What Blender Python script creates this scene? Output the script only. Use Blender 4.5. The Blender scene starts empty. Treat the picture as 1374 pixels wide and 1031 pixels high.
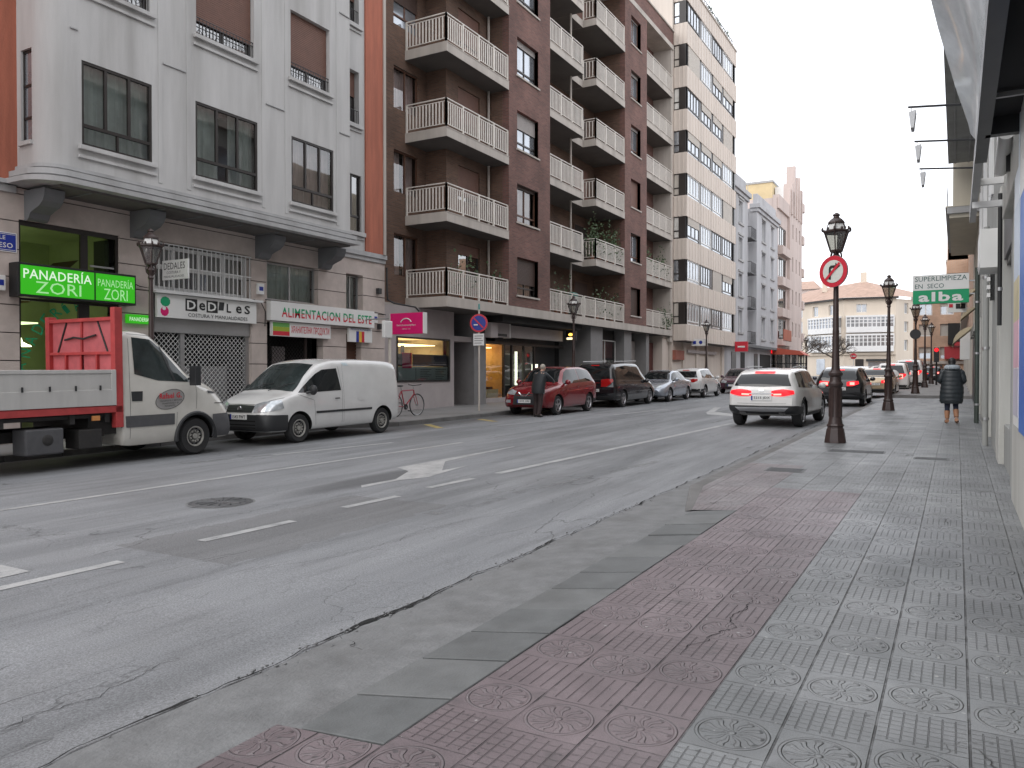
import bpy, bmesh, math, random
import numpy as np
from mathutils import Vector, Matrix
from mathutils.bvhtree import BVHTree
random.seed(7)
PI=math.pi
scene=bpy.context.scene
COL=scene.collection
S=0.0107            # the street climbs gently away from the camera
def gz(y,o=0.0): return S*y+o

# ---------------------------------------------------------------- camera, sky, sun, exposure
cam=bpy.data.cameras.new('camera'); camo=bpy.data.objects.new('camera',cam); COL.objects.link(camo)
cam.sensor_width=36; cam.lens=1060/1374*36; cam.clip_start=0.05; cam.clip_end=1500
camo.location=(0,0,1.5); camo.rotation_euler=(math.radians(90-0.73),0,math.radians(29.387))
scene.camera=camo
world=bpy.data.worlds.new("World"); scene.world=world; world.use_nodes=True
wn=world.node_tree.nodes; wl=world.node_tree.links
SUN_EL=math.radians(38); SUN_AZ=math.radians(150)
sky=wn.new('ShaderNodeTexSky'); sky.sky_type='NISHITA'; sky.sun_disc=False
sky.sun_elevation=SUN_EL; sky.sun_rotation=SUN_AZ; sky.air_density=1.0; sky.dust_density=3.0
mixs=wn.new('ShaderNodeMix'); mixs.data_type='RGBA'; mixs.inputs[0].default_value=0.86
wl.new(sky.outputs[0],mixs.inputs[6]); mixs.inputs[7].default_value=(10.6,10.8,11.3,1)
bg=wn['Background']; wl.new(mixs.outputs[2],bg.inputs[0]); bg.inputs[1].default_value=0.12
sun=bpy.data.lights.new('sun','SUN'); sun.energy=0.6; sun.angle=math.radians(35); sun.color=(1,0.95,0.9)
suno=bpy.data.objects.new('sun',sun); COL.objects.link(suno)
suno.rotation_euler=(math.radians(52),0,math.radians(-30))
scene.view_settings.view_transform='Standard'; scene.view_settings.look='None'
scene.view_settings.exposure=0.60; scene.view_settings.gamma=1

# ---------------------------------------------------------------- materials
MATS={}
def nt(name):
    m=bpy.data.materials.new(name); m.use_nodes=True; MATS[name]=m
    n=m.node_tree.nodes; l=m.node_tree.links; b=n['Principled BSDF']
    return m,n,l,b
def rgb(c): return (c[0],c[1],c[2],1)
def setin(b,k,v):
    if k in b.inputs: b.inputs[k].default_value=v
def mat(name,col,rough=0.6,metal=0.0,var=0.12,scale=2.5,bump=0.0,bscale=60,emit=None,es=1.0,coat=0.0,streak=False,dirt=0.0,spec=None):
    m,n,l,b=nt(name)
    setin(b,'Base Color',rgb(col)); setin(b,'Roughness',rough); setin(b,'Metallic',metal)
    if spec is not None: setin(b,'Specular IOR Level',spec)
    if coat: setin(b,'Coat Weight',coat); setin(b,'Coat Roughness',0.03)
    if emit: setin(b,'Emission Color',rgb(emit)); setin(b,'Emission Strength',es)
    tc=n.new('ShaderNodeTexCoord'); src=tc.outputs['Object']
    if streak:
        mp=n.new('ShaderNodeMapping'); mp.inputs['Scale'].default_value=(1,1,0.12); l.new(src,mp.inputs[0]); sv=mp.outputs[0]
    else: sv=src
    if var:
        no=n.new('ShaderNodeTexNoise'); no.inputs['Scale'].default_value=scale; no.inputs['Detail'].default_value=6; no.inputs['Roughness'].default_value=0.65
        l.new(sv,no.inputs['Vector'])
        mr=n.new('ShaderNodeMapRange'); mr.inputs[1].default_value=0.3; mr.inputs[2].default_value=0.7
        mr.inputs[3].default_value=1-var; mr.inputs[4].default_value=1+var*0.6
        l.new(no.outputs[0],mr.inputs[0])
        mx=n.new('ShaderNodeMix'); mx.data_type='RGBA'; mx.blend_type='MULTIPLY'; mx.inputs[0].default_value=1
        mx.inputs[6].default_value=rgb(col); l.new(mr.outputs[0],mx.inputs[7]); out=mx.outputs[2]
        if dirt:
            n2=n.new('ShaderNodeTexNoise'); n2.inputs['Scale'].default_value=scale*0.45; n2.inputs['Detail'].default_value=8
            l.new(sv,n2.inputs['Vector'])
            m2=n.new('ShaderNodeMapRange'); m2.inputs[1].default_value=0.5; m2.inputs[2].default_value=0.72; m2.inputs[3].default_value=0; m2.inputs[4].default_value=dirt
            l.new(n2.outputs[0],m2.inputs[0])
            mx2=n.new('ShaderNodeMix'); mx2.data_type='RGBA'; l.new(m2.outputs[0],mx2.inputs[0]); l.new(out,mx2.inputs[6]); mx2.inputs[7].default_value=(col[0]*0.35,col[1]*0.33,col[2]*0.3,1)
            out=mx2.outputs[2]
        l.new(out,b.inputs['Base Color'])
        mr2=n.new('ShaderNodeMapRange'); mr2.inputs[3].default_value=max(0,rough-0.08); mr2.inputs[4].default_value=min(1,rough+0.1)
        l.new(no.outputs[0],mr2.inputs[0]); l.new(mr2.outputs[0],b.inputs['Roughness'])
    if bump:
        nb=n.new('ShaderNodeTexNoise'); nb.inputs['Scale'].default_value=bscale; nb.inputs['Detail'].default_value=5
        l.new(src,nb.inputs['Vector'])
        bp=n.new('ShaderNodeBump'); bp.inputs['Strength'].default_value=bump; bp.inputs['Distance'].default_value=0.01
        l.new(nb.outputs[0],bp.inputs['Height']); l.new(bp.outputs[0],b.inputs['Normal'])
    return m
def brick(name,c1,c2,mortar,bw=0.25,bh=0.065,rough=0.85,ms=0.012):
    m,n,l,b=nt(name); setin(b,'Roughness',rough)
    tc=n.new('ShaderNodeTexCoord'); sp=n.new('ShaderNodeSeparateXYZ'); l.new(tc.outputs['Object'],sp.inputs[0])
    ad=n.new('ShaderNodeMath'); ad.operation='ADD'; l.new(sp.outputs[0],ad.inputs[0]); l.new(sp.outputs[1],ad.inputs[1])
    cb=n.new('ShaderNodeCombineXYZ'); l.new(ad.outputs[0],cb.inputs[0]); l.new(sp.outputs[2],cb.inputs[1])
    br=n.new('ShaderNodeTexBrick'); l.new(cb.outputs[0],br.inputs['Vector'])
    br.inputs['Scale'].default_value=1; br.inputs['Brick Width'].default_value=bw; br.inputs['Row Height'].default_value=bh
    br.inputs['Mortar Size'].default_value=ms; br.inputs['Color1'].default_value=rgb(c1); br.inputs['Color2'].default_value=rgb(c2); br.inputs['Mortar'].default_value=rgb(mortar)
    no=n.new('ShaderNodeTexNoise'); no.inputs['Scale'].default_value=0.7; no.inputs['Detail'].default_value=7; l.new(tc.outputs['Object'],no.inputs['Vector'])
    mr=n.new('ShaderNodeMapRange'); mr.inputs[1].default_value=.3; mr.inputs[2].default_value=.7; mr.inputs[3].default_value=0.72; mr.inputs[4].default_value=1.2; l.new(no.outputs[0],mr.inputs[0])
    mx=n.new('ShaderNodeMix'); mx.data_type='RGBA'; mx.blend_type='MULTIPLY'; mx.inputs[0].default_value=1
    l.new(br.outputs[0],mx.inputs[6]); l.new(mr.outputs[0],mx.inputs[7]); l.new(mx.outputs[2],b.inputs['Base Color'])
    bp=n.new('ShaderNodeBump'); bp.inputs['Strength'].default_value=0.4; bp.inputs['Distance'].default_value=0.006; bp.invert=True
    l.new(br.outputs[1],bp.inputs['Height']); l.new(bp.outputs[0],b.inputs['Normal'])
    return m
def glassmat(name,tint,gl=0.35,rough=0.02):
    m=bpy.data.materials.new(name); m.use_nodes=True; MATS[name]=m
    n=m.node_tree.nodes; l=m.node_tree.links; n.clear()
    o=n.new('ShaderNodeOutputMaterial'); mx=n.new('ShaderNodeMixShader'); t=n.new('ShaderNodeBsdfTransparent'); g=n.new('ShaderNodeBsdfGlossy')
    t.inputs[0].default_value=rgb(tint); g.inputs['Roughness'].default_value=rough
    fr=n.new('ShaderNodeFresnel'); fr.inputs[0].default_value=1.5
    ma=n.new('ShaderNodeMath'); ma.operation='MULTIPLY_ADD'; ma.inputs[1].default_value=1.0; ma.inputs[2].default_value=gl*0.3; ma.use_clamp=True
    l.new(fr.outputs[0],ma.inputs[0]); l.new(ma.outputs[0],mx.inputs[0]); l.new(t.outputs[0],mx.inputs[1]); l.new(g.outputs[0],mx.inputs[2]); l.new(mx.outputs[0],o.inputs[0])
    tc=n.new('ShaderNodeTexCoord'); no=n.new('ShaderNodeTexNoise'); no.inputs['Scale'].default_value=1.1; l.new(tc.outputs['Object'],no.inputs['Vector'])
    bp=n.new('ShaderNodeBump'); bp.inputs['Strength'].default_value=0.12; bp.inputs['Distance'].default_value=0.02; l.new(no.outputs[0],bp.inputs['Height']); l.new(bp.outputs[0],g.inputs['Normal'])
    return m
def emis(name,col,s=1.0): return mat(name,(col[0]*.6,col[1]*.6,col[2]*.6),0.4,var=0,emit=col,es=s)

render_white=mat('white_render',(0.495,0.49,0.482),0.85,var=0.14,scale=2.2,bump=0.35,bscale=60,streak=True,dirt=0.42)
trim_grey=mat('cornice_render',(0.40,0.40,0.40),0.85,var=0.12,scale=3,bump=0.2,streak=True,dirt=0.3)
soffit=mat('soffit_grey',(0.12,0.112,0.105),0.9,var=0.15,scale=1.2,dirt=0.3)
corbelm=mat('corbel_grey',(0.15,0.155,0.16),0.85,var=0.1)
stone=mat('sand_stone',(0.52,0.45,0.41),0.85,var=0.16,scale=2.0,bump=0.5,bscale=70,dirt=0.3)
stonejoint=mat('stone_joint',(0.09,0.08,0.075),0.95,var=0.1)
terracotta=mat('terracotta_render',(0.40,0.13,0.08),0.8,var=0.25,scale=5,bump=0.6,bscale=25,streak=True,dirt=0.3)
brickm=brick('red_brown_brick',(0.20,0.086,0.070),(0.125,0.053,0.045),(0.13,0.095,0.08))
brick2=brick('recess_brick',(0.17,0.09,0.06),(0.11,0.06,0.042),(0.12,0.09,0.07))
brick3=brick('orange_brick',(0.56,0.34,0.23),(0.50,0.29,0.19),(0.45,0.36,0.28))
jamb=mat('jamb_orange',(0.30,0.10,0.05),0.8,var=0.2,scale=6)
cream=mat('cream_concrete',(0.46,0.42,0.38),0.85,var=0.16,scale=2,bump=0.2,streak=True,dirt=0.35)
railm=mat('cream_rail_paint',(0.66,0.62,0.57),0.5,var=0.12,scale=6,dirt=0.15)
beigeb=mat('beige_panel',(0.62,0.55,0.49),0.8,var=0.12,scale=1.5,streak=True,dirt=0.2)
greyblue=mat('grey_blue_render',(0.47,0.475,0.495),0.85,var=0.16,scale=1.0,streak=True,dirt=0.35)
pinkb=mat('pink_render',(0.58,0.49,0.455),0.85,var=0.14,scale=1.0,streak=True,dirt=0.25)
yellowb=mat('yellow_render',(0.62,0.50,0.30),0.85,var=0.1,scale=1)
creamfar=mat('far_cream_render',(0.64,0.56,0.47),0.85,var=0.1,scale=0.6,streak=True)
whitefar=mat('far_white_paint',(0.74,0.74,0.74),0.6,var=0.06)
rooft=mat('roof_tiles',(0.42,0.29,0.23),0.9,var=0.25,scale=1.5,bump=0.6,bscale=10)
shopgrey=mat('shopfront_grey',(0.40,0.36,0.355),0.7,var=0.1,scale=2)
darkgrey=mat('shop_dark_cladding',(0.03,0.032,0.034),0.35,var=0.15,scale=3)
colgrey=mat('column_grey',(0.21,0.205,0.205),0.7,var=0.12,scale=3)
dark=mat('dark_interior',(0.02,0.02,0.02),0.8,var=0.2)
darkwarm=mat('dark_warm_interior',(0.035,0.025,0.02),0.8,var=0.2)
frameb=mat('dark_bronze_frame',(0.025,0.02,0.018),0.35,var=0.1)
framebr=mat('brown_wood_frame',(0.11,0.05,0.03),0.5,var=0.2,scale=8)
framew=mat('white_frame',(0.68,0.68,0.67),0.4,var=0.05)
shutbr=mat('brown_shutter',(0.17,0.088,0.066),0.65,var=0.15,scale=5)
shutgrey=mat('grey_shutter',(0.33,0.30,0.285),0.6,var=0.1)
shutdk=mat('dark_brown_shutter',(0.07,0.042,0.033),0.6,var=0.15)
shutcr=mat('cream_shutter',(0.50,0.46,0.41),0.6,var=0.08)
curtain=mat('curtain_cloth',(0.62,0.68,0.65),0.9,var=0.25,scale=1.4,streak=False)
curtainw=mat('white_curtain',(0.62,0.61,0.58),0.9,var=0.2,scale=2)
curtainp=mat('pinkish_curtain',(0.72,0.56,0.55),0.9,var=0.25,scale=2)
iron=mat('black_iron',(0.02,0.02,0.022),0.4,var=0.1)
lampm=mat('lamp_post_paint',(0.045,0.027,0.024),0.38,var=0.25,scale=9,bump=0.15,bscale=40)
lampglass=glassmat('lantern_glass',(0.60,0.59,0.54),.6,rough=.25)
galv=mat('galvanised_steel',(0.42,0.42,0.42),0.4,0.8,var=0.1)
polew=mat('pale_pole_paint',(0.55,0.50,0.44),0.5,var=0.1)
glass=glassmat('window_glass',(0.90,0.94,0.93),.4)
glassdk=glassmat('dark_window_glass',(0.35,0.37,0.37),1.1)
shopglass=glassmat('shop_glass',(0.82,0.84,0.82),0.35)
greenglass=glassmat('green_tinted_glass',(0.66,0.80,0.52),-0.1)
skyglass=mat('sky_reflecting_glass',(0.46,0.49,0.53),0.10,0.7,var=0.3,scale=0.7)
rubber=mat('tyre_rubber',(0.022,0.022,0.023),0.8,var=0.2,scale=10)
wellm=mat('wheel_well',(0.008,0.008,0.008),0.95,var=0)
blackpl=mat('black_plastic',(0.025,0.026,0.028),0.5,var=0.15)
carglass=mat('car_glass',(0.012,0.014,0.015),0.03,0.0,var=0,spec=0.55)
carglass2=mat('car_glass_light',(0.035,0.045,0.045),0.03,0.0,var=0.6,scale=1.8,spec=0.5)
chrome=mat('chrome',(0.7,0.7,0.7),0.12,1.0,var=0)
alloy=mat('alloy',(0.45,0.45,0.46),0.3,0.9,var=0.05)
steelrim=mat('steel_rim',(0.40,0.39,0.36),0.5,0.5,var=0.2,scale=12)
headl=mat('headlamp_glass',(0.55,0.58,0.6),0.06,0.5,var=0.3,scale=12)
platem=mat('number_plate',(0.75,0.75,0.73),0.4,var=0.03)
redlamp=mat('red_lamp',(0.45,0.015,0.015),0.12,var=0.1)
redlit=emis('red_lamp_lit',(1.0,0.01,0.02),0.75)
redhot=emis('red_lamp_centre',(1.0,0.22,0.18),2.2)
def paint(name,c,metal=0.0,dirt=0.0): return mat(name,c,0.20,metal,var=0.06,scale=3,coat=0.8,dirt=dirt)
pwhite=paint('white_car_paint',(0.66,0.655,0.64),dirt=0.10)
pwhite2=paint('cream_white_paint',(0.76,0.745,0.72))
ptruck=paint('truck_white_paint',(0.62,0.60,0.55),dirt=0.2)
pred=paint('dark_red_paint',(0.20,0.006,0.012),0.1)
pblack=paint('black_paint',(0.012,0.012,0.014))
psilver=paint('silver_blue_paint',(0.36,0.39,0.44),0.5)
pgold=paint('champagne_paint',(0.50,0.38,0.24),0.4)
pdkred=paint('maroon_paint',(0.07,0.02,0.035))
pblue=paint('navy_paint',(0.03,0.035,0.06))
redsteel=mat('red_painted_steel',(0.42,0.05,0.05),0.5,var=0.2,scale=6,dirt=0.35)
redboard=mat('faded_red_board',(0.50,0.12,0.13),0.6,var=0.2,scale=5,dirt=0.25)
bedwhite=mat('weathered_white_panel',(0.50,0.49,0.47),0.55,var=0.12,scale=4,streak=True,dirt=0.25)
chassism=mat('chassis_black',(0.03,0.028,0.027),0.7,var=0.3,scale=8)
boxgrey=mat('grey_toolbox',(0.085,0.085,0.09),0.6,var=0.2,scale=6)
signred=mat('sign_red',(0.55,0.02,0.04),0.4,var=0.04); signwhite=mat('sign_white',(0.72,0.72,0.70),0.4,var=0.04)
signblue=mat('sign_blue',(0.01,0.03,0.28),0.4,var=0.04); signblack=mat('sign_black',(0.01,0.01,0.01),0.5,var=0)
magenta=mat('magenta_sign',(0.62,0.0,0.13),0.5,var=0.03); greenm=mat('green_sign',(0.0,0.30,0.12),0.5,var=0.04)
greenlit=emis('lit_green_sign',(0.035,0.46,0.01),0.42); whitelit=emis('lit_white_letter',(0.75,0.95,0.72),0.42); palelit=emis('lit_pale_letter',(0.42,0.85,0.38),0.36)
leafm=mat('leaf_green',(0.05,0.085,0.035),0.6,var=0.5,scale=9); leafm2=mat('leaf_light_green',(0.10,0.15,0.07),0.6,var=0.4,scale=9)
potm=mat('terracotta_pot',(0.30,0.13,0.08),0.8,var=0.2)
barkm=mat('bark',(0.10,0.085,0.075),0.9,var=0.3,scale=10)
cablem=mat('cable_black',(0.02,0.02,0.02),0.6,var=0)
skinm=mat('skin',(0.50,0.30,0.22),0.5,var=0.08,scale=20)
slabm2=mat('slate_slab_light',(0.158,0.162,0.160),0.62,var=0.22,scale=4,bump=0.3,bscale=80,dirt=0.2)
slabm=mat('slate_slab',(0.132,0.137,0.136),0.62,var=0.22,scale=4,bump=0.3,bscale=80,dirt=0.25)
concm=mat('gutter_concrete',(0.185,0.187,0.187),0.7,var=0.25,scale=5,bump=0.7,bscale=45,dirt=0.3)
kerbm=mat('kerb_stone',(0.17,0.165,0.16),0.8,var=0.25,scale=3,bump=0.4,bscale=50,dirt=0.4)
pavel=mat('far_pavement',(0.20,0.195,0.19),0.7,var=0.2,scale=1.5,bump=0.2,dirt=0.3)
ironm=mat('cast_iron_cover',(0.12,0.122,0.125),0.55,0.3,var=0.3,scale=10)
# ---------------------------------------------------------------- geometry helpers
class G:
    """collects shapes for ONE mesh object; T maps local (a,b,c) to world"""
    def __init__(s,T=None): s.v=[]; s.f=[]; s.m=[]; s.ms=[]; s.T=T
    def mi(s,m):
        if m not in s.ms: s.ms.append(m)
        return s.ms.index(m)
    def add(s,vs,fs,m):
        o=len(s.v); i=s.mi(m)
        for p in vs: s.v.append(tuple(s.T(p)) if s.T else tuple(p))
        for f in fs: s.f.append([o+k for k in f]); s.m.append(i)
        return s
    def box(s,x0,x1,y0,y1,z0,z1,m,sl=0.0):
        # sl: slope of top and bottom along b
        a=lambda y: sl*y
        vs=[(x0,y0,z0+a(y0)),(x1,y0,z0+a(y0)),(x1,y1,z0+a(y1)),(x0,y1,z0+a(y1)),(x0,y0,z1+a(y0)),(x1,y0,z1+a(y0)),(x1,y1,z1+a(y1)),(x0,y1,z1+a(y1))]
        return s.add(vs,[(0,3,2,1),(4,5,6,7),(0,1,5,4),(1,2,6,5),(2,3,7,6),(3,0,4,7)],m)
    def quad(s,p,m): return s.add(p,[tuple(range(len(p)))],m)
    def prism(s,pts,z0,z1,m,ax=2):
        n=len(pts)
        def mk(p,h):
            return {2:(p[0],p[1],h),1:(p[0],h,p[1]),0:(h,p[0],p[1])}[ax]
        vs=[mk(p,z0) for p in pts]+[mk(p,z1) for p in pts]
        fs=[tuple(range(n))[::-1],tuple(range(n,2*n))]+[(i,(i+1)%n,n+(i+1)%n,n+i) for i in range(n)]
        return s.add(vs,fs,m)
    def cyl(s,p0,p1,r0,r1=None,m=None,n=12,cap=True):
        r1=r0 if r1 is None else r1
        p0=Vector(p0); p1=Vector(p1); d=(p1-p0).normalized(); a=d.orthogonal().normalized(); b=d.cross(a)
        vs=[]
        for p,r in((p0,r0),(p1,r1)):
            for i in range(n):
                t=2*PI*i/n; vs.append(p+a*math.cos(t)*r+b*math.sin(t)*r)
        fs=[(i,(i+1)%n,n+(i+1)%n,n+i) for i in range(n)]
        if cap: fs+=[tuple(range(n))[::-1],tuple(range(n,2*n))]
        return s.add(vs,fs,m)
    def tube(s,pts,r,m,n=8,closed=False):
        pts=[Vector(p) for p in pts]; k=len(pts); vs=[]; prev=None
        for i,p in enumerate(pts):
            if closed: d=pts[(i+1)%k]-pts[i-1]
            else: d=(pts[min(i+1,k-1)]-pts[max(i-1,0)])
            d.normalize()
            a=d.orthogonal().normalized() if prev is None else (prev-d*prev.dot(d)).normalized()
            prev=a; b=d.cross(a); rr=r[i] if isinstance(r,(list,tuple)) else r
            for j in range(n):
                t=2*PI*j/n; vs.append(p+a*math.cos(t)*rr+b*math.sin(t)*rr)
        fs=[]
        for i in range(k if closed else k-1):
            i2=(i+1)%k
            for j in range(n): fs.append((i*n+j,i*n+(j+1)%n,i2*n+(j+1)%n,i2*n+j))
        if not closed: fs+=[tuple(range(n))[::-1],tuple((k-1)*n+j for j in range(n))]
        return s.add(vs,fs,m)
    def lathe(s,prof,c,m,n=20,axis='z',flat=None):
        # prof: (r,h); c centre
        vs=[]; k=len(prof)
        for r,h in prof:
            for i in range(n):
                t=2*PI*(i+0.5)/n; u=r*math.cos(t); w=r*math.sin(t)
                vs.append({'z':(c[0]+u,c[1]+w,c[2]+h),'y':(c[0]+u,c[1]+h,c[2]+w),'x':(c[0]+h,c[1]+u,c[2]+w)}[axis])
        fs=[(i*n+j,i*n+(j+1)%n,(i+1)*n+(j+1)%n,(i+1)*n+j) for i in range(k-1) for j in range(n)]
        if prof[0][0]<.03: fs.append(tuple(range(n))[::-1])
        if prof[-1][0]<.03: fs.append(tuple((k-1)*n+j for j in range(n)))
        return s.add(vs,fs,m)
    def ball(s,c,r,m,n=12,sc=(1,1,1)):
        vs=[];k=n//2
        for i in range(k+1):
            ph=PI*i/k
            for j in range(n):
                t=2*PI*j/n; vs.append((c[0]+r*sc[0]*math.sin(ph)*math.cos(t),c[1]+r*sc[1]*math.sin(ph)*math.sin(t),c[2]+r*sc[2]*math.cos(ph)))
        fs=[(i*n+j,(i+1)*n+j,(i+1)*n+(j+1)%n,i*n+(j+1)%n) for i in range(k) for j in range(n)]
        return s.add(vs,fs,m)
    def build(s,name,parent=None,smooth=False,bevel=0.0,local=False,ang=0.6):
        """vertices are world unless local; stored relative to the parent's base"""
        me=bpy.data.meshes.new(name)
        vs=s.v
        if parent is not None and not local:
            inv=WM[parent.name].inverted(); vs=[tuple(inv@Vector(p)) for p in vs]
        me.from_pydata(vs,[],s.f)
        for m in s.ms: me.materials.append(m)
        me.polygons.foreach_set('material_index',s.m)
        if smooth:
            me.polygons.foreach_set('use_smooth',[True]*len(s.f))
        me.validate(); me.update()
        if smooth:
            me.set_sharp_from_angle(angle=ang)
        o=bpy.data.objects.new(name,me); COL.objects.link(o)
        if parent is not None: o.parent=parent
        if bevel:
            b=o.modifiers.new('bevel','BEVEL'); b.width=bevel; b.segments=2; b.limit_method='ANGLE'; b.angle_limit=0.7
        return o
WM={}
def thing(name,label,cat,loc=(0,0,0),rotz=0.0,group=None,rot=None):
    o=bpy.data.objects.new(name,None); COL.objects.link(o); o.location=loc; o.rotation_euler=rot or (0,0,rotz); o.empty_display_size=0.2
    o['label']=label; o['category']=cat
    if group: o['group']=group
    WM[o.name]=Matrix.LocRotScale(Vector(loc),o.rotation_euler,None)
    return o
def tag(o,label,cat,group=None):
    o['label']=label; o['category']=cat
    if group: o['group']=group
    return o
def struct(o,kind='structure'): o['kind']=kind; return o
def dup(root,loc,rot=None,label=None,group=None):
    r=root.copy(); COL.objects.link(r); r.location=loc
    if rot is not None: r.rotation_euler=rot
    if label: r['label']=label
    if group: r['group']=group
    WM[r.name]=Matrix.LocRotScale(Vector(loc),r.rotation_euler,None)
    for ch in list(root.children):
        c=ch.copy(); COL.objects.link(c); c.parent=r
        for g in ch.children:
            d=g.copy(); COL.objects.link(d); d.parent=c
    return r
def child_of(o,p):
    """o was built with the thing's base as its frame; hang it one level deeper under part p"""
    o.parent=p; o.matrix_parent_inverse=Matrix.Identity(4); return o
def text_g(g,s,w,h,org,right,up,m,depth=0.006,shear=0.0,bold=0.0,fitw=True):
    """write string s into box w x h with lower-left corner org; letters become geometry of g"""
    cu=bpy.data.curves.new('t','FONT'); cu.body=s; cu.size=1; cu.shear=shear; cu.offset=bold; cu.resolution_u=2; cu.space_character=1.0+bold*5
    ob=bpy.data.objects.new('t',cu); COL.objects.link(ob); bpy.context.view_layer.update()
    dg=bpy.context.evaluated_depsgraph_get(); me=bpy.data.meshes.new_from_object(ob.evaluated_get(dg))
    vs=[v.co.copy() for v in me.vertices]; fs=[tuple(p.vertices) for p in me.polygons]
    bpy.data.objects.remove(ob); bpy.data.curves.remove(cu); bpy.data.meshes.remove(me)
    if not vs: return
    x0=min(v.x for v in vs); x1=max(v.x for v in vs); y0=min(v.y for v in vs); y1=max(v.y for v in vs)
    sx=w/(x1-x0); sy=h/(y1-y0)
    if not fitw: sx=sy
    org=Vector(org); R=Vector(right).normalized(); U=Vector(up).normalized(); N=R.cross(U)
    g.add([org+R*((v.x-x0)*sx)+U*((v.y-y0)*sy)+N*depth for v in vs],fs,m)
def pchip(xs,ys,x):
    n=len(xs); h=[xs[i+1]-xs[i] for i in range(n-1)]; d=[(ys[i+1]-ys[i])/h[i] for i in range(n-1)]
    m=[0]*n; m[0]=d[0]; m[-1]=d[-1]
    for i in range(1,n-1):
        if d[i-1]*d[i]>0:
            w1=2*h[i]+h[i-1]; w2=h[i]+2*h[i-1]; m[i]=(w1+w2)/(w1/d[i-1]+w2/d[i])
    i=0
    while i<n-2 and x>xs[i+1]: i+=1
    t=(x-xs[i])/h[i]; t2=t*t; t3=t2*t
    return (2*t3-3*t2+1)*ys[i]+(t3-2*t2+t)*h[i]*m[i]+(-2*t3+3*t2)*ys[i+1]+(t3-t2)*h[i]*m[i+1]
def noise1(x,s=0): return math.sin(x*1.7+s)+0.5*math.sin(x*3.9+s*2.1)+0.25*math.sin(x*9.1+s*1.3)
def evald(o):
    bpy.context.view_layer.update(); dg=bpy.context.evaluated_depsgraph_get()
    me=bpy.data.meshes.new_from_object(o.evaluated_get(dg)); o.modifiers.clear(); old=o.data; o.data=me; bpy.data.meshes.remove(old); return o
def skin(name,verts,edges,radii,m,parent,sub=2,root=0):
    me=bpy.data.meshes.new(name); me.from_pydata(verts,edges,[]); me.materials.append(m)
    o=bpy.data.objects.new(name,me); COL.objects.link(o)
    o.modifiers.new('skin','SKIN'); 
    if not me.skin_vertices: 
        me.skin_vertices.new() if hasattr(me.skin_vertices,'new') else None
    for i,r in enumerate(radii):
        sv=me.skin_vertices[0].data[i]; sv.radius=(r,r) if not isinstance(r,tuple) else r
        sv.use_root=(i==root)
    if sub: 
        q=o.modifiers.new('sub','SUBSURF'); q.levels=sub; q.render_levels=sub
    evald(o)
    for p in o.data.polygons: p.use_smooth=True
    o.parent=parent
    return o
# ---- facade helper: local (u along, z up, w outwards)
class Fac:
    def __init__(s,parent,ox,oy,u,n):
        s.p=parent; s.o=Vector((ox,oy,0)); s.u=Vector((u[0],u[1],0)); s.n=Vector((n[0],n[1],0))
    def T(s,p): # p=(w,u,z)
        return s.o+s.n*p[0]+s.u*p[1]+Vector((0,0,p[2]))
    def g(s): return G(s.T)
def left(parent,x): return Fac(parent,x,0,(0,1),(1,0))   # facade at plane x looking to +x, u=y
def wall_open(g,w0,w1,u0,u1,z0,z1,ops,m,course=None,groove=0.0,joint=None,gd=0.03,zref=0.0):
    """wall slab between w0 (back) and w1 (face) with rectangular openings (ua,ub,za,zb)"""
    zs={z0,z1}
    for o in ops:
        for z in (o[2],o[3]):
            if z0<z<z1: zs.add(z)
    if course:
        k=math.ceil((z0-zref)/course)
        while zref+k*course<z1-1e-4:
            if zref+k*course>z0+1e-4: zs.add(zref+k*course)
            k+=1
    zs=sorted(zs)
    for a,b in zip(zs[:-1],zs[1:]):
        cuts=sorted([(max(o[0],u0),min(o[1],u1)) for o in ops if o[2]<=a+1e-5 and o[3]>=b-1e-5 and o[1]>u0 and o[0]<u1])
        u=u0; segs=[]
        for c in cuts:
            if c[0]>u+1e-4: segs.append((u,c[0]))
            u=max(u,c[1])
        if u<u1-1e-4: segs.append((u,u1))
        top=b
        isj=course and abs((b-zref)/course-round((b-zref)/course))<1e-3 and b<z1-1e-3
        for p,q in segs:
            if isj:
                g.box(w0,w1,p,q,a,b-groove,m); g.box(w0,w1-gd,p,q,b-groove,b,joint or m)
            else: g.box(w0,w1,p,q,a,b,m)
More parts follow.
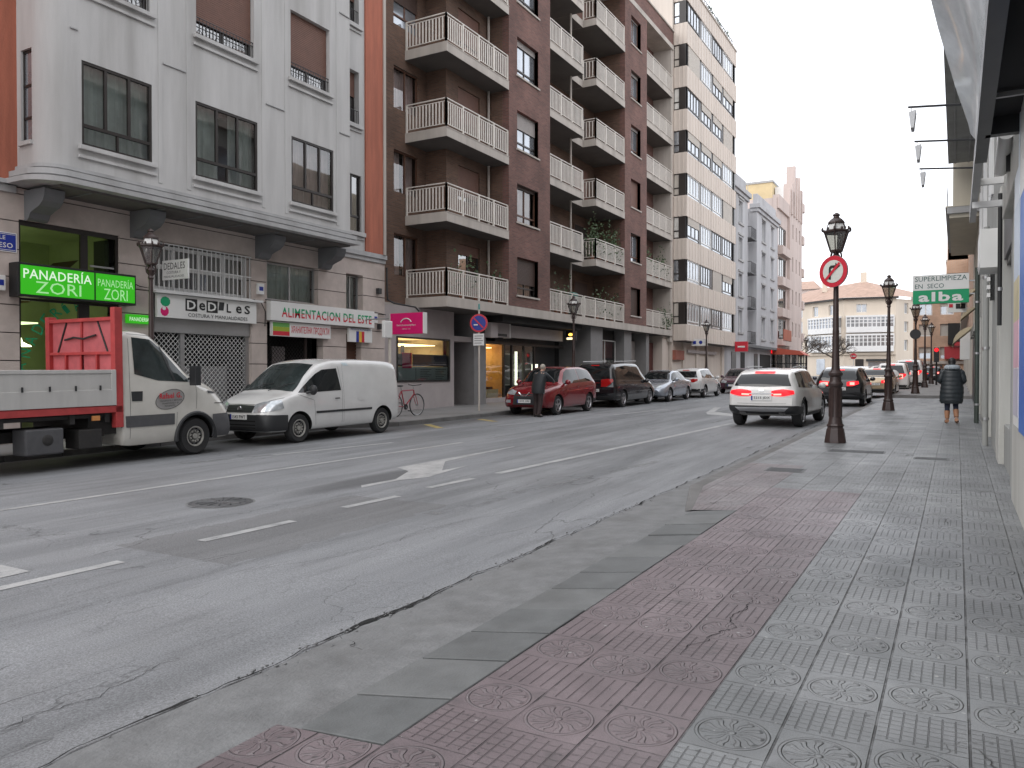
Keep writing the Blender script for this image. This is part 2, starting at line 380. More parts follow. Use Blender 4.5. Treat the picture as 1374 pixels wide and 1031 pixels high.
def window(F,u0,u1,z0,z1,w,frame,mull=(0.5,),trans=None,shut=0.0,shm=None,gl=None,cur=None,depth=0.06,fw=0.05,back=None,name='window',lower=None):
    """window > pane, curtain, roller shutter; w = outer plane of the frame"""
    gl=gl or glassdk; g=F.g()
    g.box(w-depth,w,u0,u0+fw,z0,z1,frame); g.box(w-depth,w,u1-fw,u1,z0,z1,frame)
    g.box(w-depth,w,u0+fw,u1-fw,z0,z0+fw,frame); g.box(w-depth,w,u0+fw,u1-fw,z1-fw,z1,frame)
    zl=z0+fw
    if trans:
        zt=z0+(z1-z0)*trans; g.box(w-depth,w+0.005,u0+fw,u1-fw,zt-fw*.6,zt+fw*.6,frame); zl=zt+fw*.6
        for k in (lower or ()):
            c=u0+(u1-u0)*k; g.box(w-depth,w-0.003,c-fw*.35,c+fw*.35,z0+fw,zt-fw*.6,frame)
    for k in mull:
        c=u0+(u1-u0)*k; g.box(w-depth,w-0.003,c-fw*.55,c+fw*.55,zl,z1-fw,frame)
    fr=g.build(name,F.p)
    def sub(gg,n): 
        o=gg.build(n,F.p); child_of(o,fr); return o
    g=F.g(); g.quad([(w-depth*.6,u0+fw*.5,z0+fw*.5),(w-depth*.6,u1-fw*.5,z0+fw*.5),(w-depth*.6,u1-fw*.5,z1-fw*.5),(w-depth*.6,u0+fw*.5,z1-fw*.5)],gl); sub(g,'pane')
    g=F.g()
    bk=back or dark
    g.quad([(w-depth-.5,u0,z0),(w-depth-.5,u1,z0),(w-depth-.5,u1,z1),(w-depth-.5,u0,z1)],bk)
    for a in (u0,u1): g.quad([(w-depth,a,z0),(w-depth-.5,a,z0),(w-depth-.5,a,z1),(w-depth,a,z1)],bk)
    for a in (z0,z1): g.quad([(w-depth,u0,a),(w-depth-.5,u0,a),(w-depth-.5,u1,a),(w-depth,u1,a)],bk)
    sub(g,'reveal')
    if cur:
        g=F.g(); n=int((u1-u0)/0.035); ph=random.random()*9; gap=[(0,1)] if random.random()<.6 else [(0,.42),(.6,1)]
        for a,b in gap:
            vs=[];fs=[]
            ia=int(n*a); ib=int(n*b)
            for i in range(ia,ib+1):
                uu=u0+(u1-u0)*i/n; dd=0.03*math.sin(i*1.15+ph)+0.012*math.sin(i*2.7)
                vs+=[(w-depth-.14+dd,uu,z0),(w-depth-.14+dd*.7,uu,z1)]
            k=ib-ia
            fs=[(2*i,2*i+2,2*i+3,2*i+1) for i in range(k)]
            g.add(vs,fs,cur)
        sub(g,'curtain')
    if shut>0:
        g=F.g(); zb=z1-(z1-z0)*shut; m=shm or shutbr; n=max(1,int((z1-zb)/0.05)); 
        for i in range(n):
            a=zb+(z1-zb)*i/n; b=zb+(z1-zb)*(i+1)/n
            g.add([(w+.006,u0+.01,a),(w+.006,u1-.01,a),(w+.018,u0+.01,a+.004),(w+.018,u1-.01,a+.004),(w+.018,u0+.01,b-.004),(w+.018,u1-.01,b-.004),(w+.006,u0+.01,b),(w+.006,u1-.01,b)],[(0,1,3,2),(2,3,5,4),(4,5,7,6)],m)
        sub(g,'roller_shutter')
    return fr
def dark_box(F,u0,u1,z0,z1,w,d,m,name='interior'):
    g=F.g()
    g.quad([(w-d,u0,z0),(w-d,u1,z0),(w-d,u1,z1),(w-d,u0,z1)],m)
    for a in (u0,u1): g.quad([(w,a,z0),(w-d,a,z0),(w-d,a,z1),(w,a,z1)],m)
    for a in (z0,z1): g.quad([(w,u0,a),(w-d,u0,a),(w-d,u1,a),(w,u1,a)],m)
    return g.build(name,F.p)
# ---------------------------------------------------------------- node shorthand for the ground
class N:
    def __init__(s,name):
        s.m,s.n,s.l,s.b=nt(name); tc=s.n.new('ShaderNodeTexCoord'); s.co=tc.outputs['Object']
        sp=s.n.new('ShaderNodeSeparateXYZ'); s.l.new(s.co,sp.inputs[0]); s.x,s.y=sp.outputs[0],sp.outputs[1]
    def _s(s,i,v):
        if hasattr(v,'node'): s.l.new(v,i)
        else: i.default_value=v
    def ma(s,op,a,b=0.0,c=0.0,cl=False):
        q=s.n.new('ShaderNodeMath'); q.operation=op; q.use_clamp=cl; s._s(q.inputs[0],a); s._s(q.inputs[1],b); s._s(q.inputs[2],c); return q.outputs[0]
    def mr(s,v,a,b,c=0.0,d=1.0,smooth=False):
        q=s.n.new('ShaderNodeMapRange'); s._s(q.inputs[0],v)
        if smooth: q.interpolation_type='SMOOTHSTEP'
        for i,k in enumerate((a,b,c,d)): s._s(q.inputs[i+1],k)
        return q.outputs[0]
    def noise(s,scale,detail=5,sc=(1,1,1),rough=0.6,dist=0.0):
        mp=s.n.new('ShaderNodeMapping'); mp.inputs['Scale'].default_value=sc; s.l.new(s.co,mp.inputs[0])
        q=s.n.new('ShaderNodeTexNoise'); q.inputs['Scale'].default_value=scale; q.inputs['Detail'].default_value=detail; q.inputs['Roughness'].default_value=rough; q.inputs['Distortion'].default_value=dist
        s.l.new(mp.outputs[0],q.inputs['Vector']); return q.outputs[0]
    def mix(s,f,a,b,bt='MIX'):
        q=s.n.new('ShaderNodeMix'); q.data_type='RGBA'; q.blend_type=bt; s._s(q.inputs[0],f)
        for i,v in ((6,a),(7,b)):
            if isinstance(v,tuple): q.inputs[i].default_value=rgb(v)
            else: s.l.new(v,q.inputs[i])
        return q.outputs[2]
    def cracks(s,scale,width,warp=0.35,sc=(1,1,1),mask=None):
        mp=s.n.new('ShaderNodeMapping'); mp.inputs['Scale'].default_value=sc; s.l.new(s.co,mp.inputs[0])
        w=s.n.new('ShaderNodeTexNoise'); w.inputs['Scale'].default_value=scale*3; w.inputs['Detail'].default_value=6; s.l.new(mp.outputs[0],w.inputs['Vector'])
        vm=s.n.new('ShaderNodeVectorMath'); vm.operation='MULTIPLY_ADD'; s.l.new(w.outputs['Color'],vm.inputs[0]); vm.inputs[1].default_value=(warp/scale,)*3; s.l.new(mp.outputs[0],vm.inputs[2])
        v=s.n.new('ShaderNodeTexVoronoi'); v.feature='DISTANCE_TO_EDGE'; v.inputs['Scale'].default_value=scale; s.l.new(vm.outputs[0],v.inputs['Vector'])
        return s.mr(v.outputs[0],0.0,width,1.0,0.0)
    def bump(s,h,st=0.5,d=0.01,prev=None):
        q=s.n.new('ShaderNodeBump'); q.inputs['Strength'].default_value=st; q.inputs['Distance'].default_value=d; s.l.new(h,q.inputs['Height'])
        if prev: s.l.new(prev,q.inputs['Normal'])
        return q.outputs[0]

def asphalt():
    N_=N('asphalt'); ma=N_.ma
    a=N_.noise(0.5,7,(1.0,0.16,1)); b=N_.noise(1.6,6,(1.2,0.10,1)); c=N_.noise(90,2); d=N_.noise(0.25,4)
    t=N_.mr(a,.35,.65,0,1); col=N_.mix(t,(0.142,0.146,0.151),(0.230,0.236,0.245))
    t2=N_.mr(b,.44,.62,0,.7); col=N_.mix(t2,col,(0.265,0.270,0.278)); t4=N_.mr(N_.noise(3.3,7,(1.5,.14,1),.7),.54,.66,0,.45); col=N_.mix(t4,col,(0.11,0.112,0.116))
    t3=N_.mr(d,.55,.68,0,.45); col=N_.mix(t3,col,(0.13,0.13,0.132))
    # long resurfaced strip with squarish edges under the dashes, darker patch
    wob=ma('MULTIPLY',N_.noise(2.5,4),0.35)
    px=ma('ABSOLUTE',ma('SUBTRACT',ma('ADD',N_.x,wob),-5.75)); py=ma('ABSOLUTE',ma('SUBTRACT',N_.y,6.1))
    pm=ma('MULTIPLY',ma('LESS_THAN',px,.75),ma('LESS_THAN',py,1.6)); col=N_.mix(ma('MULTIPLY',pm,.45),col,(0.115,0.112,0.11))
    # oil-dark stain left of the arrow, following the wheel line
    sx=ma('DIVIDE',ma('SUBTRACT',N_.x,-7.35),.42); sy=ma('DIVIDE',ma('SUBTRACT',N_.y,8.9),1.9)
    sr=ma('ADD',ma('MULTIPLY',sx,sx),ma('MULTIPLY',sy,sy)); sm=N_.mr(ma('ADD',sr,ma('MULTIPLY',wob,1.5)),0.3,1.5,.6,0,True); col=N_.mix(sm,col,(0.035,0.035,0.036))
    # darker strip along the parking lane
    gm=N_.mr(ma('ADD',N_.x,wob),-11.6,-12.6,0,.75,True); col=N_.mix(gm,col,(0.055,0.055,0.055))
    # aggregate
    sp=N_.mr(c,.3,.7,.66,1.34); col=N_.mix(1.0,col,sp,'MULTIPLY')
    fine=N_.noise(320,1); col=N_.mix(1.0,col,N_.mr(fine,.3,.7,.75,1.25),'MULTIPLY')
    # cracks
    msk=N_.mr(N_.noise(0.35,3),.50,.58); ck=ma('MULTIPLY',N_.cracks(.55,.006,.5,(1.4,.5,1)),msk)
    msk2=N_.mr(N_.noise(0.5,3,(1.3,.8,1)),.55,.62); ck2=ma('MULTIPLY',N_.cracks(1.7,.011,.4),msk2)
    ck=ma('MAXIMUM',ck,ma('MULTIPLY',ck2,.6)); col=N_.mix(ma('MULTIPLY',ck,.75),col,(0.03,0.03,0.03))
    # wet-looking specks and flecks of gum and grit
    fl=N_.mr(N_.noise(14,2,(1,.6,1)),.74,.76,0,.6); col=N_.mix(fl,col,(0.05,0.05,0.05))
    N_.l.new(col,N_.b.inputs['Base Color'])
    N_.l.new(N_.mr(b,.3,.7,.72,.6),N_.b.inputs['Roughness'])
    h=ma('SUBTRACT',ma('ADD',ma('MULTIPLY',c,.5),ma('MULTIPLY',fine,.4)),ma('MULTIPLY',ck,1.5))
    N_.l.new(N_.bump(h,.55,.006,N_.bump(d,.3,.03)),N_.b.inputs['Normal'])
    return N_.m
def paver(name,c1,c2,stripes,x0,wcol=0.34,L=0.70,y0=0.0):
    """hydraulic pavement tiles: a flower-in-ring half alternating with a grooved half"""
    N_=N(name); ma=N_.ma
    u=ma('DIVIDE',ma('SUBTRACT',N_.x,x0),wcol); iu=ma('FLOOR',u); fu=ma('SUBTRACT',u,iu)
    stag=ma('MULTIPLY',ma('SINE',ma('MULTIPLY',iu,2.3)),0.045)
    v=ma('DIVIDE',ma('ADD',ma('SUBTRACT',N_.y,y0),stag),L); iv=ma('FLOOR',v); fv=ma('SUBTRACT',v,iv)
    isf=ma('LESS_THAN',fv,.5)
    ex=ma('MULTIPLY',ma('SUBTRACT',fu,.5),wcol); ey=ma('MULTIPLY',ma('SUBTRACT',fv,.25),L)
    ey2=ma('MULTIPLY',ma('SUBTRACT',fv,.75),L)
    r=ma('SQRT',ma('ADD',ma('MULTIPLY',ex,ex),ma('MULTIPLY',ey,ey)))
    ang=ma('ARCTAN2',ey,ex); wb=ma('MULTIPLY',N_.noise(14,3),2.2)
    ring=N_.mr(ma('ABSOLUTE',ma('SUBTRACT',r,.142)),.004,.010,1,0,True)
    pet=ma('SINE',ma('ADD',ma('MULTIPLY',ang,11),ma('ADD',ma('MULTIPLY',ma('SINE',ma('MULTIPLY',r,70)),.9),wb)))
    petm=ma('MULTIPLY',N_.mr(r,.022,.04,0,1),N_.mr(r,.115,.13,1,0)); pet=ma('MULTIPLY',N_.mr(pet,.05,.7,0,1,True),petm)
    hub=N_.mr(r,.010,.020,1,0,True)
    fl=ma('MAXIMUM',ma('MAXIMUM',ring,pet),hub)
    fl=ma('MULTIPLY',fl,isf)
    # grooves
    nx=6 if stripes else 7; 
    gx=ma('ABSOLUTE',ma('SUBTRACT',ma('FRACT',ma('MULTIPLY',fu,nx)),.5)); gxm=N_.mr(gx,.42,.46)
    gy=ma('ABSOLUTE',ma('SUBTRACT',ma('FRACT',ma('MULTIPLY',ma('MULTIPLY',ma('SUBTRACT',fv,.5),2),8 if not stripes else 7)),.5)); gym=N_.mr(gy,.40,.45)
    if stripes: gr=ma('MAXIMUM',gxm,ma('MULTIPLY',gym,ma('MULTIPLY',.55,ma('LESS_THAN',ma('FRACT',ma('MULTIPLY',ma('ADD',iv,ma('MULTIPLY',iu,.37)),.381)),.4))))
    else:
        gr=ma('MAXIMUM',ma('MULTIPLY',gxm,ma('SUBTRACT',1,gym)),ma('MULTIPLY',gym,.6))
    inb=ma('MULTIPLY',N_.mr(ma('ABSOLUTE',ma('SUBTRACT',fu,.5)),.46,.47,1,0),N_.mr(ma('ABSOLUTE',ey2),.150,.155,1,0))
    gr=ma('MULTIPLY',ma('MULTIPLY',gr,inb),ma('SUBTRACT',1,isf))
    wear=N_.mr(N_.noise(.9,5,(1,.5,1)),.35,.62,.45,1)
    # joints
    jx=N_.mr(ma('MULTIPLY',ma('SUBTRACT',.5,ma('ABSOLUTE',ma('SUBTRACT',fu,.5))),wcol),.0025,.006,1,0)
    fh=ma('FRACT',ma('MULTIPLY',v,2)); jy=N_.mr(ma('MULTIPLY',ma('SUBTRACT',.5,ma('ABSOLUTE',ma('SUBTRACT',fh,.5))),L/2),.0012,.0035,1,0)
    jn=N_.mr(N_.noise(7,3),.40,.56,.35,1)
    jo=ma('MAXIMUM',jx,ma('MULTIPLY',jy,.75)); jo=ma('MULTIPLY',jo,jn)
    # tile to tile tone
    wn_=N_.n.new('ShaderNodeTexWhiteNoise'); wn_.noise_dimensions='2D'; cb=N_.n.new('ShaderNodeCombineXYZ'); N_.l.new(iu,cb.inputs[0]); N_.l.new(iv,cb.inputs[1]); N_.l.new(cb.outputs[0],wn_.inputs['Vector'])
    col=N_.mix(N_.mr(N_.noise(1.3,6),.35,.65),c1,c2)
    col=N_.mix(1.0,col,N_.mr(wn_.outputs[0],0,1,.82,1.08),'MULTIPLY')
    col=N_.mix(1.0,col,ma('SUBTRACT',1.0,ma('MULTIPLY',ma('GREATER_THAN',wn_.outputs[0],.95),.22)),'MULTIPLY'); col=N_.mix(1.0,col,N_.mr(N_.noise(5,6),.3,.7,.85,1.12),'MULTIPLY')
    col=N_.mix(1.0,col,N_.mr(N_.noise(240,2),.3,.7,.78,1.2),'MULTIPLY')
    st=N_.mr(N_.noise(3.2,5,(1,1,1)),.60,.70,0,.35); col=N_.mix(st,col,(0.05,0.05,0.048))
    gum=N_.mr(N_.noise(26,0),.78,.80,0,.6); col=N_.mix(gum,col,(0.05,0.05,0.05))
    wh=N_.mr(N_.noise(33,0),.845,.86,0,.7); col=N_.mix(wh,col,(0.5,0.5,0.48))
    ck=ma('MULTIPLY',N_.cracks(.8,.006,.4,(1,1,1)),N_.mr(N_.noise(.45,2),.56,.6)); 
    dk=ma('MAXIMUM',ma('MULTIPLY',jo,.85),ma('MULTIPLY',ma('MULTIPLY',gr,wear),.55)); dk=ma('MAXIMUM',dk,ma('MULTIPLY',ck,.8))
    col=N_.mix(dk,col,(0.028,0.027,0.027))
    col=N_.mix(ma('MULTIPLY',ma('MULTIPLY',fl,wear),.16),col,(0.30,0.30,0.30))
    N_.l.new(col,N_.b.inputs['Base Color'])
    N_.l.new(N_.mr(N_.noise(1.1,6,(1,.5,1)),.3,.7,.38,.62),N_.b.inputs['Roughness'])
    h=ma('ADD',ma('MULTIPLY',ma('MULTIPLY',fl,wear),1.6),ma('MULTIPLY',ma('ADD',ma('MULTIPLY',gr,wear),ma('ADD',jo,ck)),-1.0))
    tilt=ma('ADD',ma('MULTIPLY',ma('MULTIPLY',ma('SUBTRACT',wn_.outputs[0],.5),fu),2.2),ma('MULTIPLY',N_.noise(120,2),.25))
    N_.l.new(N_.bump(h,1.0,.010,N_.bump(tilt,.8,.005)),N_.b.inputs['Normal'])
    return N_.m
def roadpaint():
    N_=N('road_paint'); ma=N_.ma
    w=ma('MULTIPLY',N_.mr(N_.noise(3.5,8,(1,.6,1),.75),.36,.57,.42,1),N_.mr(N_.noise(60,3),.32,.46,.5,1))
    N_.l.new(N_.mix(w,(0.17,0.175,0.18),(0.44,0.44,0.435)),N_.b.inputs['Base Color']); N_.b.inputs['Roughness'].default_value=.55
    N_.l.new(N_.mr(w,.22,.42,0,1),N_.b.inputs['Alpha'])
    return N_.m
def roadpaint2():
    N_=N('worn_road_paint'); ma=N_.ma
    w=ma('MULTIPLY',N_.mr(N_.noise(2.5,8,(1,.5,1),.75),.42,.68,.0,1),N_.mr(N_.noise(50,3),.35,.5,.5,1))
    N_.l.new(N_.mix(w,(0.2,0.2,0.2),(0.40,0.40,0.40)),N_.b.inputs['Base Color'])
    N_.l.new(w,N_.b.inputs['Alpha']); return N_.m
asph=asphalt()
pav_grey=paver('grey_paving_tiles',(0.170,0.178,0.180),(0.240,0.246,0.250),False,-0.96+0.0,0.338,0.70,-0.44)
pav_red=paver('red_paving_tiles',(0.158,0.124,0.130),(0.214,0.172,0.180),True,-0.96,0.338,0.70,-0.62)
pav_glow=paver('grey_tiles_painted_glow',(0.180,0.150,0.152),(0.235,0.215,0.220),True,-0.96,0.338,0.70,-0.62)  # red glow of the car lights is painted into these grey tiles
rpaint=roadpaint(); rpaint2=roadpaint2()
ypaint=mat('yellow_paint',(0.42,0.33,0.12),0.6,var=0.3,scale=8,dirt=.6)

def sheet(name,xs,y0,y1,off,m,kind='structure',step=4.0):
    """flat strip following the slope between x edges"""
    g=G(); n=max(1,int((y1-y0)/step)); vs=[]
    for i in range(n+1):
        y=y0+(y1-y0)*i/n
        for x in xs: vs.append((x,y,S*y+off))
    g.add(vs,[(2*i,2*i+1,2*i+3,2*i+2) for i in range(n)],m)
    return struct(g.build(name))
g=G(); vs=[(x,y,S*y-0.15) for y in (-60,30,130,700) for x in (-400,400)]
g.add(vs,[(0,1,3,2),(2,3,5,4),(4,5,7,6)],pavel); struct(g.build('ground'))
sheet('road',(-14.6,-3.05),-12,100,-0.12,asph)
# gutter strip between the asphalt and the pavement, with a broken edge
g=G(); vs=[]; n=170
for i in range(n+1):
    y=-4+i*44/n; j=0.016*noise1(y*2.6,1)+0.006*noise1(y*8,3)
    x1=-2.43 if y<8.2 else max(-2.90,-2.43-(y-8.2)*.2)
    vs+=[(-3.215+j,y,S*y-0.112),(x1,y,S*y-(0.045 if y<8.2 else .045+.055*min(1,(y-8.2)/2)))]
g.add(vs,[(2*i,2*i+1,2*i+3,2*i+2) for i in range(n)],concm); struct(g.build('gutter'))
# the open joint between asphalt and gutter: dark, widening and narrowing
g=G(); vs=[]; n=700
for i in range(n+1):
    y=-2+i*26/n; j=0.016*noise1(y*2.6,1)+0.006*noise1(y*8,3)
    w=0.007+0.006*abs(noise1(y*2.3,5))*abs(noise1(y*.9,1))+0.002*abs(noise1(y*13,2))
    if 3.4<y<4.7: w+=0.022*math.sin((y-3.4)/1.3*PI)*(1+.4*noise1(y*20,7))
    vs+=[(-3.235+j-w*.5,y,S*y-0.1085),(-3.235+j+w,y,S*y-0.1055)]
g.add(vs,[(2*i,2*i+1,2*i+3,2*i+2) for i in range(n)],wellm); struct(g.build('gutter_joint'))
# right pavement: tiles, ramp and kerb
def pav(name,x0,x1,y0,y1,m,off=0.0):
    g=G(); g.box(x0,x1,y0,y1,-0.25+off,0.0+off,m,sl=S); return struct(g.build(name))
pav('pavement',-0.96,6,-6,34,pav_grey)
pav('pavement',-1.974,-0.96,-6,10.0,pav_red)
pav('pavement',-1.974,-0.96,10.0,34,pav_grey,-0.0)
pav('pavement',-2.76,-1.974,12.4,34,pav_grey,-0.0)
g=G(); yy=-6
g.add([(-2.55,-6,S*-6-.04),(-1.974,-6,S*-6),(-1.974,2.46,S*2.46),(-2.55,2.46,S*2.46-.04)],[(0,1,2,3)],pav_red); struct(g.build('pavement'))
g=G(); zz=lambda y,o:S*y+o
g.add([(-2.44,8.22,zz(8.22,-.03)),(-1.974,8.26,zz(8.26,0)),(-1.974,12.4,zz(12.4,0)),(-2.765,12.4,zz(12.4,0)),(-2.765,9.8,zz(9.8,-.01)),(-2.44,8.22,zz(8.22,-.13)),(-2.765,9.8,zz(9.8,-.13))],[(0,1,2,3,4),(0,4,6,5)],pav_glow); struct(g.build('pavement'))
g=G(); vs=[]
for i in range(200):
    y=8.3+i*25/199; x=max(-2.948,-2.53-(y-8.3)*.27)+.006*noise1(y*3,2); w=.006+.006*abs(noise1(y*1.7,4)); vs+=[(x-w,y,S*y-.094),(x+w,y,S*y-.090)]
g.add(vs,[(2*i,2*i+1,2*i+3,2*i+2) for i in range(199)],wellm); struct(g.build('kerb_joint'))
# dropped kerb of slate slabs sloping to the gutter
g=G(); ys=2.47; k=0; random.seed(3)
while ys<8.3:
    L=0.50+random.uniform(-.03,.05); y1=min(ys+L,8.3); gp=.009; h=random.uniform(-.007,.007)
    sk=-0.10
    x0=-2.45+random.uniform(-.008,.015); x1=-1.980
    p=[(x0,ys+gp+sk),(x1,ys+gp),(x1,y1-gp),(x0,y1-gp+sk)]
    if k==0: p[0]=(x0+.02,ys+gp)
    z=lambda q:S*q[1]+(-.035 if q[0]<-2.3 else 0.0)+h
    g.add([(q[0],q[1],z(q)) for q in p]+[(q[0],q[1],z(q)-.1) for q in p],[(0,1,2,3),(4,7,6,5),(0,4,5,1),(1,5,6,2),(2,6,7,3),(3,7,4,0)],(slabm,slabm2)[k%3==1])
    ys=y1; k+=1
o=struct(g.build('ramp_slabs')); b=o.modifiers.new('b','BEVEL'); b.width=.004; b.segments=1
g=G(); g.box(-2.44,-1.97,2.4,8.3,-0.24,-0.06,wellm,sl=S); struct(g.build('ramp_bed'))
g=G(); g.add([(-2.94,9.8,S*9.8-.018),(-2.765,9.8,S*9.8-.008),(-2.44,8.22,S*8.22-.032),(-2.52,8.22,S*8.22-.05),(-2.94,9.8,S*9.8-.13),(-2.52,8.22,S*8.22-.13)],[(0,1,2,3),(0,3,5,4)],kerbm); y=9.8; random.seed(5)
while y<34:
    y1=min(y+1.0,34); g.box(-2.94,-2.765,y+.006,y1-.006,-.2,random.uniform(-.022,-.012),kerbm,sl=S); y=y1
o=struct(g.build('kerb')); b=o.modifiers.new('b','BEVEL'); b.width=.012; b.segments=2
sheet('side_street',(-3.05,6),34,40.2,-0.03,asph)
g=G(); g.prism([(-1.6,40.2),(3,40.2),(3,100),(-2.9,100),(-2.9,42.2),(-2.5,41.0)],-0.2,0,pavel)
g.v=[(a,b,c+S*b+(0.10 if c>-.1 else 0)) for a,b,c in g.v]; struct(g.build('pavement'))
# left pavement with the kerb stepping out after the parking bay
g=G(); pts=[(-14.45,-12),(-14.45,15.9),(-13.3,17.3),(-13.2,30),(-13.2,99)]
vs=[];fs=[]
for (x,y) in pts: vs+=[(x-.14,y,S*y),(-19.5,y,S*y),(x-.14,y,S*y-.2)]
for i in range(len(pts)-1): a=3*i; fs+=[(a,a+3,a+4,a+1),(a+2,a+5,a+3,a)]
g.add(vs,fs,pavel); struct(g.build('pavement'))
g=G()
def kerbrun(p,q):
    L=math.dist(p,q); n=max(1,int(L/1.0)); d=((q[0]-p[0])/L,(q[1]-p[1])/L)
    for i in range(n):
        a=L*i/n+.005; b=L*(i+1)/n-.005
        A=(p[0]+d[0]*a,p[1]+d[1]*a); B=(p[0]+d[0]*b,p[1]+d[1]*b); h=random.uniform(-.006,.004)
        nx,ny=-d[1]*.14,d[0]*.14
        P=[A,B,(B[0]+nx,B[1]+ny),(A[0]+nx,A[1]+ny)]
        g.add([(c[0],c[1],S*c[1]+.003+h) for c in P]+[(c[0],c[1],S*c[1]-.2) for c in P],[(0,1,2,3),(0,4,5,1),(1,5,6,2),(2,6,7,3),(3,7,4,0)],kerbm)
for a,b in zip(pts[:-1],pts[1:]):
    if a[1]<60: kerbrun(a,(b[0],min(b[1],70)) )
o=struct(g.build('kerb')); bb=o.modifiers.new('b','BEVEL'); bb.width=.012; bb.segments=2
# painted markings
def mark(name,pts,m=rpaint,off=-0.116):
    g=G(); g.quad([(x,y,S*y+off) for x,y in pts],m); return struct(g.build(name))
def line(x0,y0,x1,y1,w=.1,m=rpaint,name='lane_line'):
    return mark(name,[(x0-w/2,y0),(x0+w/2,y0),(x1+w/2,y1),(x1-w/2,y1)],m)
line(-9.62,3.0,-9.22,14.2,.11); line(-9.22,15.2,-9.1,19,.1,rpaint2); line(-9.05,20,-8.75,30,.1,rpaint2)
for a,b in ((0.6,1.9),(2.9,4.15),(5.0,6.12),(6.98,7.92),(8.66,9.68)): line(-6.16,a,-6.1,b,.12)
line(-6.05,10.3,-5.45,22.2,.14)
line(-6.05,22.2,-5.4,34,.1,rpaint2)
line(-11.42,8.9,-11.1,10.6,.16,rpaint2); line(-11.05,10.6,-10.55,13.5,.11)
line(-10.9,17.5,-10.3,21.5,.1,rpaint2); line(-9.9,24.5,-9.4,28.5,.12); line(-5.05,7.1,-4.85,8.4,.2,rpaint2); line(-4.9,8.8,-4.4,13,.12,rpaint2)
mark('road_arrow',[(-7.10,8.4),(-6.97,8.25),(-6.95,9.02),(-6.76,9.5),(-6.98,10.95),(-7.0,10.2),(-7.62,11.2),(-7.66,11.6),(-7.76,13.9),(-7.82,13.9),(-7.84,10.15),(-7.42,9.9),(-7.05,9.1)])
mark('road_arrow',[(-6.95,2.7),(-6.45,3.0),(-6.45,3.6),(-6.9,3.6),(-7.1,3.1)])
mark('road_arrow',[(-8.15,30.4),(-7.5,26.9),(-7.2,26.0),(-5.8,25.0),(-6.6,26.6),(-7.4,27.6),(-7.9,30.4)])
mark('parking_mark',[(-13.05,18.1),(-12.95,18.3),(-11.85,17.35),(-11.95,17.15)],ypaint); mark('parking_mark',[(-12.85,20.6),(-12.75,20.8),(-11.8,20.15),(-11.9,19.95)],ypaint)
# crack in the asphalt, lower left, and one crossing the pavement
def crack(pts,w,off,name='crack',seed=1):
    g=G(); vs=[]; P=[]
    for a,b in zip(pts[:-1],pts[1:]):
        n=int(math.dist(a,b)/.03)+1
        for i in range(n): t=i/n; P.append((a[0]+(b[0]-a[0])*t,a[1]+(b[1]-a[1])*t))
    P.append(pts[-1])
    for i,(x,y) in enumerate(P):
        j=.03*noise1(i*.13,seed)+.012*noise1(i*.61,seed+2); ww=w*(.5+.5*abs(noise1(i*.3,seed+4)))*min(1,i/8+.1,(len(P)-1-i)/8+.1)
        vs+=[(x+j-ww/2,y+j*.5,S*y+off),(x+j+ww/2,y+j*.5,S*y+off)]
    g.add(vs,[(2*i,2*i+1,2*i+3,2*i+2) for i in range(len(P)-1)],wellm); return struct(g.build(name))
crack([(-3.75,1.75),(-3.7,2.3),(-3.78,2.7),(-3.7,3.0)],.0045,-.1165,seed=2)
crack([(-4.9,4.4),(-4.55,5.4),(-4.6,6.6),(-4.2,8.0),(-4.3,9.6)],.004,-.1165,seed=9)
crack([(-1.22,4.05),(-1.20,4.35),(-1.13,4.5),(-1.12,4.9),(-1.15,5.2)],.006,.003,seed=5)
crack([(-3.2,3.55),(-2.98,3.45),(-2.78,3.35)],.014,-.085,seed=6)
for yy in (1.9,4.7,6.1,7.5,9.4,11.4,13.4): crack([(-3.19,yy),(-2.48 if yy<8.3 else -2.96,yy+.05)],.004,-.07 if 0 else -.1035,seed=int(yy))
# broken crumbs in the joint
g=G(); random.seed(11)
for i in range(150):
    y=random.gauss(3.75,.5) if i<55 else random.uniform(2,9); x=-3.23+random.gauss(0,.03); r=random.uniform(.004,.012)
    if i%6==0: x+=random.uniform(.1,.7)*1; 
    g.ball((x,y,S*y-.105),r,concm,6,(1,1.2,.7))
struct(g.build('grit'),'stuff')
# covers
def rect_cover(x,y,w,l,label):
    g=G(); g.box(x-w/2,x+w/2,y-l/2,y+l/2,-.02,.004,ironm,sl=S)
    for i in range(7):
        a=y-l/2+.03+(l-.06)*i/6.5; g.box(x-w/2+.03,x+w/2-.03,a,a+.02,.0,.009,ironm,sl=S)
    return tag(g.build('manhole_cover'),label,'manhole cover')
rect_cover(-2.13,11.75,.52,.42,'square iron cover in the pavement nearest the kerb, in front of the sign-bearing lamp post')
rect_cover(-1.5,14.8,.9,.38,'wide iron cover in the pavement just in front of the nearest lamp post')
rect_cover(-0.35,14.2,.5,.3,'small iron cover in the middle of the pavement before the walking woman')
g=G(); c=(-7.72,6.56,S*6.56-.117); g.lathe([(.37,0),(.37,.004),(.355,.0045),(.35,.0015),(.33,.0015),(.325,.0055),(.05,.0055),(.045,.002),(0.001,.002)],c,ironm,40)
for i in range(14):
    t=2*PI*i/14; g.cyl((c[0]+.08*math.cos(t),c[1]+.08*math.sin(t),c[2]+.006),(c[0]+.29*math.cos(t+.12),c[1]+.29*math.sin(t+.12),c[2]+.006),.009,.014,ironm,6)
g.lathe([(.40,-.001),(.395,.001),(.375,.001)],c,concm,40)
tag(g.build('manhole_cover',smooth=True),'round cast iron manhole cover in the road, left of the painted arrow','manhole cover')
# ================================================================ BUILDINGS, left side
random.seed(21)
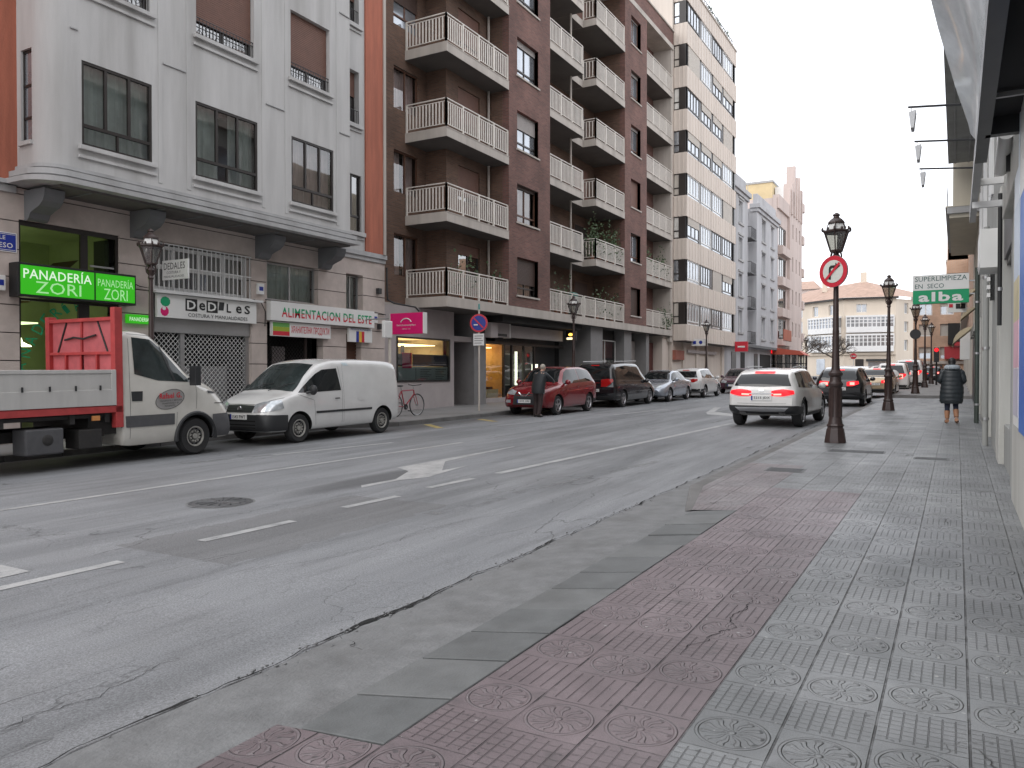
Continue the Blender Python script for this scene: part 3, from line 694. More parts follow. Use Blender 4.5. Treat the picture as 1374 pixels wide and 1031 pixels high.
# ---------------- white apartment building over a stone shop base
b1=thing('apartment_building','white rendered apartment building on rounded brackets over a pale stone shop base with the bakery','building',(-20,12,0.1))
F=left(b1,-16.5)
ops=[(9.03,11.23,-.3,4.62),(12.03,15.05,-.3,4.66),(15.6,17.8,-.3,2.95),(15.6,17.6,3.55,4.62),(18.83,19.54,-.3,2.75),(18.83,19.62,3.5,4.63)]
g=F.g(); wall_open(g,-.45,0,2.0,20.72,0.0,5.25,ops,stone,course=0.56,groove=.022,joint=stonejoint,gd=.035,zref=.10)
g.build('stone_base',b1)
g=F.g(); g.box(-.2,.10,17.9,20.74,5.25,5.40,trim_grey); g.box(-.2,.05,17.9,20.72,5.12,5.25,trim_grey); g.build('string_course',b1,bevel=.01); g=F.g(); g.box(-.3,.12,2,9.0,5.27,5.36,trim_grey); g.box(-.3,.05,2,8.97,5.12,5.27,trim_grey)
g.build('string_course',b1,bevel=.01)
g=F.g(); g.box(-10,-3.0,2,20.7,0,16.5,dark); g.box(-3.0,-.8,2,20.7,4.7,16.5,dark); g.build('core',b1)
g=F.g(); g.box(-.45,.03,2,9.0,5.36,16.5,terracotta); g.build('terracotta_wall',b1); g=F.g()
g.box(-.45,.10,19.66,20.52,5.40,16.5,terracotta); g.build('terracotta_wall',b1)
g=F.g(); g.box(-.45,.14,20.52,20.64,5.40,16.5,cream); g.build('corner_strip',b1)
# setback wall at the right of the projecting volume
rops=[(18.78,19.5,5.95,7.74),(18.78,19.4,9.3,10.97),(18.78,19.4,12.4,14.0)]
g=F.g(); wall_open(g,-.3,.05,17.87,19.66,5.40,16.5,rops,render_white)
for o in rops: g.box(.05,.16,o[0]-.06,o[1]+.1,o[2]-.12,o[2],render_white); g.box(.05,.09,o[0]-.06,o[1]+.1,o[2]-.22,o[2]-.14,render_white)
g.build('setback_wall',b1)
window(F,18.78,19.5,5.95,7.74,-.02,frameb,(.45,),trans=.28,cur=curtainp)
window(F,18.78,19.4,9.3,10.97,-.15,frameb,(.5,),shut=.45,shm=shutbr); window(F,18.78,19.4,12.4,14.0,-.15,frameb,(.5,),shut=.5,shm=shutbr)
for z in (9.3,12.4):
    g=F.g()
    for i in range(7): u=18.82+.095*i; g.cyl((.03,u,z+.02),(.03,u,z+.45),.008,.008,iron,5)
    g.cyl((.03,18.78,z+.45),(.03,19.4,z+.45),.012,.012,iron,6); g.build('window_railing',b1)
# projecting volume with a rounded left corner
R_=0.42; yc=9.0+R_
wops=[(9.74,11.35,6.15,7.87),(12.49,14.37,6.12,7.87),(15.54,17.17,6.1,7.85),(9.80,11.32,9.42,11.25),(12.52,14.27,9.42,11.25),(15.52,17.02,9.40,11.20),(9.8,11.3,12.6,14.3),(12.5,14.3,12.6,14.3),(15.5,17.0,12.6,14.3)]
g=F.g(); wall_open(g,.70,1.0,yc,17.87,5.35,16.5,wops,render_white)
g.box(0.05,.69,17.60,17.87,5.35,16.5,render_white)
arc=[(1.0-R_+R_*math.cos(t),yc-R_*math.sin(t)) for t in [PI/2*i/12 for i in range(13)]]
pl=[(1.0-R_,yc)]+arc
vs=[(a,b,z) for z in (5.35,16.5) for a,b in pl]; n=len(pl); g.add(vs,[(i,i+1,n+i+1,n+i) for i in range(n-1)],render_white)
# return wall with the narrow window opening
for (a,b,z0,z1) in ((0.0,.17,5.35,16.5),(.55,.585,5.35,16.5),(.17,.55,5.35,6.12),(.17,.55,7.95,9.4),(.17,.55,11.2,16.5)): g.box(a,b,9.0,9.2,z0,z1,render_white)
g.build('projecting_wall',b1,smooth=True,ang=.5)
for z0,z1 in ((6.12,7.95),(9.4,11.2)):
    g=F.g(); g.box(.17,.55,9.05,9.08,z0,z0+.05,frameb); g.box(.17,.55,9.05,9.08,z1-.05,z1,frameb); g.box(.17,.21,9.05,9.08,z0,z1,frameb); g.box(.51,.55,9.05,9.08,z0,z1,frameb)
    g.box(.17,.55,9.05,9.08,z0+(z1-z0)*.6,z0+(z1-z0)*.6+.05,frameb); g.box(.17,.55,9.05,9.08,z0+(z1-z0)*.25,z0+(z1-z0)*.25+.05,frameb)
    g.box(.15,.58,8.94,9.05,z0-.08,z0,render_white); fr=g.build('side_window',b1)
    g=F.g(); g.quad([(.17,9.07,z0),(.55,9.07,z0),(.55,9.07,z1),(.17,9.07,z1)],skyglass); child_of(g.build('pane',b1),fr)
g=F.g() # raised strips and sills
for a,b in ((11.50,11.60),(12.24,12.36),(14.50,14.62),(15.30,15.42),(17.28,17.40)): g.box(1.0,1.012,a,b,5.75,16.5,render_white)
for (u0,u1,z0,z1) in wops:
    g.box(1.0,1.09,u0-.09,u1+.09,z0-.10,z0-.01,render_white); g.box(1.0,1.05,u0-.09,u1+.09,z0-.27,z0-.21,render_white)
for a,b in ((9.5,9.66),(11.62,12.22),(14.64,15.28),(17.42,17.86)):
    for z in (8.42,11.85): g.box(1.0,1.03,a,b,z,z+.035,trim_grey)
g.build('wall_moulding',b1,bevel=.006)
# cornice mouldings round the corner
g=F.g()
for (off,z0,z1) in ((.05,5.58,5.65),(.02,5.53,5.58),(.17,5.42,5.53),(.12,5.37,5.42),(.26,5.27,5.37)):
    rr=R_+off; pts=[(0.0,9.0-off)]+[(1.0-R_+rr*math.cos(t),yc-rr*math.sin(t)) for t in [PI/2*(1-i/12) for i in range(13)]]+[(1.0+off,17.87+off*.6),(.5,17.87+off*.6),(.5,9.6),(0,9.6)]
    vs=[(a,b,z) for z in (z0,z1) for a,b in pts]; n=len(pts)
    g.add(vs,[tuple(range(n)),tuple(range(n,2*n))]+[(i,(i+1)%n,n+(i+1)%n,n+i) for i in range(n)],trim_grey)
g.build('cornice',b1)
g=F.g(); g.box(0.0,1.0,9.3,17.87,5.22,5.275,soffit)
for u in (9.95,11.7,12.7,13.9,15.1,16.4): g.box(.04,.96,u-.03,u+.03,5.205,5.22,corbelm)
g.build('soffit',b1)
for u in (9.28,11.63,15.33,18.0):
    g=F.g(); prof=[(0,4.62),(.09,4.62),(.15,4.66),(.21,4.76),(.36,4.82),(.52,4.87),(.64,4.96),(.70,5.06),(.72,5.20),(0,5.20)]
    w=.28; y0=u-w/2 if u<17.5 else 17.60; w=.28
    vs=[(a,y,z) for y in (y0,y0+w*1.5) for a,z in prof]; n=len(prof)
    g.add(vs,[tuple(range(n)),tuple(range(n,2*n))]+[(i,(i+1)%n,n+(i+1)%n,n+i) for i in range(n)],corbelm); g.build('bracket',b1,bevel=.01)
cs=[curtain,curtain,curtainp]
for i,(u0,u1,z0,z1) in enumerate(wops[:3]): window(F,u0,u1,z0,z1,.985,frameb,(.333,.667),trans=.24,lower=(.5,),cur=cs[i],gl=glass,fw=.055)
for i,(u0,u1,z0,z1) in enumerate(wops[3:]):
    window(F,u0,u1,z0,z1,.86,frameb,(.5,),shut=(.76,.8,.78,1,.9,1)[i],shm=shutbr)
    g=F.g(); nb=int((u1-u0)/.1)
    for k in range(nb+1): u=u0+.03+(u1-u0-.06)*k/nb; g.cyl((.955,u,z0+.03),(.955,u,z0+.42),.008,.008,iron,5)
    for z in (z0+.05,z0+.34,z0+.43): g.cyl((.955,u0,z),(.955,u1,z),.011,.011,iron,6)
    for k in range(3):
        u=u0+(u1-u0)*(.2+.3*k); g.tube([(.96,u+.07*math.cos(t),z0+.2+.09*math.sin(t)) for t in [2*PI*q/10 for q in range(10)]],.007,iron,5,closed=True)
    g.build('window_railing',b1)
# ground floor fillings
def lit_room(F,u0,u1,z0,z1,w,d,wallm,name='interior'): return dark_box(F,u0,u1,z0,z1,w,d,wallm,name)
teal=mat('pale_teal_film',(0.62,0.76,0.78),.5,var=.05); navy=mat('navy_poster',(0.02,0.025,0.06),.4,var=.2)
roomgreen=mat('bakery_room_wall',(0.36,0.40,0.24),0.8,var=0.15,scale=.9)
roomorange=mat('bank_room_wall',(0.70,0.48,0.18),0.7,var=0.35,scale=1.2)
roomgrey=mat('office_room_wall',(0.42,0.40,0.33),0.8,var=0.3,scale=1.5)
roomlamp=emis('room_lamp',(1.0,0.95,0.8),6.0); dimlamp=emis('strip_lamp',(0.95,0.98,0.75),1.3); warmlamp=emis('warm_room_lamp',(1.0,0.68,0.32),3.2)
lit_room(F,9.03,11.23,.1,4.62,-.12,2.6,roomgreen)
g=F.g(); fw=.06
for u in (9.03,11.17): g.box(-.12,-.05,u,u+fw,.1,4.62,frameb)
g.box(-.12,-.05,9.09,11.17,4.52,4.62,frameb); g.box(-.12,-.05,9.09,11.17,3.0,3.12,frameb); g.box(-.12,-.06,10.36,10.52,3.12,4.52,frameb); g.box(-.12,-.06,10.30,10.55,.1,3.0,frameb)
g.box(-.11,-.07,10.58,11.14,3.85,3.89,galv)
sf=g.build('shopfront_frame',b1)
g=F.g(); g.quad([(-.085,9.06,.1),(-.085,11.2,.1),(-.085,11.2,4.55),(-.085,9.06,4.55)],greenglass); child_of(g.build('pane',b1),sf)
g=F.g(); g.lathe([(.001,0),(.20,-.02),(.22,-.05),(.05,.05),(.01,.2)],(-1.3,9.75,2.15),roomlamp,18); g.lathe([(.001,0),(.12,-.02),(.10,.03),(.01,.2)],(-.8,9.2,2.95),roomlamp,14); g.box(-2.4,-1.4,9.15,10.2,2.62,2.65,dimlamp); o=g.build('ceiling_lamp',b1)
g=F.g(); g.box(-2.4,-.9,9.3,9.36,.1,2.0,roomgreen); g.box(-2.5,-1.6,9.5,10.2,.1,1.2,shopgrey); g.box(-2.6,-2.5,9.2,10.3,1.3,2.2,signwhite); g.box(-.6,-.2,11.0,11.1,3.4,4.5,darkgrey)
g.add([(-2.0,9.8,3.05),(-2.0,10.9,4.1),(-1.0,10.9,4.1),(-1.0,9.8,3.05)],[(0,1,2,3)],framebr); g.build('shop_fittings',b1)
g=F.g(); # curved lettering on the bakery glass
for i,ch in enumerate('PANADERÍA'):
    t=i/8; a=math.radians(95-62*t); cu_=10.55-1.42*math.cos(math.radians(8+70*t)); cz=1.15+1.72*math.sin(math.radians(4+76*t))
    R=(0,math.cos(a),math.sin(a)); U=(0,-math.sin(a),math.cos(a)); text_g(g,ch,.17,.24,(-.07,cu_,cz),R,U,greenm,depth=0)
g.build('window_lettering',b1)
# haberdashery: barred window, closed lattice shutter
window(F,12.03,15.05,3.52,4.60,-.2,framew,(.25,.5,.75),trans=.52,lower=(.25,.5,.75),gl=glassdk,fw=.09,back=darkwarm)
g=F.g()
for i in range(22): u=12.1+2.9*i/21; g.box(-.012,.012,u-.009,u+.009,3.50,4.62,framew)
for z in (3.50,4.08,4.61): g.box(.012,.026,12.06,15.04,z-.012,z+.012,framew)
g.build('window_bars',b1)
dark_box(F,12.03,15.05,.1,3.5,-.2,1.2,dark)
g=F.g(); g.box(-.2,-.1,12.03,12.13,.1,2.95,framew); g.box(-.2,-.1,12.9,13.02,.1,2.7,galv); g.box(-.2,-.1,14.93,15.05,.1,2.95,galv); g.box(-.25,-.05,12.03,15.05,2.5,2.85,galv)
def lattice(g,u0,u1,z0,z1,w,m,s=.13,r=.007):
    n=int(((u1-u0)+(z1-z0))/s)
    for k in range(n):
        for sg in (1,-1):
            # z = z0 + sg*(u-u0) + c
            c=k*s-(u1-u0) if sg>0 else k*s
            pts=[]
            for (u,z) in ((u0,z0+c),(u1,z0+c+sg*(u1-u0))): pts.append((u,z))
            (ua,za),(ub,zb)=pts
            def clip(ua,za,ub,zb):
                t0,t1=0,1; dz=zb-za
                if abs(dz)<1e-9: return None
                ta=(z0-za)/dz; tb=(z1-za)/dz
                lo,hi=min(ta,tb),max(ta,tb); t0=max(t0,lo); t1=min(t1,hi)
                if t1-t0<.01: return None
                return (ua+(ub-ua)*t0,za+dz*t0,ua+(ub-ua)*t1,za+dz*t1)
            q=clip(ua,za,ub,zb)
            if q: g.cyl((w+.004*sg,q[0],q[1]),(w+.004*sg,q[2],q[3]),r,r,m,4,cap=False)
lattice(g,13.02,14.93,.15,2.5,-.12,framew); lattice(g,12.13,12.9,.15,2.5,-.12,framew)
g.build('lattice_shutter',b1)
g=F.g(); g.box(-.6,-.55,13.3,14.7,.3,1.7,colgrey); g.box(-.55,-.5,13.6,13.9,.9,1.5,shopgrey); g.build('shop_display',b1)
# grocer: greenish window above, dark shop below
window(F,15.6,17.6,3.55,4.60,-.15,galv,(.5,),gl=glass,cur=curtain,fw=.05)
dark_box(F,15.6,17.8,.1,2.95,-.25,1.6,dark)
g=F.g(); lattice(g,15.65,17.3,.15,2.6,-.3,chassism,s=.12,r=.006); g.box(-.34,-.26,17.3,17.4,.1,2.9,frameb); g.box(-.34,-.26,15.6,17.8,2.6,2.68,frameb); g.build('lattice_shutter',b1)
g=F.g(); g.box(-.8,-.75,16.5,17.0,1.3,2.3,shopgrey); g.box(-.6,-.56,16.2,17.1,.9,1.1,shopgrey); g.build('shop_display',b1)
window(F,18.83,19.62,3.5,4.6,-.2,galv,(.5,),gl=glass,cur=curtain,fw=.04)
g=F.g(); 
for i in range(26): z=.15+.1*i; g.box(-.26,-.22,18.83,19.54,z,z+.085,framebr)
g.box(-.3,-.26,18.83,19.54,.1,2.75,framebr); g.build('slatted_shutter',b1)

# signs and fittings on the white building (each its own thing)
def signbox(name,label,loc,fn,group=None,cat='sign'):
    t=thing(name,label,cat,loc,group=group); fn(t); return t
# sign text must be placed in world space: use a world frame version of text
_tg=text_g
def wt(F,g,s,w,h,u,z,wo,m,bold=0.0,shear=0.0,cut=None):
    """text on a facade frame: lower left at (u,z), standing wo in front of the plane; cut=(height, colour above it)"""
    T=g.T; g.T=None; o=F.T((wo,u,z))
    if not cut: _tg(g,s,w,h,o,F.u,(0,0,1),m,0,shear,bold)
    else:
        q=G(); _tg(q,s,w,h,o,F.u,(0,0,1),m,0,shear,bold)
        for up,mm in ((False,m),(True,cut[1])):
            me=bpy.data.meshes.new('t'); me.from_pydata(q.v,[],q.f); bm=bmesh.new(); bm.from_mesh(me); bpy.data.meshes.remove(me)
            bmesh.ops.bisect_plane(bm,geom=bm.verts[:]+bm.edges[:]+bm.faces[:],plane_co=(0,0,cut[0]),plane_no=(0,0,1),clear_outer=not up,clear_inner=up)
            bm.verts.index_update(); g.add([v.co.copy() for v in bm.verts],[tuple(v.index for v in f.verts) for f in bm.faces],mm); bm.free()
    g.T=T
def bakery(t):
    F=left(t,-16.5); g=F.g(); g.box(.02,.34,8.82,11.40,3.04,3.72,signblack); g.build('sign_case',t,bevel=.01)
    g=F.g(); g.box(.34,.35,8.87,10.40,3.09,3.67,greenlit); g.box(.34,.35,10.44,11.36,3.09,3.67,greenlit); g.build('lit_panel',t)
    g=F.g(); wt(F,g,'PANADERÍA',1.42,.24,8.92,3.41,.353,whitelit,.01); wt(F,g,'ZORI',.95,.24,9.16,3.13,.353,palelit)
    wt(F,g,'PANADERÍA',.84,.20,10.48,3.40,.353,palelit); wt(F,g,'ZORI',.56,.24,10.62,3.12,.353,palelit); g.build('lettering',t)
signbox('shop_sign','long bright green lit sign box reading PANADERÍA ZORI twice over the bakery',(-16.5,10,3.0),bakery)
def haber(t):
    F=left(t,-16.5); g=F.g(); g.box(0.03,.12,12.10,15.12,2.84,3.40,signwhite); g.box(.0,.22,12.0,15.28,3.41,3.47,framew); g.build('sign_board',t,bevel=.005)
    g=F.g()
    for (s,u,w,m,bx) in (('D',12.92,.25,signwhite,signblack),('e',13.27,.19,signblack,None),('D',13.54,.25,signwhite,signblack),('L',14.12,.14,signblack,None),('e',14.42,.19,signblack,None),('S',14.70,.19,signblack,None)):
        if bx: g.box(.12,.126,u-.04,u+w+.05,3.04,3.34,bx)
        wt(F,g,s,w,.22 if s!='e' else .19,u,3.08,.13,m,.02)
    g.add([(.127,13.86,3.12),(.127,13.89,3.33),(.127,14.05,3.33),(.127,14.02,3.12)],[(0,1,2,3)],darkgrey)
    wt(F,g,'COSTURA Y MANUALIDADES',1.85,.09,12.95,2.90,.13,signblack)
    g.build('lettering',t)
    g=F.g(); g.ball((.12,12.30,2.99),.12,magenta,10,(.06,1,1)); g.ball((.12,12.32,3.22),.12,greenm,10,(.06,1.2,1)); g.ball((.128,12.28,3.06),.05,signwhite,8,(.06,1,1)); g.build('emblem',t)
signbox('shop_sign','white shop board with collage letters DeDaLes over the haberdashery',(-16.5,13.5,2.84),haber)
def banner(t):
    F=left(t,-16.5); 
    g=G(); g.box(-16.46,-15.55,12.30,12.34,3.72,4.18,signwhite); g.build('panel',t,bevel=.003)
    g=G(); _tg(g,'DEDALES',.75,.16,(-16.40,12.297,3.96),(1,0,0),(0,0,1),signblack,0); _tg(g,'COSTURA Y',.5,.06,(-16.3,12.297,3.86),(1,0,0),(0,0,1),darkgrey,0); _tg(g,'MANUALIDADES',.72,.05,(-16.4,12.297,3.77),(1,0,0),(0,0,1),darkgrey,0); g.build('lettering',t)
signbox('projecting_sign','small white projecting sign in front of the barred window behind the street lamp',(-16.5,12.3,3.7),banner)
def groc(t):
    F=left(t,-16.5); g=F.g(); g.box(0.03,.20,15.55,19.95,2.97,3.50,signwhite); g.build('sign_board',t,bevel=.005)
    g=F.g()
    s='ALIMENTACION DEL ESTE'; wt(F,g,s,3.85,.27,15.95,3.08,.204,signred,.02,cut=(3.215,greenm))
    g.build('lettering',t)
signbox('shop_sign','long white board with green and red letters reading ALIMENTACION DEL ESTE',(-16.5,17.7,3.0),groc)
def prod(t):
    F=left(t,-16.5); g=F.g(); g.box(0.02,.12,15.68,18.0,2.55,2.95,signwhite); g.build('sign_board',t,bevel=.004)
    g=F.g()
    for i,(m) in enumerate((signred,mat('flag_yellow_green',(0.30,0.38,0.03),.5,var=.03),greenlit if False else mat('flag_green',(0.12,0.35,0.08),.5,var=.03))): g.box(.12,.124,15.70,16.32,2.57+.12*i,2.57+.12*(i+1)-.002,m)
    wt(F,g,'ХРАНИТЕЛНИ ПРОДУКТИ',1.55,.24,16.38,2.62,.126,signred,.01); g.build('lettering',t)
signbox('shop_sign','white board with red Cyrillic letters and a striped flag hanging under the grocer sign',(-16.5,16.8,2.6),prod)
def flagb(t):
    F=left(t,-16.5); g=F.g(); g.box(0.02,.10,18.85,19.95,2.50,2.93,signwhite); g.build('sign_board',t)
    g=F.g(); 
    for i,m in enumerate((signblue,mat('flag_yellow',(0.70,0.45,0.05),.5,var=.03),signred)): g.box(.10,.104,19.18+.13*i,19.305+.13*i,2.50,2.84,m)
    wt(F,g,'PRODUSE ROMANESTI',.95,.05,18.92,2.87,.105,signblue); g.build('flag',t)
signbox('shop_sign','small white board with a blue yellow and red flag above the brown shutter',(-16.5,19.3,2.5),flagb)
def plate(t):
    F=left(t,-16.5); g=F.g(); g.box(0.0,.02,8.05,8.98,3.93,4.32,signwhite); g.box(.02,.024,8.07,8.96,3.95,4.30,signblue); g.build('plate',t)
    g=F.g(); g.box(.024,.026,8.08,8.95,3.965,3.975,signwhite); g.box(.024,.026,8.08,8.95,4.275,4.285,signwhite); wt(F,g,'CALLE',.36,.08,8.40,4.17,.026,signwhite,.01); wt(F,g,'PROGRESO',.78,.10,8.12,4.01,.026,signwhite,.01); g.build('lettering',t)
signbox('street_name_plate','blue street name plate with white letters on the stone pier left of the bakery',(-16.5,8.5,4),plate,cat='street sign')
def gmini(t):
    F=left(t,-16.5); g=F.g(); g.box(.02,.1,11.35,11.95,2.66,2.86,greenlit); g.build('panel',t); g=F.g(); wt(F,g,'PANADERIA',.5,.09,11.4,2.71,.103,whitelit); g.build('lettering',t)
signbox('shop_sign','small green sign just above the truck cab beside the lamp post',(-16.5,11.7,2.7),gmini)
for (u,z,lab) in ((8.62,3.30,'white alarm box on the pier left of the green bakery sign'),(15.32,3.80,'white alarm box between the barred window and the greenish window'),(20.15,3.30,'white box at the right end of the grocer sign')):
    t=thing('alarm_box',lab,'box',(-16.5,u,z),group='small boxes on the stone pillars'); F=left(t,-16.5); g=F.g(); g.box(0,.09,u-.11,u+.11,z-.15,z+.15,signwhite); g.build('case',t,bevel=.012); g=F.g(); g.box(.09,.094,u-.07,u+.07,z-.05,z+.06,signblue); g.build('badge',t)
def cable(name,label,pts,r=.012): g=G(); g.tube(pts,r,cablem,6); return tag(g.build(name,smooth=True),label,'cable')
cable('cable','black cable sagging along the stone pier between bakery and barred window',[(-16.46,11.4,3.62),(-16.44,11.7,3.52),(-16.45,12.0,3.50),(-16.44,12.06,2.9),(-16.45,12.05,2.3)])
cable('cable','black cable running above the grocer sign to the alley corner',[(-16.46,15.1,3.50),(-16.44,15.35,3.42),(-16.45,15.5,3.2),(-16.45,15.48,2.8)])
cable('cable','black cable running under the upper windows of the grocer',[(-16.45,15.5,3.53),(-16.44,17,3.51),(-16.44,18.5,3.49),(-16.44,20.1,3.5),(-16.44,20.7,3.45)],.014)
cable('cable','thick black cable bundle dropping between the stone corner and the brick wall',[(-16.40,20.70,5.0),(-16.40,20.72,4.2),(-16.40,20.75,3.95),(-16.3,20.95,3.85),(-16.1,21.3,3.80),(-15.9,21.6,3.75),(-15.85,21.75,3.62)],.03)
for (u,z) in ((20.35,4.2),(20.4,3.05)):
    tag(G().box(-16.5,-16.38,u-.08,u+.08,z-.09,z+.09,darkgrey).build('junction_box',bevel=.01),'dark junction box on the stone corner, '+('upper' if z>4 else 'lower')+' one','box')

# ---------------- red-brown brick apartment block with white balconies
b2=thing('brick_apartment_block','tall red-brown brick apartment block with cream railed balconies and shops at street level','building',(-20,34,.35))
LV=[4.22+2.95*i for i in range(7)]  # slab tops: balconies
TOP=22.75
F=left(b2,-15.5)
# piers with windows
def pier(u0,u1,wu0,wu1,side=True):
    ops=[]
    for k in range(6): z=LV[k]; ops.append((wu0,wu1,z+.48,z+2.02))
    g=F.g(); wall_open(g,-.30,0,u0,u1,4.22,LV[6]-.3,ops,brickm)
    for o in ops:
        g.box(-.296,-.02,o[1],o[1]+.012,o[2],o[3],jamb); g.box(-.02,.05,o[0]-.08,o[1]+.08,o[2]-.07,o[2]-.002,cream)
    g.box(-1.8,-.302,u0,u0+.25,4.22,LV[6]-.3,brick2); g.box(-1.8,-.302,u1-.25,u1,4.22,LV[6]-.3,brickm)
    g.build('brick_pier',b2); return ops
o1=pier(27.28,30.9,27.95,29.80); o2=pier(39.80,43.20,40.7,42.2)
pat=[(1.0,shutdk),(0,shutgrey),(.38,shutgrey),(.16,shutgrey),(0,shutgrey),(.2,shutgrey)]
for k,o in enumerate(o1):
    st=[(.68,shutdk),(.08,shutdk),(.42,shutgrey),(.16,shutgrey),(0,shutgrey),(.3,shutgrey)][k]
    window(F,*o,-.18,framebr if k in(1,) else frameb,(.5,),trans=.22,lower=(.5,),shut=st[0],shm=st[1],gl=skyglass if k in(2,3,4) else glass,cur=None if k in (2,3,4) else curtainp)
for k,o in enumerate(o2):
    st=[(1,shutdk),(0,shutgrey),(1,shutbr),(.1,shutgrey),(.1,shutgrey),(0.05,shutgrey)][k]
    window(F,*o,-.2,framebr,(.5,),trans=.2,shut=st[0],shm=st[1],gl=skyglass)
g=F.g(); g.box(-2.4,0,20.75,48,LV[6]-.02,TOP,brickm); g.box(-2.5,.06,20.75,48.05,TOP,TOP+.1,cream); g.build('parapet',b2)
g=F.g(); g.box(-2.4,.02,20.9,48.0,LV[6]-.30,LV[6]-.02,cream); g.build('roof_slab',b2)
# recess walls
g=F.g(); dops=[(22.25,23.7,LV[k]+.75,LV[k]+2.25) for k in range(6)]
wall_open(g,-2.2,-1.8,20.66,24.2,3.8,TOP,dops,brick2)
d2=[(25.0,26.55,LV[k]+.9,LV[k]+2.2) for k in range(6)]
g.box(-1.8,-.9,24.2,24.5,4.2,TOP-1.6,brick2); wall_open(g,-1.8,-.9,24.5,27.28,4.2,LV[6]-.3,d2,brick2)
d3=[(32.0,33.6,LV[k]+.02,LV[k]+2.15) for k in range(6)]; d4=[(37.2,38.9,LV[k]+.02,LV[k]+2.15) for k in range(6)]
g.box(-2.2,-1.8,30.65,39.85,3.8,TOP,brick2)
wall_open(g,-1.6,-1.2,43.0,48.0,4.2,LV[6]-.3,[(44.0,45.5,LV[k]+.02,LV[k]+2.1) for k in range(6)],brickm)
g.box(-1.2,-.05,47.7,48.0,3.5,LV[6]-.3,cream)
g.build('recessed_wall',b2)
g=F.g(); g.box(-10,-4.0,20.7,48,.2,TOP-.1,dark); g.box(-4,-2.25,20.7,48,3.9,TOP-.1,dark); g.build('core',b2)
for k in range(6):
    window(F,*dops[k],-1.86,framebr,(.5,),trans=.25 if k>2 else None,shut=(.0,.0,.0,.45,.35,.5)[k],shm=shutdk,gl=skyglass if k>2 else glass,cur=curtainp if k<3 else None)
    window(F,*d2[k],-.98,frameb,(.5,),shut=(.3,.85,1,.9,.75,.8)[k],shm=shutbr if k<4 else shutdk,gl=glassdk)
    for dd in (d3[k],d4[k]):
        g=F.g(); g.box(-1.8,-1.76,dd[0],dd[1],dd[2],dd[3],framebr); g.box(-1.76,-1.75,dd[0]+.08,dd[1]-.08,dd[2]+.1,dd[3]-.08,[shutdk,darkwarm,shutbr][k%3]); g.build('balcony_door',b2)
    g=F.g(); g.box(-1.22,-1.2,44.0,45.5,LV[k],LV[k]+2.1,shutbr); g.build('balcony_door',b2)
for u,w,z1 in ((27.05,-.80,LV[6]-.3),(34.3,-.6,LV[6]-.3)):
    g=F.g(); g.cyl((w,u,4.2),(w,u,z1),.05,.05,cream,8); g.build('downpipe',b2,smooth=True)
def rail(g,pts,z,h=.98,sp=.136):
    for (a,b) in zip(pts[:-1],pts[1:]):
        L=math.dist(a,b); 
        def P(t,zz): return (a[0]+(b[0]-a[0])*t,a[1]+(b[1]-a[1])*t,zz)
        dx=abs(b[0]-a[0])>abs(b[1]-a[1])
        lo=(min(a[0],b[0]),min(a[1],b[1])); hi=(max(a[0],b[0]),max(a[1],b[1]))
        e=.022
        g.box(lo[0]-e,hi[0]+e,lo[1]-e,hi[1]+e,z+h,z+h+.035,railm)
        e=.012
        g.box(lo[0]-e,hi[0]+e,lo[1]-e,hi[1]+e,z+.10,z+.125,railm); g.box(lo[0]-e,hi[0]+e,lo[1]-e,hi[1]+e,z+h-.10,z+h-.075,railm)
        n=max(2,int(L/sp)); npst=max(1,round(L/1.15))
        for i in range(n+1):
            p=P(i/n,0); 
            if dx: g.box(p[0]-.028,p[0]+.028,p[1]-.008,p[1]+.008,z+.125,z+h-.10,railm)
            else: g.box(p[0]-.008,p[0]+.008,p[1]-.026,p[1]+.026,z+.125,z+h-.10,railm)
        for i in range(npst+1):
            p=P(i/npst,0); g.box(p[0]-.03,p[0]+.03,p[1]-.03,p[1]+.03,z-.10,z+h,railm)
def balcony(k,u0,u1,back,lret=None,slabs=()):
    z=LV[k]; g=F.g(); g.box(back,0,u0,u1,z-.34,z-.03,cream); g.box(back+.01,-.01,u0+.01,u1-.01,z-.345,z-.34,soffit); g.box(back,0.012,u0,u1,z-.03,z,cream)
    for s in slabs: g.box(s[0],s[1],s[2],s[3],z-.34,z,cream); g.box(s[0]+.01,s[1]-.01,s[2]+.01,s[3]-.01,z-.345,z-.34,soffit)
    sl=g.build('balcony',b2)
    g=F.g(); pts=[(-.05,u0+.04),(-.05,u1-.04)]
    if lret is not None: pts=[(lret,u0+.04)]+pts
    rail(g,pts,z)
    child_of(g.build('railing',b2),sl)
for k in range(6):
    if k>0:
        balcony(k,22.9,27.28,-1.8,lret=-1.75); balcony(k,30.9,34.44,-1.8,slabs=[(-1.8,-.72,34.44,35.95)]); balcony(k,35.96,39.8,-1.8,lret=-.72); balcony(k,43.2,47.9,-1.2)
    else:
        for a,b,l in ((22.9,27.28,-1.75),(30.9,34.5,None),(34.62,39.8,None),(43.2,47.9,None)):
            g=F.g(); pts=[(-.05,a+.04),(-.05,b-.04)]
            if l: pts=[(l,a+.04)]+pts
            rail(g,pts,4.22); g.build('railing',b2)
g=F.g(); g.box(-2.2,0,22.9,48.0,3.86,4.22,cream); g.box(-2.19,-.01,22.91,47.9,3.85,3.86,soffit); g.box(-2.2,-1.75,20.72,22.9,3.86,4.0,cream); g.build('first_floor_slab',b2,bevel=.008)
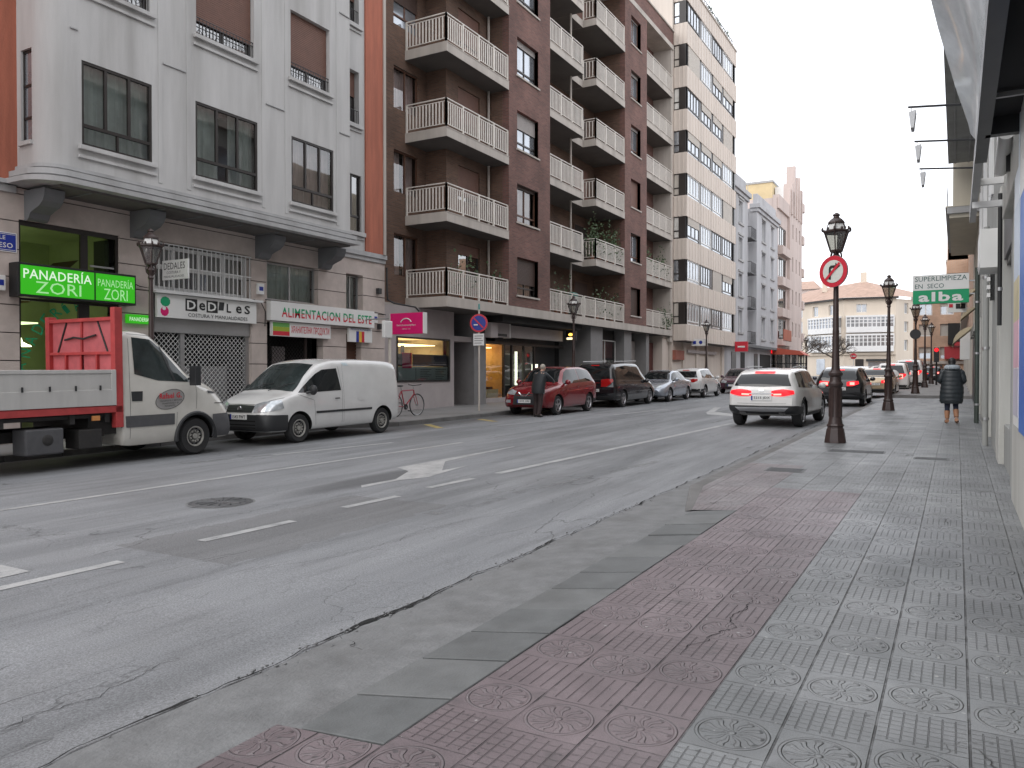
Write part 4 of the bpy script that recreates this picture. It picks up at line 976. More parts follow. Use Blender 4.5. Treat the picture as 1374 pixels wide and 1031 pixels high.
# street level
F=left(b2,-16.7)
g=F.g(); wall_open(g,-.3,0,20.72,25.15,.2,3.85,[(21.6,24.85,1.22,2.80)],shopgrey); g.build('shop_wall',b2)
lit_room(F,21.6,24.85,1.22,2.8,-.12,2.2,roomgrey)
g=F.g(); g.box(-1.9,-.5,21.9,24.6,2.55,2.58,warmlamp); g.build('ceiling_lamp',b2)
g=F.g()
for u in (21.6,24.79): g.box(-.1,.03,u,u+.06,1.22,2.8,signblack)
for z in (1.22,2.74): g.box(-.1,.03,21.66,24.79,z,z+.06,signblack)
sf=g.build('shop_window',b2)
g=F.g(); g.quad([(-.04,21.63,1.25),(-.04,24.82,1.25),(-.04,24.82,2.77),(-.04,21.63,2.77)],shopglass); child_of(g.build('pane',b2),sf)
g=F.g(); g.box(-.07,-.06,21.66,24.79,1.26,1.76,teal); g.box(-.07,-.06,22.6,24.79,1.77,2.2,navy); g.box(-.07,-.06,21.66,22.0,1.77,2.2,navy); g.box(-.075,-.055,22.0,22.55,1.70,2.24,magenta)
g.box(-1.2,-1.1,23.4,23.5,1.22,2.7,navy)
for i in range(6):
    for u in (23.05,24.0): g.box(-.058,-.056,u,u+.45+.12*((i*7)%3),1.33+.065*i,1.345+.065*i,navy)
g.box(-.058,-.056,22.78,22.80,1.3,1.72,navy); g.build('window_film',b2)
g=F.g(); g.box(-.9,-.88,25.15,26.35,.25,2.75,framebr); g.box(-.9,-.1,25.15,25.2,.25,2.9,shopgrey); g.box(-.9,0,25.15,26.45,2.75,2.95,shopgrey); g.box(-.9,-.87,25.2,26.4,2.95,3.85,dark); g.build('entrance_door',b2)
g=F.g(); g.box(-.9,.12,26.4,27.3,.2,3.85,colgrey); g.build('column',b2)
# bank
lit_room(F,27.5,29.35,.5,2.75,-.3,2.4,roomorange)
g=F.g(); g.box(-2.0,-.7,27.8,29.1,2.6,2.64,warmlamp); g.build('ceiling_lamp',b2)
g=F.g(); g.box(-1.3,-1.25,28.25,28.95,.5,2.2,darkwarm); g.box(-.9,-.86,27.6,28.05,1.5,2.3,shutcr); g.box(-.5,-.45,28.2,29.25,.5,.85,teal); g.box(-.8,-.76,27.55,29.3,.5,.95,framebr); g.box(-1.6,-1.55,28.9,29.3,.5,2.3,dark); g.box(-1.2,-1.16,27.55,27.9,1.0,2.2,galv); g.build('shop_fittings',b2)
g=F.g(); g.box(-.35,-.2,27.3,35.2,.2,.5,shopgrey)
for u in (27.42,29.3,30.0,31.1,32.1): g.box(-.3,-.2,u,u+.1,.5,2.75,frameb)
g.box(-.3,-.2,27.3,35.2,2.75,2.87,frameb); sf=g.build('shopfront_frame',b2)
g=F.g(); g.quad([(-.25,27.5,.5),(-.25,32.1,.5),(-.25,32.1,2.75),(-.25,27.5,2.75)],shopglass); child_of(g.build('pane',b2),sf)
g=F.g(); g.box(-.75,-.7,29.4,35.2,.3,3.85,darkgrey); g.box(-.6,-.55,29.95,30.75,1.0,2.4,signwhite); g.box(-.55,-.54,30.0,30.6,1.05,2.35,colgrey); g.box(-.5,-.4,30.78,30.86,1.0,2.5,dimlamp); g.box(-.5,-.46,31.35,31.8,1.0,1.3,dark); g.box(-.4,-.36,32.2,32.75,1.62,1.95,dimlamp)
g.build('shop_fittings',b2)
g=F.g(); g.box(.0,.30,27.55,28.9,3.02,3.60,shopgrey); g.box(.0,.27,28.98,34.1,3.05,3.55,shopgrey); g.box(.0,.32,28.9,28.98,3.0,3.62,signwhite); g.box(.30,.305,27.8,28.7,3.05,3.16,signblack); g.build('sign_band',b2)
g=F.g(); g.box(-.2,.9,27.3,34.9,3.6,3.85,dark); g.build('shop_ceiling',b2)
# rest of the ground floor
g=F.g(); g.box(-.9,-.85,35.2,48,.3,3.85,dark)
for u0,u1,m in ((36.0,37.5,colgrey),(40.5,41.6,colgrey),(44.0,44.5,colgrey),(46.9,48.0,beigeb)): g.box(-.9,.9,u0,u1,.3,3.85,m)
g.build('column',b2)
g=F.g(); g.box(-.85,.4,37.5,40.5,.3,1.9,colgrey); g.box(-.85,.35,37.6,40.4,3.3,3.85,dark); g.build('shop_wall',b2)
window(F,37.5,40.5,1.9,3.3,.40,framew,(.5,),gl=shopglass,fw=.05)
g=F.g(); g.box(.22,.26,37.6,38.9,2.35,3.25,mat('dark_red_blind',(0.14,0.02,0.025),.7,var=.1)); g.box(.22,.26,39.1,40.4,2.35,3.25,MATS['dark_red_blind']); 
for u in (37.65,38.2,38.75,39.2,39.7,40.2): g.box(.22,.26,u,u+.38,2.02,2.25,signwhite)
g.build('window_blind',b2)
g=F.g(); g.box(.2,.3,44.5,46.9,.3,3.4,mat('maroon_panel',(0.09,0.025,0.02),.6,var=.15)); g.box(.1,.2,41.6,44.0,.3,3.4,shutgrey); g.build('closed_shutter',b2)
# signs on it
def pinks(t):
    g=G(); g.box(-15.25,-14.02,19.42,19.60,2.72,3.36,magenta); g.box(-14.02,-14.0,19.42,19.62,2.72,3.36,signwhite); g.box(-15.27,-15.25,19.42,19.62,2.72,3.36,signwhite); g.box(-16.5,-15.27,19.50,19.54,3.20,3.24,galv); g.build('sign_box',t,bevel=.004)
    g=G(); pts=[(-14.64+.21*math.cos(a),19.41,3.02+.17*math.sin(a)) for a in [PI*(.12+.76*i/10) for i in range(11)]]; g.tube(pts,.018,signwhite,6); _tg(g,'Sanchezempleo',.72,.07,(-15.0,19.415,2.95),(1,0,0),(0,0,1),signwhite,0); _tg(g,'DESDE 1981',.3,.028,(-14.78,19.415,2.86),(1,0,0),(0,0,1),signwhite,0); g.build('lettering',t)
signbox('projecting_sign','magenta projecting sign box with white arc emblem above the white van',(-15.3,19.5,2.7),pinks)
def lts(t):
    g=G(); g.box(-16.35,-15.85,34.3,34.5,3.08,3.56,signblack); g.build('sign_box',t,bevel=.005)
    am=emis('amber_lit',(1.0,0.5,0.08),2.0); g=G(); g.ball((-16.1,34.29,3.38),.10,am,10,(1.2,.1,.7)); g.box(-16.3,-15.9,34.28,34.3,3.14,3.24,emis('cream_lit',(1,.85,.5),1.2)); g.build('lit_emblem',t)
signbox('projecting_sign','small black projecting sign with glowing amber emblem at the end of the grey sign band',(-16.1,34.4,3.1),lts)
g=G(); g.box(-16.4,-16.1,26.9,27.45,2.95,3.55,shopgrey); tag(g.build('air_conditioner',bevel=.02),'grey air conditioning unit under the slab next to the bank sign band','air conditioner')

# ---------------- beige ribbon-window tower
b3=thing('office_tower','tall beige building with continuous bands of windows and vertical ribbed panels','building',(-19,54,.6))
F=left(b3,-14.75); U0,U1=48.35,60.9
wb=[4.62+2.68*k for k in range(8)]; TOP3=25.9
zs=[3.55]; 
g=F.g()
for k in range(9):
    a=3.6 if k==0 else wb[k-1]+1.38; b=wb[k] if k<8 else TOP3
    g.box(-.85,0,U0,U1,a,b,beigeb)
    n=int((U1-U0)/.62)
    for i in range(n+1): u=U0+.03+(U1-U0-.09)*i/n; g.box(0,.022,u,u+.05,a+.02,b-.02,beigeb)
    for i in range(3): x=-.8+.27*i; g.box(x,x+.05,U0-.035,U0,a+.02,b-.02,beigeb)
g.build('ribbed_panel',b3)
g=F.g(); g.box(-12,-.86,U0-.2,U1+.1,.5,TOP3+.6,beigeb); g.build('core_wall',b3)
random.seed(4)
for k in range(8):
    z0=wb[k]; z1=z0+1.38
    cols=[(48.75,51.3),(51.75,54.1),(54.55,56.9),(57.3,60.0)]
    g=F.g(); 
    u=U0
    for (a,b) in cols+[(60.55,60.9)]: g.box(-.5,-.06,u,a,z0,z1,frameb); u=b
    g.box(-.5,-.06,60.0,60.9,z0,z1,frameb); g.box(-.84,-.5,U0+.15,U1,z0,z1,dark)
    g.box(-.3,-.06,U0+.02,U0+.3,z0,z1,frameb); g.build('window_pier',b3)
    for (a,b) in cols:
        r=random.random(); sh=0 if r<.55 else (1.0 if r>.85 else .35)
        window(F,a,b,z0,z1,-.05,framew if r<.25 else frameb,(.25,.5,.75) if r<.6 else (.33,.67),trans=.16,shut=sh,shm=shutcr,gl=skyglass,fw=.06)
    # side return window
    g=F.g(); g.box(-.80,-.22,U0+.06,U0+.10,z0,z1,[shutcr,skyglass,curtainw][k%3]); g.box(-.82,-.2,U0+.04,U0+.14,z0,z0+.08,frameb); g.box(-.82,-.2,U0+.04,U0+.14,z1-.06,z1,frameb); g.box(-.82,-.2,U0+.03,U0+.13,z0+.45,z0+.52,frameb); g.build('side_window',b3)
g=F.g(); g.box(-.85,.06,U0-.04,U1,TOP3,TOP3+.12,cream)
for i in range(26): u=U0+.3+12*i/25; g.cyl((-.2,u,TOP3+.1),(-.2,u,TOP3+.75),.02,.02,iron,5)
g.cyl((-.2,U0+.2,TOP3+.75),(-.2,U1-.2,TOP3+.75),.025,.025,iron,6); g.build('roof_railing',b3)
g=F.g(); g.box(-.84,-.02,U0+.02,U1-.02,3.56,3.6,soffit); g.build('soffit',b3)
F=left(b3,-16.0)
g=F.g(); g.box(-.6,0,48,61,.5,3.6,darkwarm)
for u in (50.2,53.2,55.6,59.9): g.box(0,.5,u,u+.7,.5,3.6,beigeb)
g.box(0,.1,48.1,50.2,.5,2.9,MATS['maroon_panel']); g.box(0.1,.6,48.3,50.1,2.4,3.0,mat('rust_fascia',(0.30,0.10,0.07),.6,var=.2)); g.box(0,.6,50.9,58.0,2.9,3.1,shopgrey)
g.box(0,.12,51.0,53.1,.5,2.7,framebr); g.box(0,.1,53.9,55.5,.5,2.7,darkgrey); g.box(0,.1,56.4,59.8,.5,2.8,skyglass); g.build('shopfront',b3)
def bl(t):
    g=G(); g.box(-14.9,-13.9,50.0,50.15,3.30,3.75,signwhite); g.build('panel',t); g=G(); g.ball((-14.3,49.99,3.52),.12,signblue,8,(1,.1,1)); g.box(-14.8,-14.6,49.98,50.0,3.42,3.62,signblue); g.build('emblem',t)
signbox('projecting_sign','white projecting sign with blue emblem low on the beige tower',(-14.5,50,3.3),bl)
# (its writing cannot be read in the photo, so it stays a plain red board with a pale band)
def rs(t):
    g=G(); g.box(-14.7,-13.75,60.6,60.8,3.2,3.95,signred); g.build('panel',t); g=G(); g.box(-14.5,-13.95,60.58,60.6,3.5,3.62,signwhite); g.build('pale_band',t)
signbox('projecting_sign','dark red projecting sign at the far end of the beige tower',(-14.2,60.7,3.2),rs)

# ---------------- grey-blue house
def simple_fac(parent,F,u0,u1,z0,z1,ops,m,deep=.25,frame=framew,gl=skyglass,shm=None,depth=8,name='wall',mull=(.5,),sh=None):
    g=F.g(); wall_open(g,-.4,0,u0,u1,z0,z1,ops,m); g.box(-depth,-.41,u0,u1,z0,z1,m); g.build(name,parent)
    for i,o in enumerate(ops): window(F,*o,-deep+.05,frame,mull,gl=gl,shut=(sh[i%len(sh)] if sh else 0),shm=shm or shutgrey,fw=.07,back=dark,trans=None)
b4=thing('grey_house','narrow blue-grey house with moulded cornices between the beige tower and the pink block','building',(-17,70,.7))
F=left(b4,-15.4)
ops=[(64.6,65.9,4.9+2.95*k,6.7+2.95*k) for k in range(4)]
simple_fac(b4,F,61.0,67.7,3.9,16.2,ops,greyblue)
F2=left(b4,-15.9); ops=[(68.4,69.6,4.3+2.95*k,6.5+2.95*k) for k in range(4)]
simple_fac(b4,F2,67.7,70.3,3.9,15.6,ops,greyblue,frame=frameb)
F3=left(b4,-15.2); ops=[(72.3,73.8,4.6+2.9*k,6.5+2.9*k) for k in range(4)]+[(76.2,77.4,4.6+2.9*k,6.5+2.9*k) for k in range(4)]
simple_fac(b4,F3,70.3,79.4,3.9,15.9,ops,greyblue)
g=F.g(); g.box(-.4,.30,61,67.9,16.2,16.6,greyblue); g.box(-.4,.15,61,67.8,15.9,16.2,greyblue); g.box(-.4,-.1,61,67.5,16.6,17.6,greyblue); g.build('cornice',b4,bevel=.03); g=F.g(); g.box(-.4,.5,70.1,79.5,15.9,16.3,greyblue); g.box(-.4,.35,70.2,79.4,15.6,15.9,greyblue); g.box(-.3,.1,71,79,16.3,17.3,greyblue); g.build('cornice',b4,bevel=.03); g=F.g(); g.box(0,.25,61,79.4,3.75,4.0,corbelm)
g.build('cornice',b4,bevel=.03)
for k in range(4):
    z=4.2+2.95*k; g=F2.g(); g.box(0,.75,68.0,70.0,z-.1,z,corbelm)
    for i in range(14): u=68.05+1.9*i/13; g.cyl((.7,u,z),(.7,u,z+.9),.012,.012,iron,4)
    for i in range(6): w=.12*i; g.cyl((w,68.05,z),(w,68.05,z+.9),.012,.012,iron,4)
    g.box(.68,.72,68.0,70.0,z+.88,z+.92,iron); g.box(0,.72,68.03,68.07,z+.88,z+.92,iron); g.build('balcony',b4)
for FF,us in ((F,(64.6,)),(F3,(72.3,76.2))):
    g=FF.g()
    for u in us:
        for k in range(4): z=(4.9+2.95*k) if FF is F else 4.6+2.9*k; g.box(0,.1,u-.15,u+1.6,z-.15,z,trim_grey); g.box(0,.08,u-.15,u+1.6,z+1.95,z+2.1,trim_grey)
    g.build('window_moulding',b4)
g=F.g(); g.box(-6,-.3,61,79.4,.6,3.8,greyblue)
for u0,u1 in ((63.5,65.0),(66.6,68.0),(71.6,73),(74,78.5)): g.box(-.3,-.26,u0,u1,.7,3.3,[dark,darkgrey][int(u0)%2])
g.build('ground_floor',b4)
# ---------------- pink corner block
b5=thing('pink_apartment_block','pink-beige apartment block with stepped parapet fins and slit windows at the far left','building',(-17,88,.9))
F=left(b5,-15.3)
bay=[(80.3,84.2,5.0+3.05*k+(.0),6.95+3.05*k) for k in range(4)]
g=F.g(); wall_open(g,-.4,0,79.4,85.0,3.9,18.6,bay,pinkb); 
slits=[(86.4+2.0*i,86.9+2.0*i,5.4+3.4*k,6.9+3.4*k) for k in range(5) for i in range(3)]
wall_open(g,-.4,.25,85.0,92.2,3.9,20.6,slits,pinkb); g.box(-9,-.41,79.4,92.2,.9,18.6,pinkb)
for i,(h) in enumerate((21.2,23.3,22.4,22.7,21.6)): g.box(-.5,.38,85.5+1.45*i,86.05+1.45*i,18,h,pinkb)
g.box(-.4,0.2,79.5,85.0,17.6,18.9,pinkb); g.build('wall',b5)
for o in bay: window(F,*o,-.05,frameb,(.25,.5,.75),gl=glassdk,fw=.1,cur=curtain)
for o in slits: 
    g=F.g(); g.box(-.3,0,o[0],o[1],o[2],o[3],frameb); g.build('slit_window',b5)
g=F.g()
for k in range(4): z=4.6+3.05*k; g.box(0,.5,80.0,84.6,z-.55 if k else z-.3,z+.3,pinkb)
g.box(.5,.55,80.2,84.4,4.0+.8,4.0+1.9,terracotta)
g.build('balcony',b5,bevel=.05)
for k in range(5): z=5+3.6*k; g=F.g(); g.box(-.2,.4,92.2,93.2,z,z+1.0,pinkb); g.build('end_balcony',b5,bevel=.08)
g=F.g(); g.box(-.2,-.1,79.4,92.2,.9,3.9,darkwarm)
for u in (79.4,83,87,91): g.box(-.2,0,u,u+.7,.9,3.9,pinkb)
g.build('ground_floor',b5)
# yellow block behind
b6=thing('yellow_block','plain yellow block rising behind the roofs of the grey house','building',(-21,100,1.0))
F=Fac(b6,-23.0,96,(1,0),(0,-1)); g=F.g(); g.box(-8,0,0,4.0,1.0,24.0,yellowb); g.build('wall',b6); g=F.g(); g.box(-8.1,.1,-.1,4.1,24.0,24.25,trim_grey); g.build('roof_edge',b6)
b6b=thing('white_block','small white block behind the pink parapet fins','building',(-18,101,1.0))
F=Fac(b6b,-18.9,97,(1,0),(0,-1)); g=F.g(); g.box(-6,0,0,1.3,1.0,23.6,whitefar); g.build('wall',b6b)
# antennas
def antenna(x,y,z,h,label):
    g=G(); g.cyl((x,y,z),(x,y,z+h),.03,.02,galv,6); g.cyl((x-.7,y,z+h*.9),(x+.7,y,z+h*.9),.015,.015,galv,5)
    for i in range(7): a=x-.6+.2*i; g.cyl((a,y-.3,z+h*.9),(a,y+.3,z+h*.9),.01,.01,galv,4)
    tag(g.build('antenna'),label,'antenna','roof antennas')
antenna(-17,64,17.6,2.2,'television antenna on the roof of the grey house, left one'); antenna(-16.6,73,17.3,3.0,'television antenna on the roof of the grey house, right one')
antenna(-22,98,24.2,2.6,'television antenna on top of the yellow block'); antenna(-14.5,133,14.2,3.2,'television antenna on the tiled roof of the gallery house'); antenna(-18.3,99,23.6,2.2,'thin antenna on top of the small white block')

# ---------------- across the plaza: corner house with glazed galleries
b7=thing('gallery_house','cream corner house with white glazed galleries and a tiled roof across the plaza','building',(-13,125,1.3))
def rotF(parent,ox,oy,ang):  # facade facing roughly towards -y, u to the right
    u=(math.cos(ang),math.sin(ang)); n=(math.sin(ang),-math.cos(ang)); return Fac(parent,ox,oy,u,n)
FL=rotF(b7,-25.5,131,math.radians(-40)); # left wing, recedes to the left
def farwall(F,L,z0,z1,ops,m,name='wall'):
    g=F.g(); wall_open(g,-.5,0,0,L,z0,z1,ops,m); g.box(-7,-.51,0,L,z0,z1,m); g.build(name,b7)
    for o in ops: window(F,*o,-.2,framew,(.5,),gl=skyglass,fw=.12)
ll=14.9
opsL=[(2+3.3*i,3.1+3.3*i,z,z+1.5) for i in range(4) for z in (10.0,)]+[(2+3.3*i,3.1+3.3*i,z,z+1.8) for i in range(2) for z in (5.2,7.7)]
farwall(FL,ll,1.2,12.3,opsL,creamfar)
cx,cy=-25.5+ll*math.cos(math.radians(-40)),131+ll*math.sin(math.radians(-40))
FR=rotF(b7,cx,cy,math.radians(8)); lr=6.7
farwall(FR,lr,1.2,12.3,[(1.6,3.0,10.2,11.4)],creamfar)
def gallery(F,u0,u1,z0,z1):
    g=F.g(); g.box(0,.7,u0,u1,z0-.25,z0+.55,whitefar); g.box(0,.75,u0-.05,u1+.05,z1,z1+.25,whitefar); g.box(0,.6,u0+.05,u1-.05,z0+.55,z1,skyglass)
    n=int((u1-u0)/.55)
    for i in range(n+1): u=u0+(u1-u0)*i/n; g.box(.6,.7,u-.07,u+.07,z0+.55,z1,whitefar)
    for z in (z0+1.1,z1-.35): g.box(.6,.68,u0,u1,z-.05,z+.05,whitefar)
    g.build('glazed_gallery',b7)
for z0,z1 in ((4.9,6.9),(7.6,9.5)): gallery(FR,.3,lr-.3,z0,z1); gallery(FL,ll-6.5,ll-.5,z0,z1)
g=FR.g(); g.box(0,.3,0,lr,4.2,4.5,creamfar); g.box(0,.06,1.5,2.6,1.4,3.6,frameb); g.box(0,.06,3.2,5.4,1.4,3.2,skyglass); g.box(0,.5,2.9,5.8,3.3,3.6,darkgrey); g.build('shopfront',b7)
g=FL.g(); g.box(0,.3,0,ll,4.2,4.5,creamfar); g.box(0,.05,9.5,11.2,1.4,3.7,skyglass); g.build('shopfront',b7)
F8=rotF(b7,cx+lr*math.cos(math.radians(8)),cy+lr*math.sin(math.radians(8)),math.radians(62))
farwall(F8,14,1.2,12.0,[(2+2.6*i,3+2.6*i,z,z+1.5) for i in range(4) for z in (4.8,7.4,10)],creamfar)
# roof
g=G(); A=FL.T((.5,-.3,12.3)); B=FL.T((.5,ll,12.3)); Bc=Vector((cx,cy-.7,12.3)); Cc=FR.T((.5,lr+.3,12.3)); D=F8.T((.5,14,12.3)); R1=Vector((-21,136,15.0)); R2=Vector((cx+2.0,cy+7,15.3)); R3=Vector((cx+6,cy+18,15))
g.add([A,Bc,Cc,D,R1,R2,R3,Vector((-28,142,12.3))],[(0,1,5,4),(1,2,5),(2,3,6,5),(0,4,7)],rooft); g.build('roof',b7)
g=FL.g(); g.box(.0,.5,-.3,ll+.3,12.05,12.3,frameb); g.build('eaves',b7); g=FR.g(); g.box(0,.5,-.2,lr+.3,12.05,12.3,frameb); g.build('eaves',b7)
g=G(); g.box(cx+1.5,cx+2.3,cy+6.5,cy+7.3,14.6,16.6,creamfar); g.box(cx-4,cx-3.3,cy+7.5,cy+8.2,14.0,15.8,creamfar); g.build('chimney',b7)
def farbox(name,label,x0,x1,y0,y1,z1,m,rows,roofm=None,winm=None,rz=3.0):
    t=thing(name,label,'building',((x0+x1)/2,(y0+y1)/2,S*y0)); F=Fac(t,x0,y0,(1,0),(0,-1)); L=x1-x0
    ops=[(L*(i+.5)/rows-.5,L*(i+.5)/rows+.5,z,z+1.5) for i in range(rows) for z in [S*y0+1.2+rz*k for k in range(int((z1-2)/rz))]]
    g=F.g(); wall_open(g,-.4,0,0,L,S*y0,z1,ops,m); g.box(-(y1-y0),-.41,0,L,S*y0,z1,m); g.build('wall',t)
    for o in ops[:60]: window(F,*o,-.15,framew,(.5,),gl=skyglass,fw=.1)
    if roofm:
        h=2.2; g=G(); ym=(y0+y1)/2; g.add([(x0-.4,y0-.4,z1),(x1+.4,y0-.4,z1),(x1-1.5,ym,z1+h),(x0+1.5,ym,z1+h),(x1+.4,y1,z1),(x0-.4,y1,z1)],[(0,1,2,3),(1,4,2),(4,5,3,2),(5,0,3)],roofm); g.build('roof',t)
    return t
farbox('pink_house','pale pink house with tiled roof far behind the plaza',-34,-23,158,170,17.5,pinkb,4,rooft)
farbox('cream_house','low cream house with a tiled roof at the right of the gallery house',-7.0,-3.2,136,150,9.2,creamfar,2,rooft)
ch=farbox('church_building','cream church-like building with a small bell opening behind the gallery house',-8.6,-4.6,160,172,15.0,creamfar,1,None)
# ---------------- far end: brown block closing the street at the right
b9=thing('brown_apartment_block','orange-brown apartment block closing the street behind the traffic light','building',(-1,92,1))
F=Fac(b9,-3.9,90,(1,0),(0,-1)); ops=[(.5+1.9*i,1.7+1.9*i,z,z+1.2) for i in range(3) for z in (3.0,5.3,7.4)]
g=F.g(); wall_open(g,-.4,0,0,6.5,1,8.9,ops,brick3); g.box(-9,-.41,0,6.5,1,8.9,brick3); g.box(-9,-.6,2.9,8,1,12.7,brick3); g.box(-9,-.55,2.85,8.05,12.7,12.95,cream); g.box(0,.25,-.2,6.7,8.9,9.3,cream); g.box(-.2,.2,0,6.5,2.5,2.8,cream)
g.build('wall',b9)
for i,o in enumerate(ops): window(F,*o,-.2,framew,(.5,),gl=skyglass,fw=.1,shut=(.5,.9,0,.7,1,.3)[i%6],shm=shutcr)
g=F.g(); g.box(0,.9,3.1,5.9,4.4,6.5,dark); g.box(0,.5,2.8,5.9,3.0,4.2,mat('red_awning',(0.42,0.04,0.05),.7,var=.1)); g.box(.0,.4,0.2,2.6,1.2,2.4,darkgrey); g.build('shopfront',b9)
# ================================================================ RIGHT SIDE
random.seed(31)
pale=mat('pale_painted_wall',(0.50,0.495,0.46),0.8,var=0.14,scale=2.5,bump=0.4,bscale=40,streak=True,dirt=0.3)
palegr=mat('grey_green_wall',(0.33,0.335,0.32),0.8,var=0.15,scale=2,streak=True,dirt=0.3)
bluep=mat('blue_enamel',(0.02,0.13,0.50),0.4,var=0.04)
r1=thing('shop_building','pale shopfront building on the right edge, with eaves and worn painted plinth','building',(3,12,.1))
F=Fac(r1,.62,0,(0,1),(-1,0))
def rb(g,w0,w1,u0,u1,z0,z1,m): g.box(w0,w1,u0,u1,z0,z1,m)
g=F.g(); 
rb(g,-6,0,-9,31,4.3,14,palegr); rb(g,-6,-.05,-9,31,14,18,pinkb); rb(g,-.5,.3,-9,31,13.6,14,cream); rb(g,-6,-.3,-9,31,-.1,4.3,darkgrey)  # upper floors above the eaves are unseen, raised for shade and window reflections
for a,b,w,m in ((-9,5.5,.0,pale),(7.9,10.35,.085,pale),(10.35,11.6,.04,palegr),(13.9,14.85,.07,pale),(15.6,17.3,.05,palegr),(19.0,20.2,.07,pale),(23.3,24.4,.07,pale),(27.5,28.6,.05,pale),(30.2,31,.08,pale)): rb(g,-.3,w,a,b,-.1,4.3,m)
for a,b in ((11.6,13.9),(17.3,19.0),(20.2,23.3),(24.4,27.5),(28.6,30.2)): rb(g,-.3,.0,a,b,-.1,.75,palegr); rb(g,-.2,.02,a,b,3.2,4.3,colgrey)
g.build('wall',r1,bevel=.01)
for k in range(3):
    for i in range(9):
        u=-6+4.1*i; g=F.g(); rb(g,-.05,.02,u,u+1.3,5.2+2.9*k,6.9+2.9*k,skyglass); rb(g,0,.05,u-.08,u,5.1+2.9*k,7.0+2.9*k,framew); rb(g,0,.05,u+1.3,u+1.38,5.1+2.9*k,7.0+2.9*k,framew); rb(g,0,.06,u+.62,u+.68,5.2+2.9*k,6.9+2.9*k,framew); g.build('window',r1)
g=F.g(); rb(g,0,.92,2,30.6,8.6,8.82,palegr); rb(g,0,.80,2,30.6,8.82,9.0,trim_grey); rb(g,.3,.34,2,30.6,8.57,8.6,trim_grey); rb(g,.70,.73,2,30.6,8.57,8.6,trim_grey); g.build('eaves',r1)
g=F.g()
for a,b in ((11.6,13.9),(17.3,19.0),(20.2,23.3),(24.4,27.5),(28.6,30.2)): rb(g,-.12,-.1,a,b,.75,3.2,skyglass); rb(g,-.12,-.02,(a+b)/2-.04,(a+b)/2+.04,.75,3.2,frameb); rb(g,-.12,-.02,a,b,3.12,3.2,frameb)
g.build('shop_window',r1)
# big glossy sign box along the facade
def bigsign(t):
    prof=[(.47,3.86),(.45,4.0),(.44,4.25),(.50,4.5),(.60,4.75),(.76,5.0),(.93,5.25)]
    glossy=mat('glossy_sign_face',(0.86,0.91,0.94),0.10,0.25,var=0.40,scale=.9,bump=.4,bscale=1.3,spec=.9)
    F=Fac(t,.62,0,(0,1),(-1,0)); g=F.g(); n=24; vs=[];k=len(prof)
    for i in range(n+1):
        u=-2+11.5*i/n
        for j,(w,z) in enumerate(prof): 
            s=min(1,(9.6-u)/1.6) ; zz=3.86+(z-3.86)*max(.12,s) if u>8.0 else z
            ww=.47+(w-.47)*max(.1,s) if u>8.0 else w
            vs.append((ww+.018*math.sin(u*2.1+z*4)*(z-3.86),u,zz))
    g.add(vs,[(i*k+j,(i+1)*k+j,(i+1)*k+j+1,i*k+j+1) for i in range(n) for j in range(k-1)],glossy); g.build('sign_face',t,smooth=True)
    g=F.g(); g.box(.36,.47,-2,9.7,3.72,3.90,darkgrey); g.box(.0,.36,-2,8.6,3.88,3.94,dark); g.box(-.02,.40,8.6,8.7,3.72,4.3,darkgrey); g.box(.39,.47,9.7,13.8,3.78,3.93,galv); g.build('frame',t)
    g=F.g()
    for i in range(4): g.box(0,.45,1.2+2.2*i,1.24+2.2*i,3.82,3.86,galv)
    g.build('cross_bar',t)
signbox('fascia_sign','long curved glossy sign box with dark soffit overhead at the top right edge',(.6,5,3.9),bigsign)
for i,(y,z) in enumerate(((9.6,4.36),(11.05,4.36),(12.55,4.36))):
    t=thing('floodlight_arm',('nearest','middle','farthest')[i]+' thin sign floodlight arm reaching out to the left over the pavement','lamp',(.2,y,z),group='floodlight arms on the sign')
    g=G(); g.cyl((.2,y,z-.04),(-.48,y,z+.03),.012,.012,iron,6); g.build('arm',t)
    g=G(); g.cyl((-.45,y,z+.02),(-.45,y,z-.05),.006,.006,galv,5); g.add([(-.47,y-.09,z-.05),(-.40,y-.09,z-.03),(-.40,y+.09,z-.03),(-.47,y+.09,z-.05),(-.45,y-.09,z-.22),(-.42,y-.09,z-.22),(-.42,y+.09,z-.22),(-.45,y+.09,z-.22)],[(0,1,2,3),(4,5,6,7),(0,1,5,4),(1,2,6,5),(2,3,7,6),(3,0,4,7)],galv); g.build('lamp_head',t)
# lightbox poster
t=thing('advertising_panel','blue framed advertising lightbox fixed to the pale wall at the right edge','sign',(.6,8.5,1)); F=Fac(t,.62,0,(0,1),(-1,0))
g=F.g(); g.box(.09,.135,7.0,8.42,.98,3.08,bluep); g.box(.09,.133,7.0,8.42,3.08,3.95,signwhite); g.box(.09,.13,8.5,9.3,1.0,3.95,signwhite); g.build('case',t,bevel=.005)
g=F.g(); 
for a,b,m in ((1.1,1.55,mat('poster_lilac',(0.50,0.48,0.56),.4,var=.1)),(1.56,2.0,mat('poster_pink',(0.66,0.40,0.48),.4,var=.2)),(2.0,2.4,mat('poster_ochre',(0.52,0.46,0.28),.4,var=.2)),(2.4,3.1,mat('poster_pale_blue',(0.50,0.58,0.68),.4,var=.1)),(3.1,3.9,mat('poster_sky',(0.62,0.68,0.74),.4,var=.1))): g.box(.13,.135,8.55,9.25,a,b,m)
g.build('poster',t)
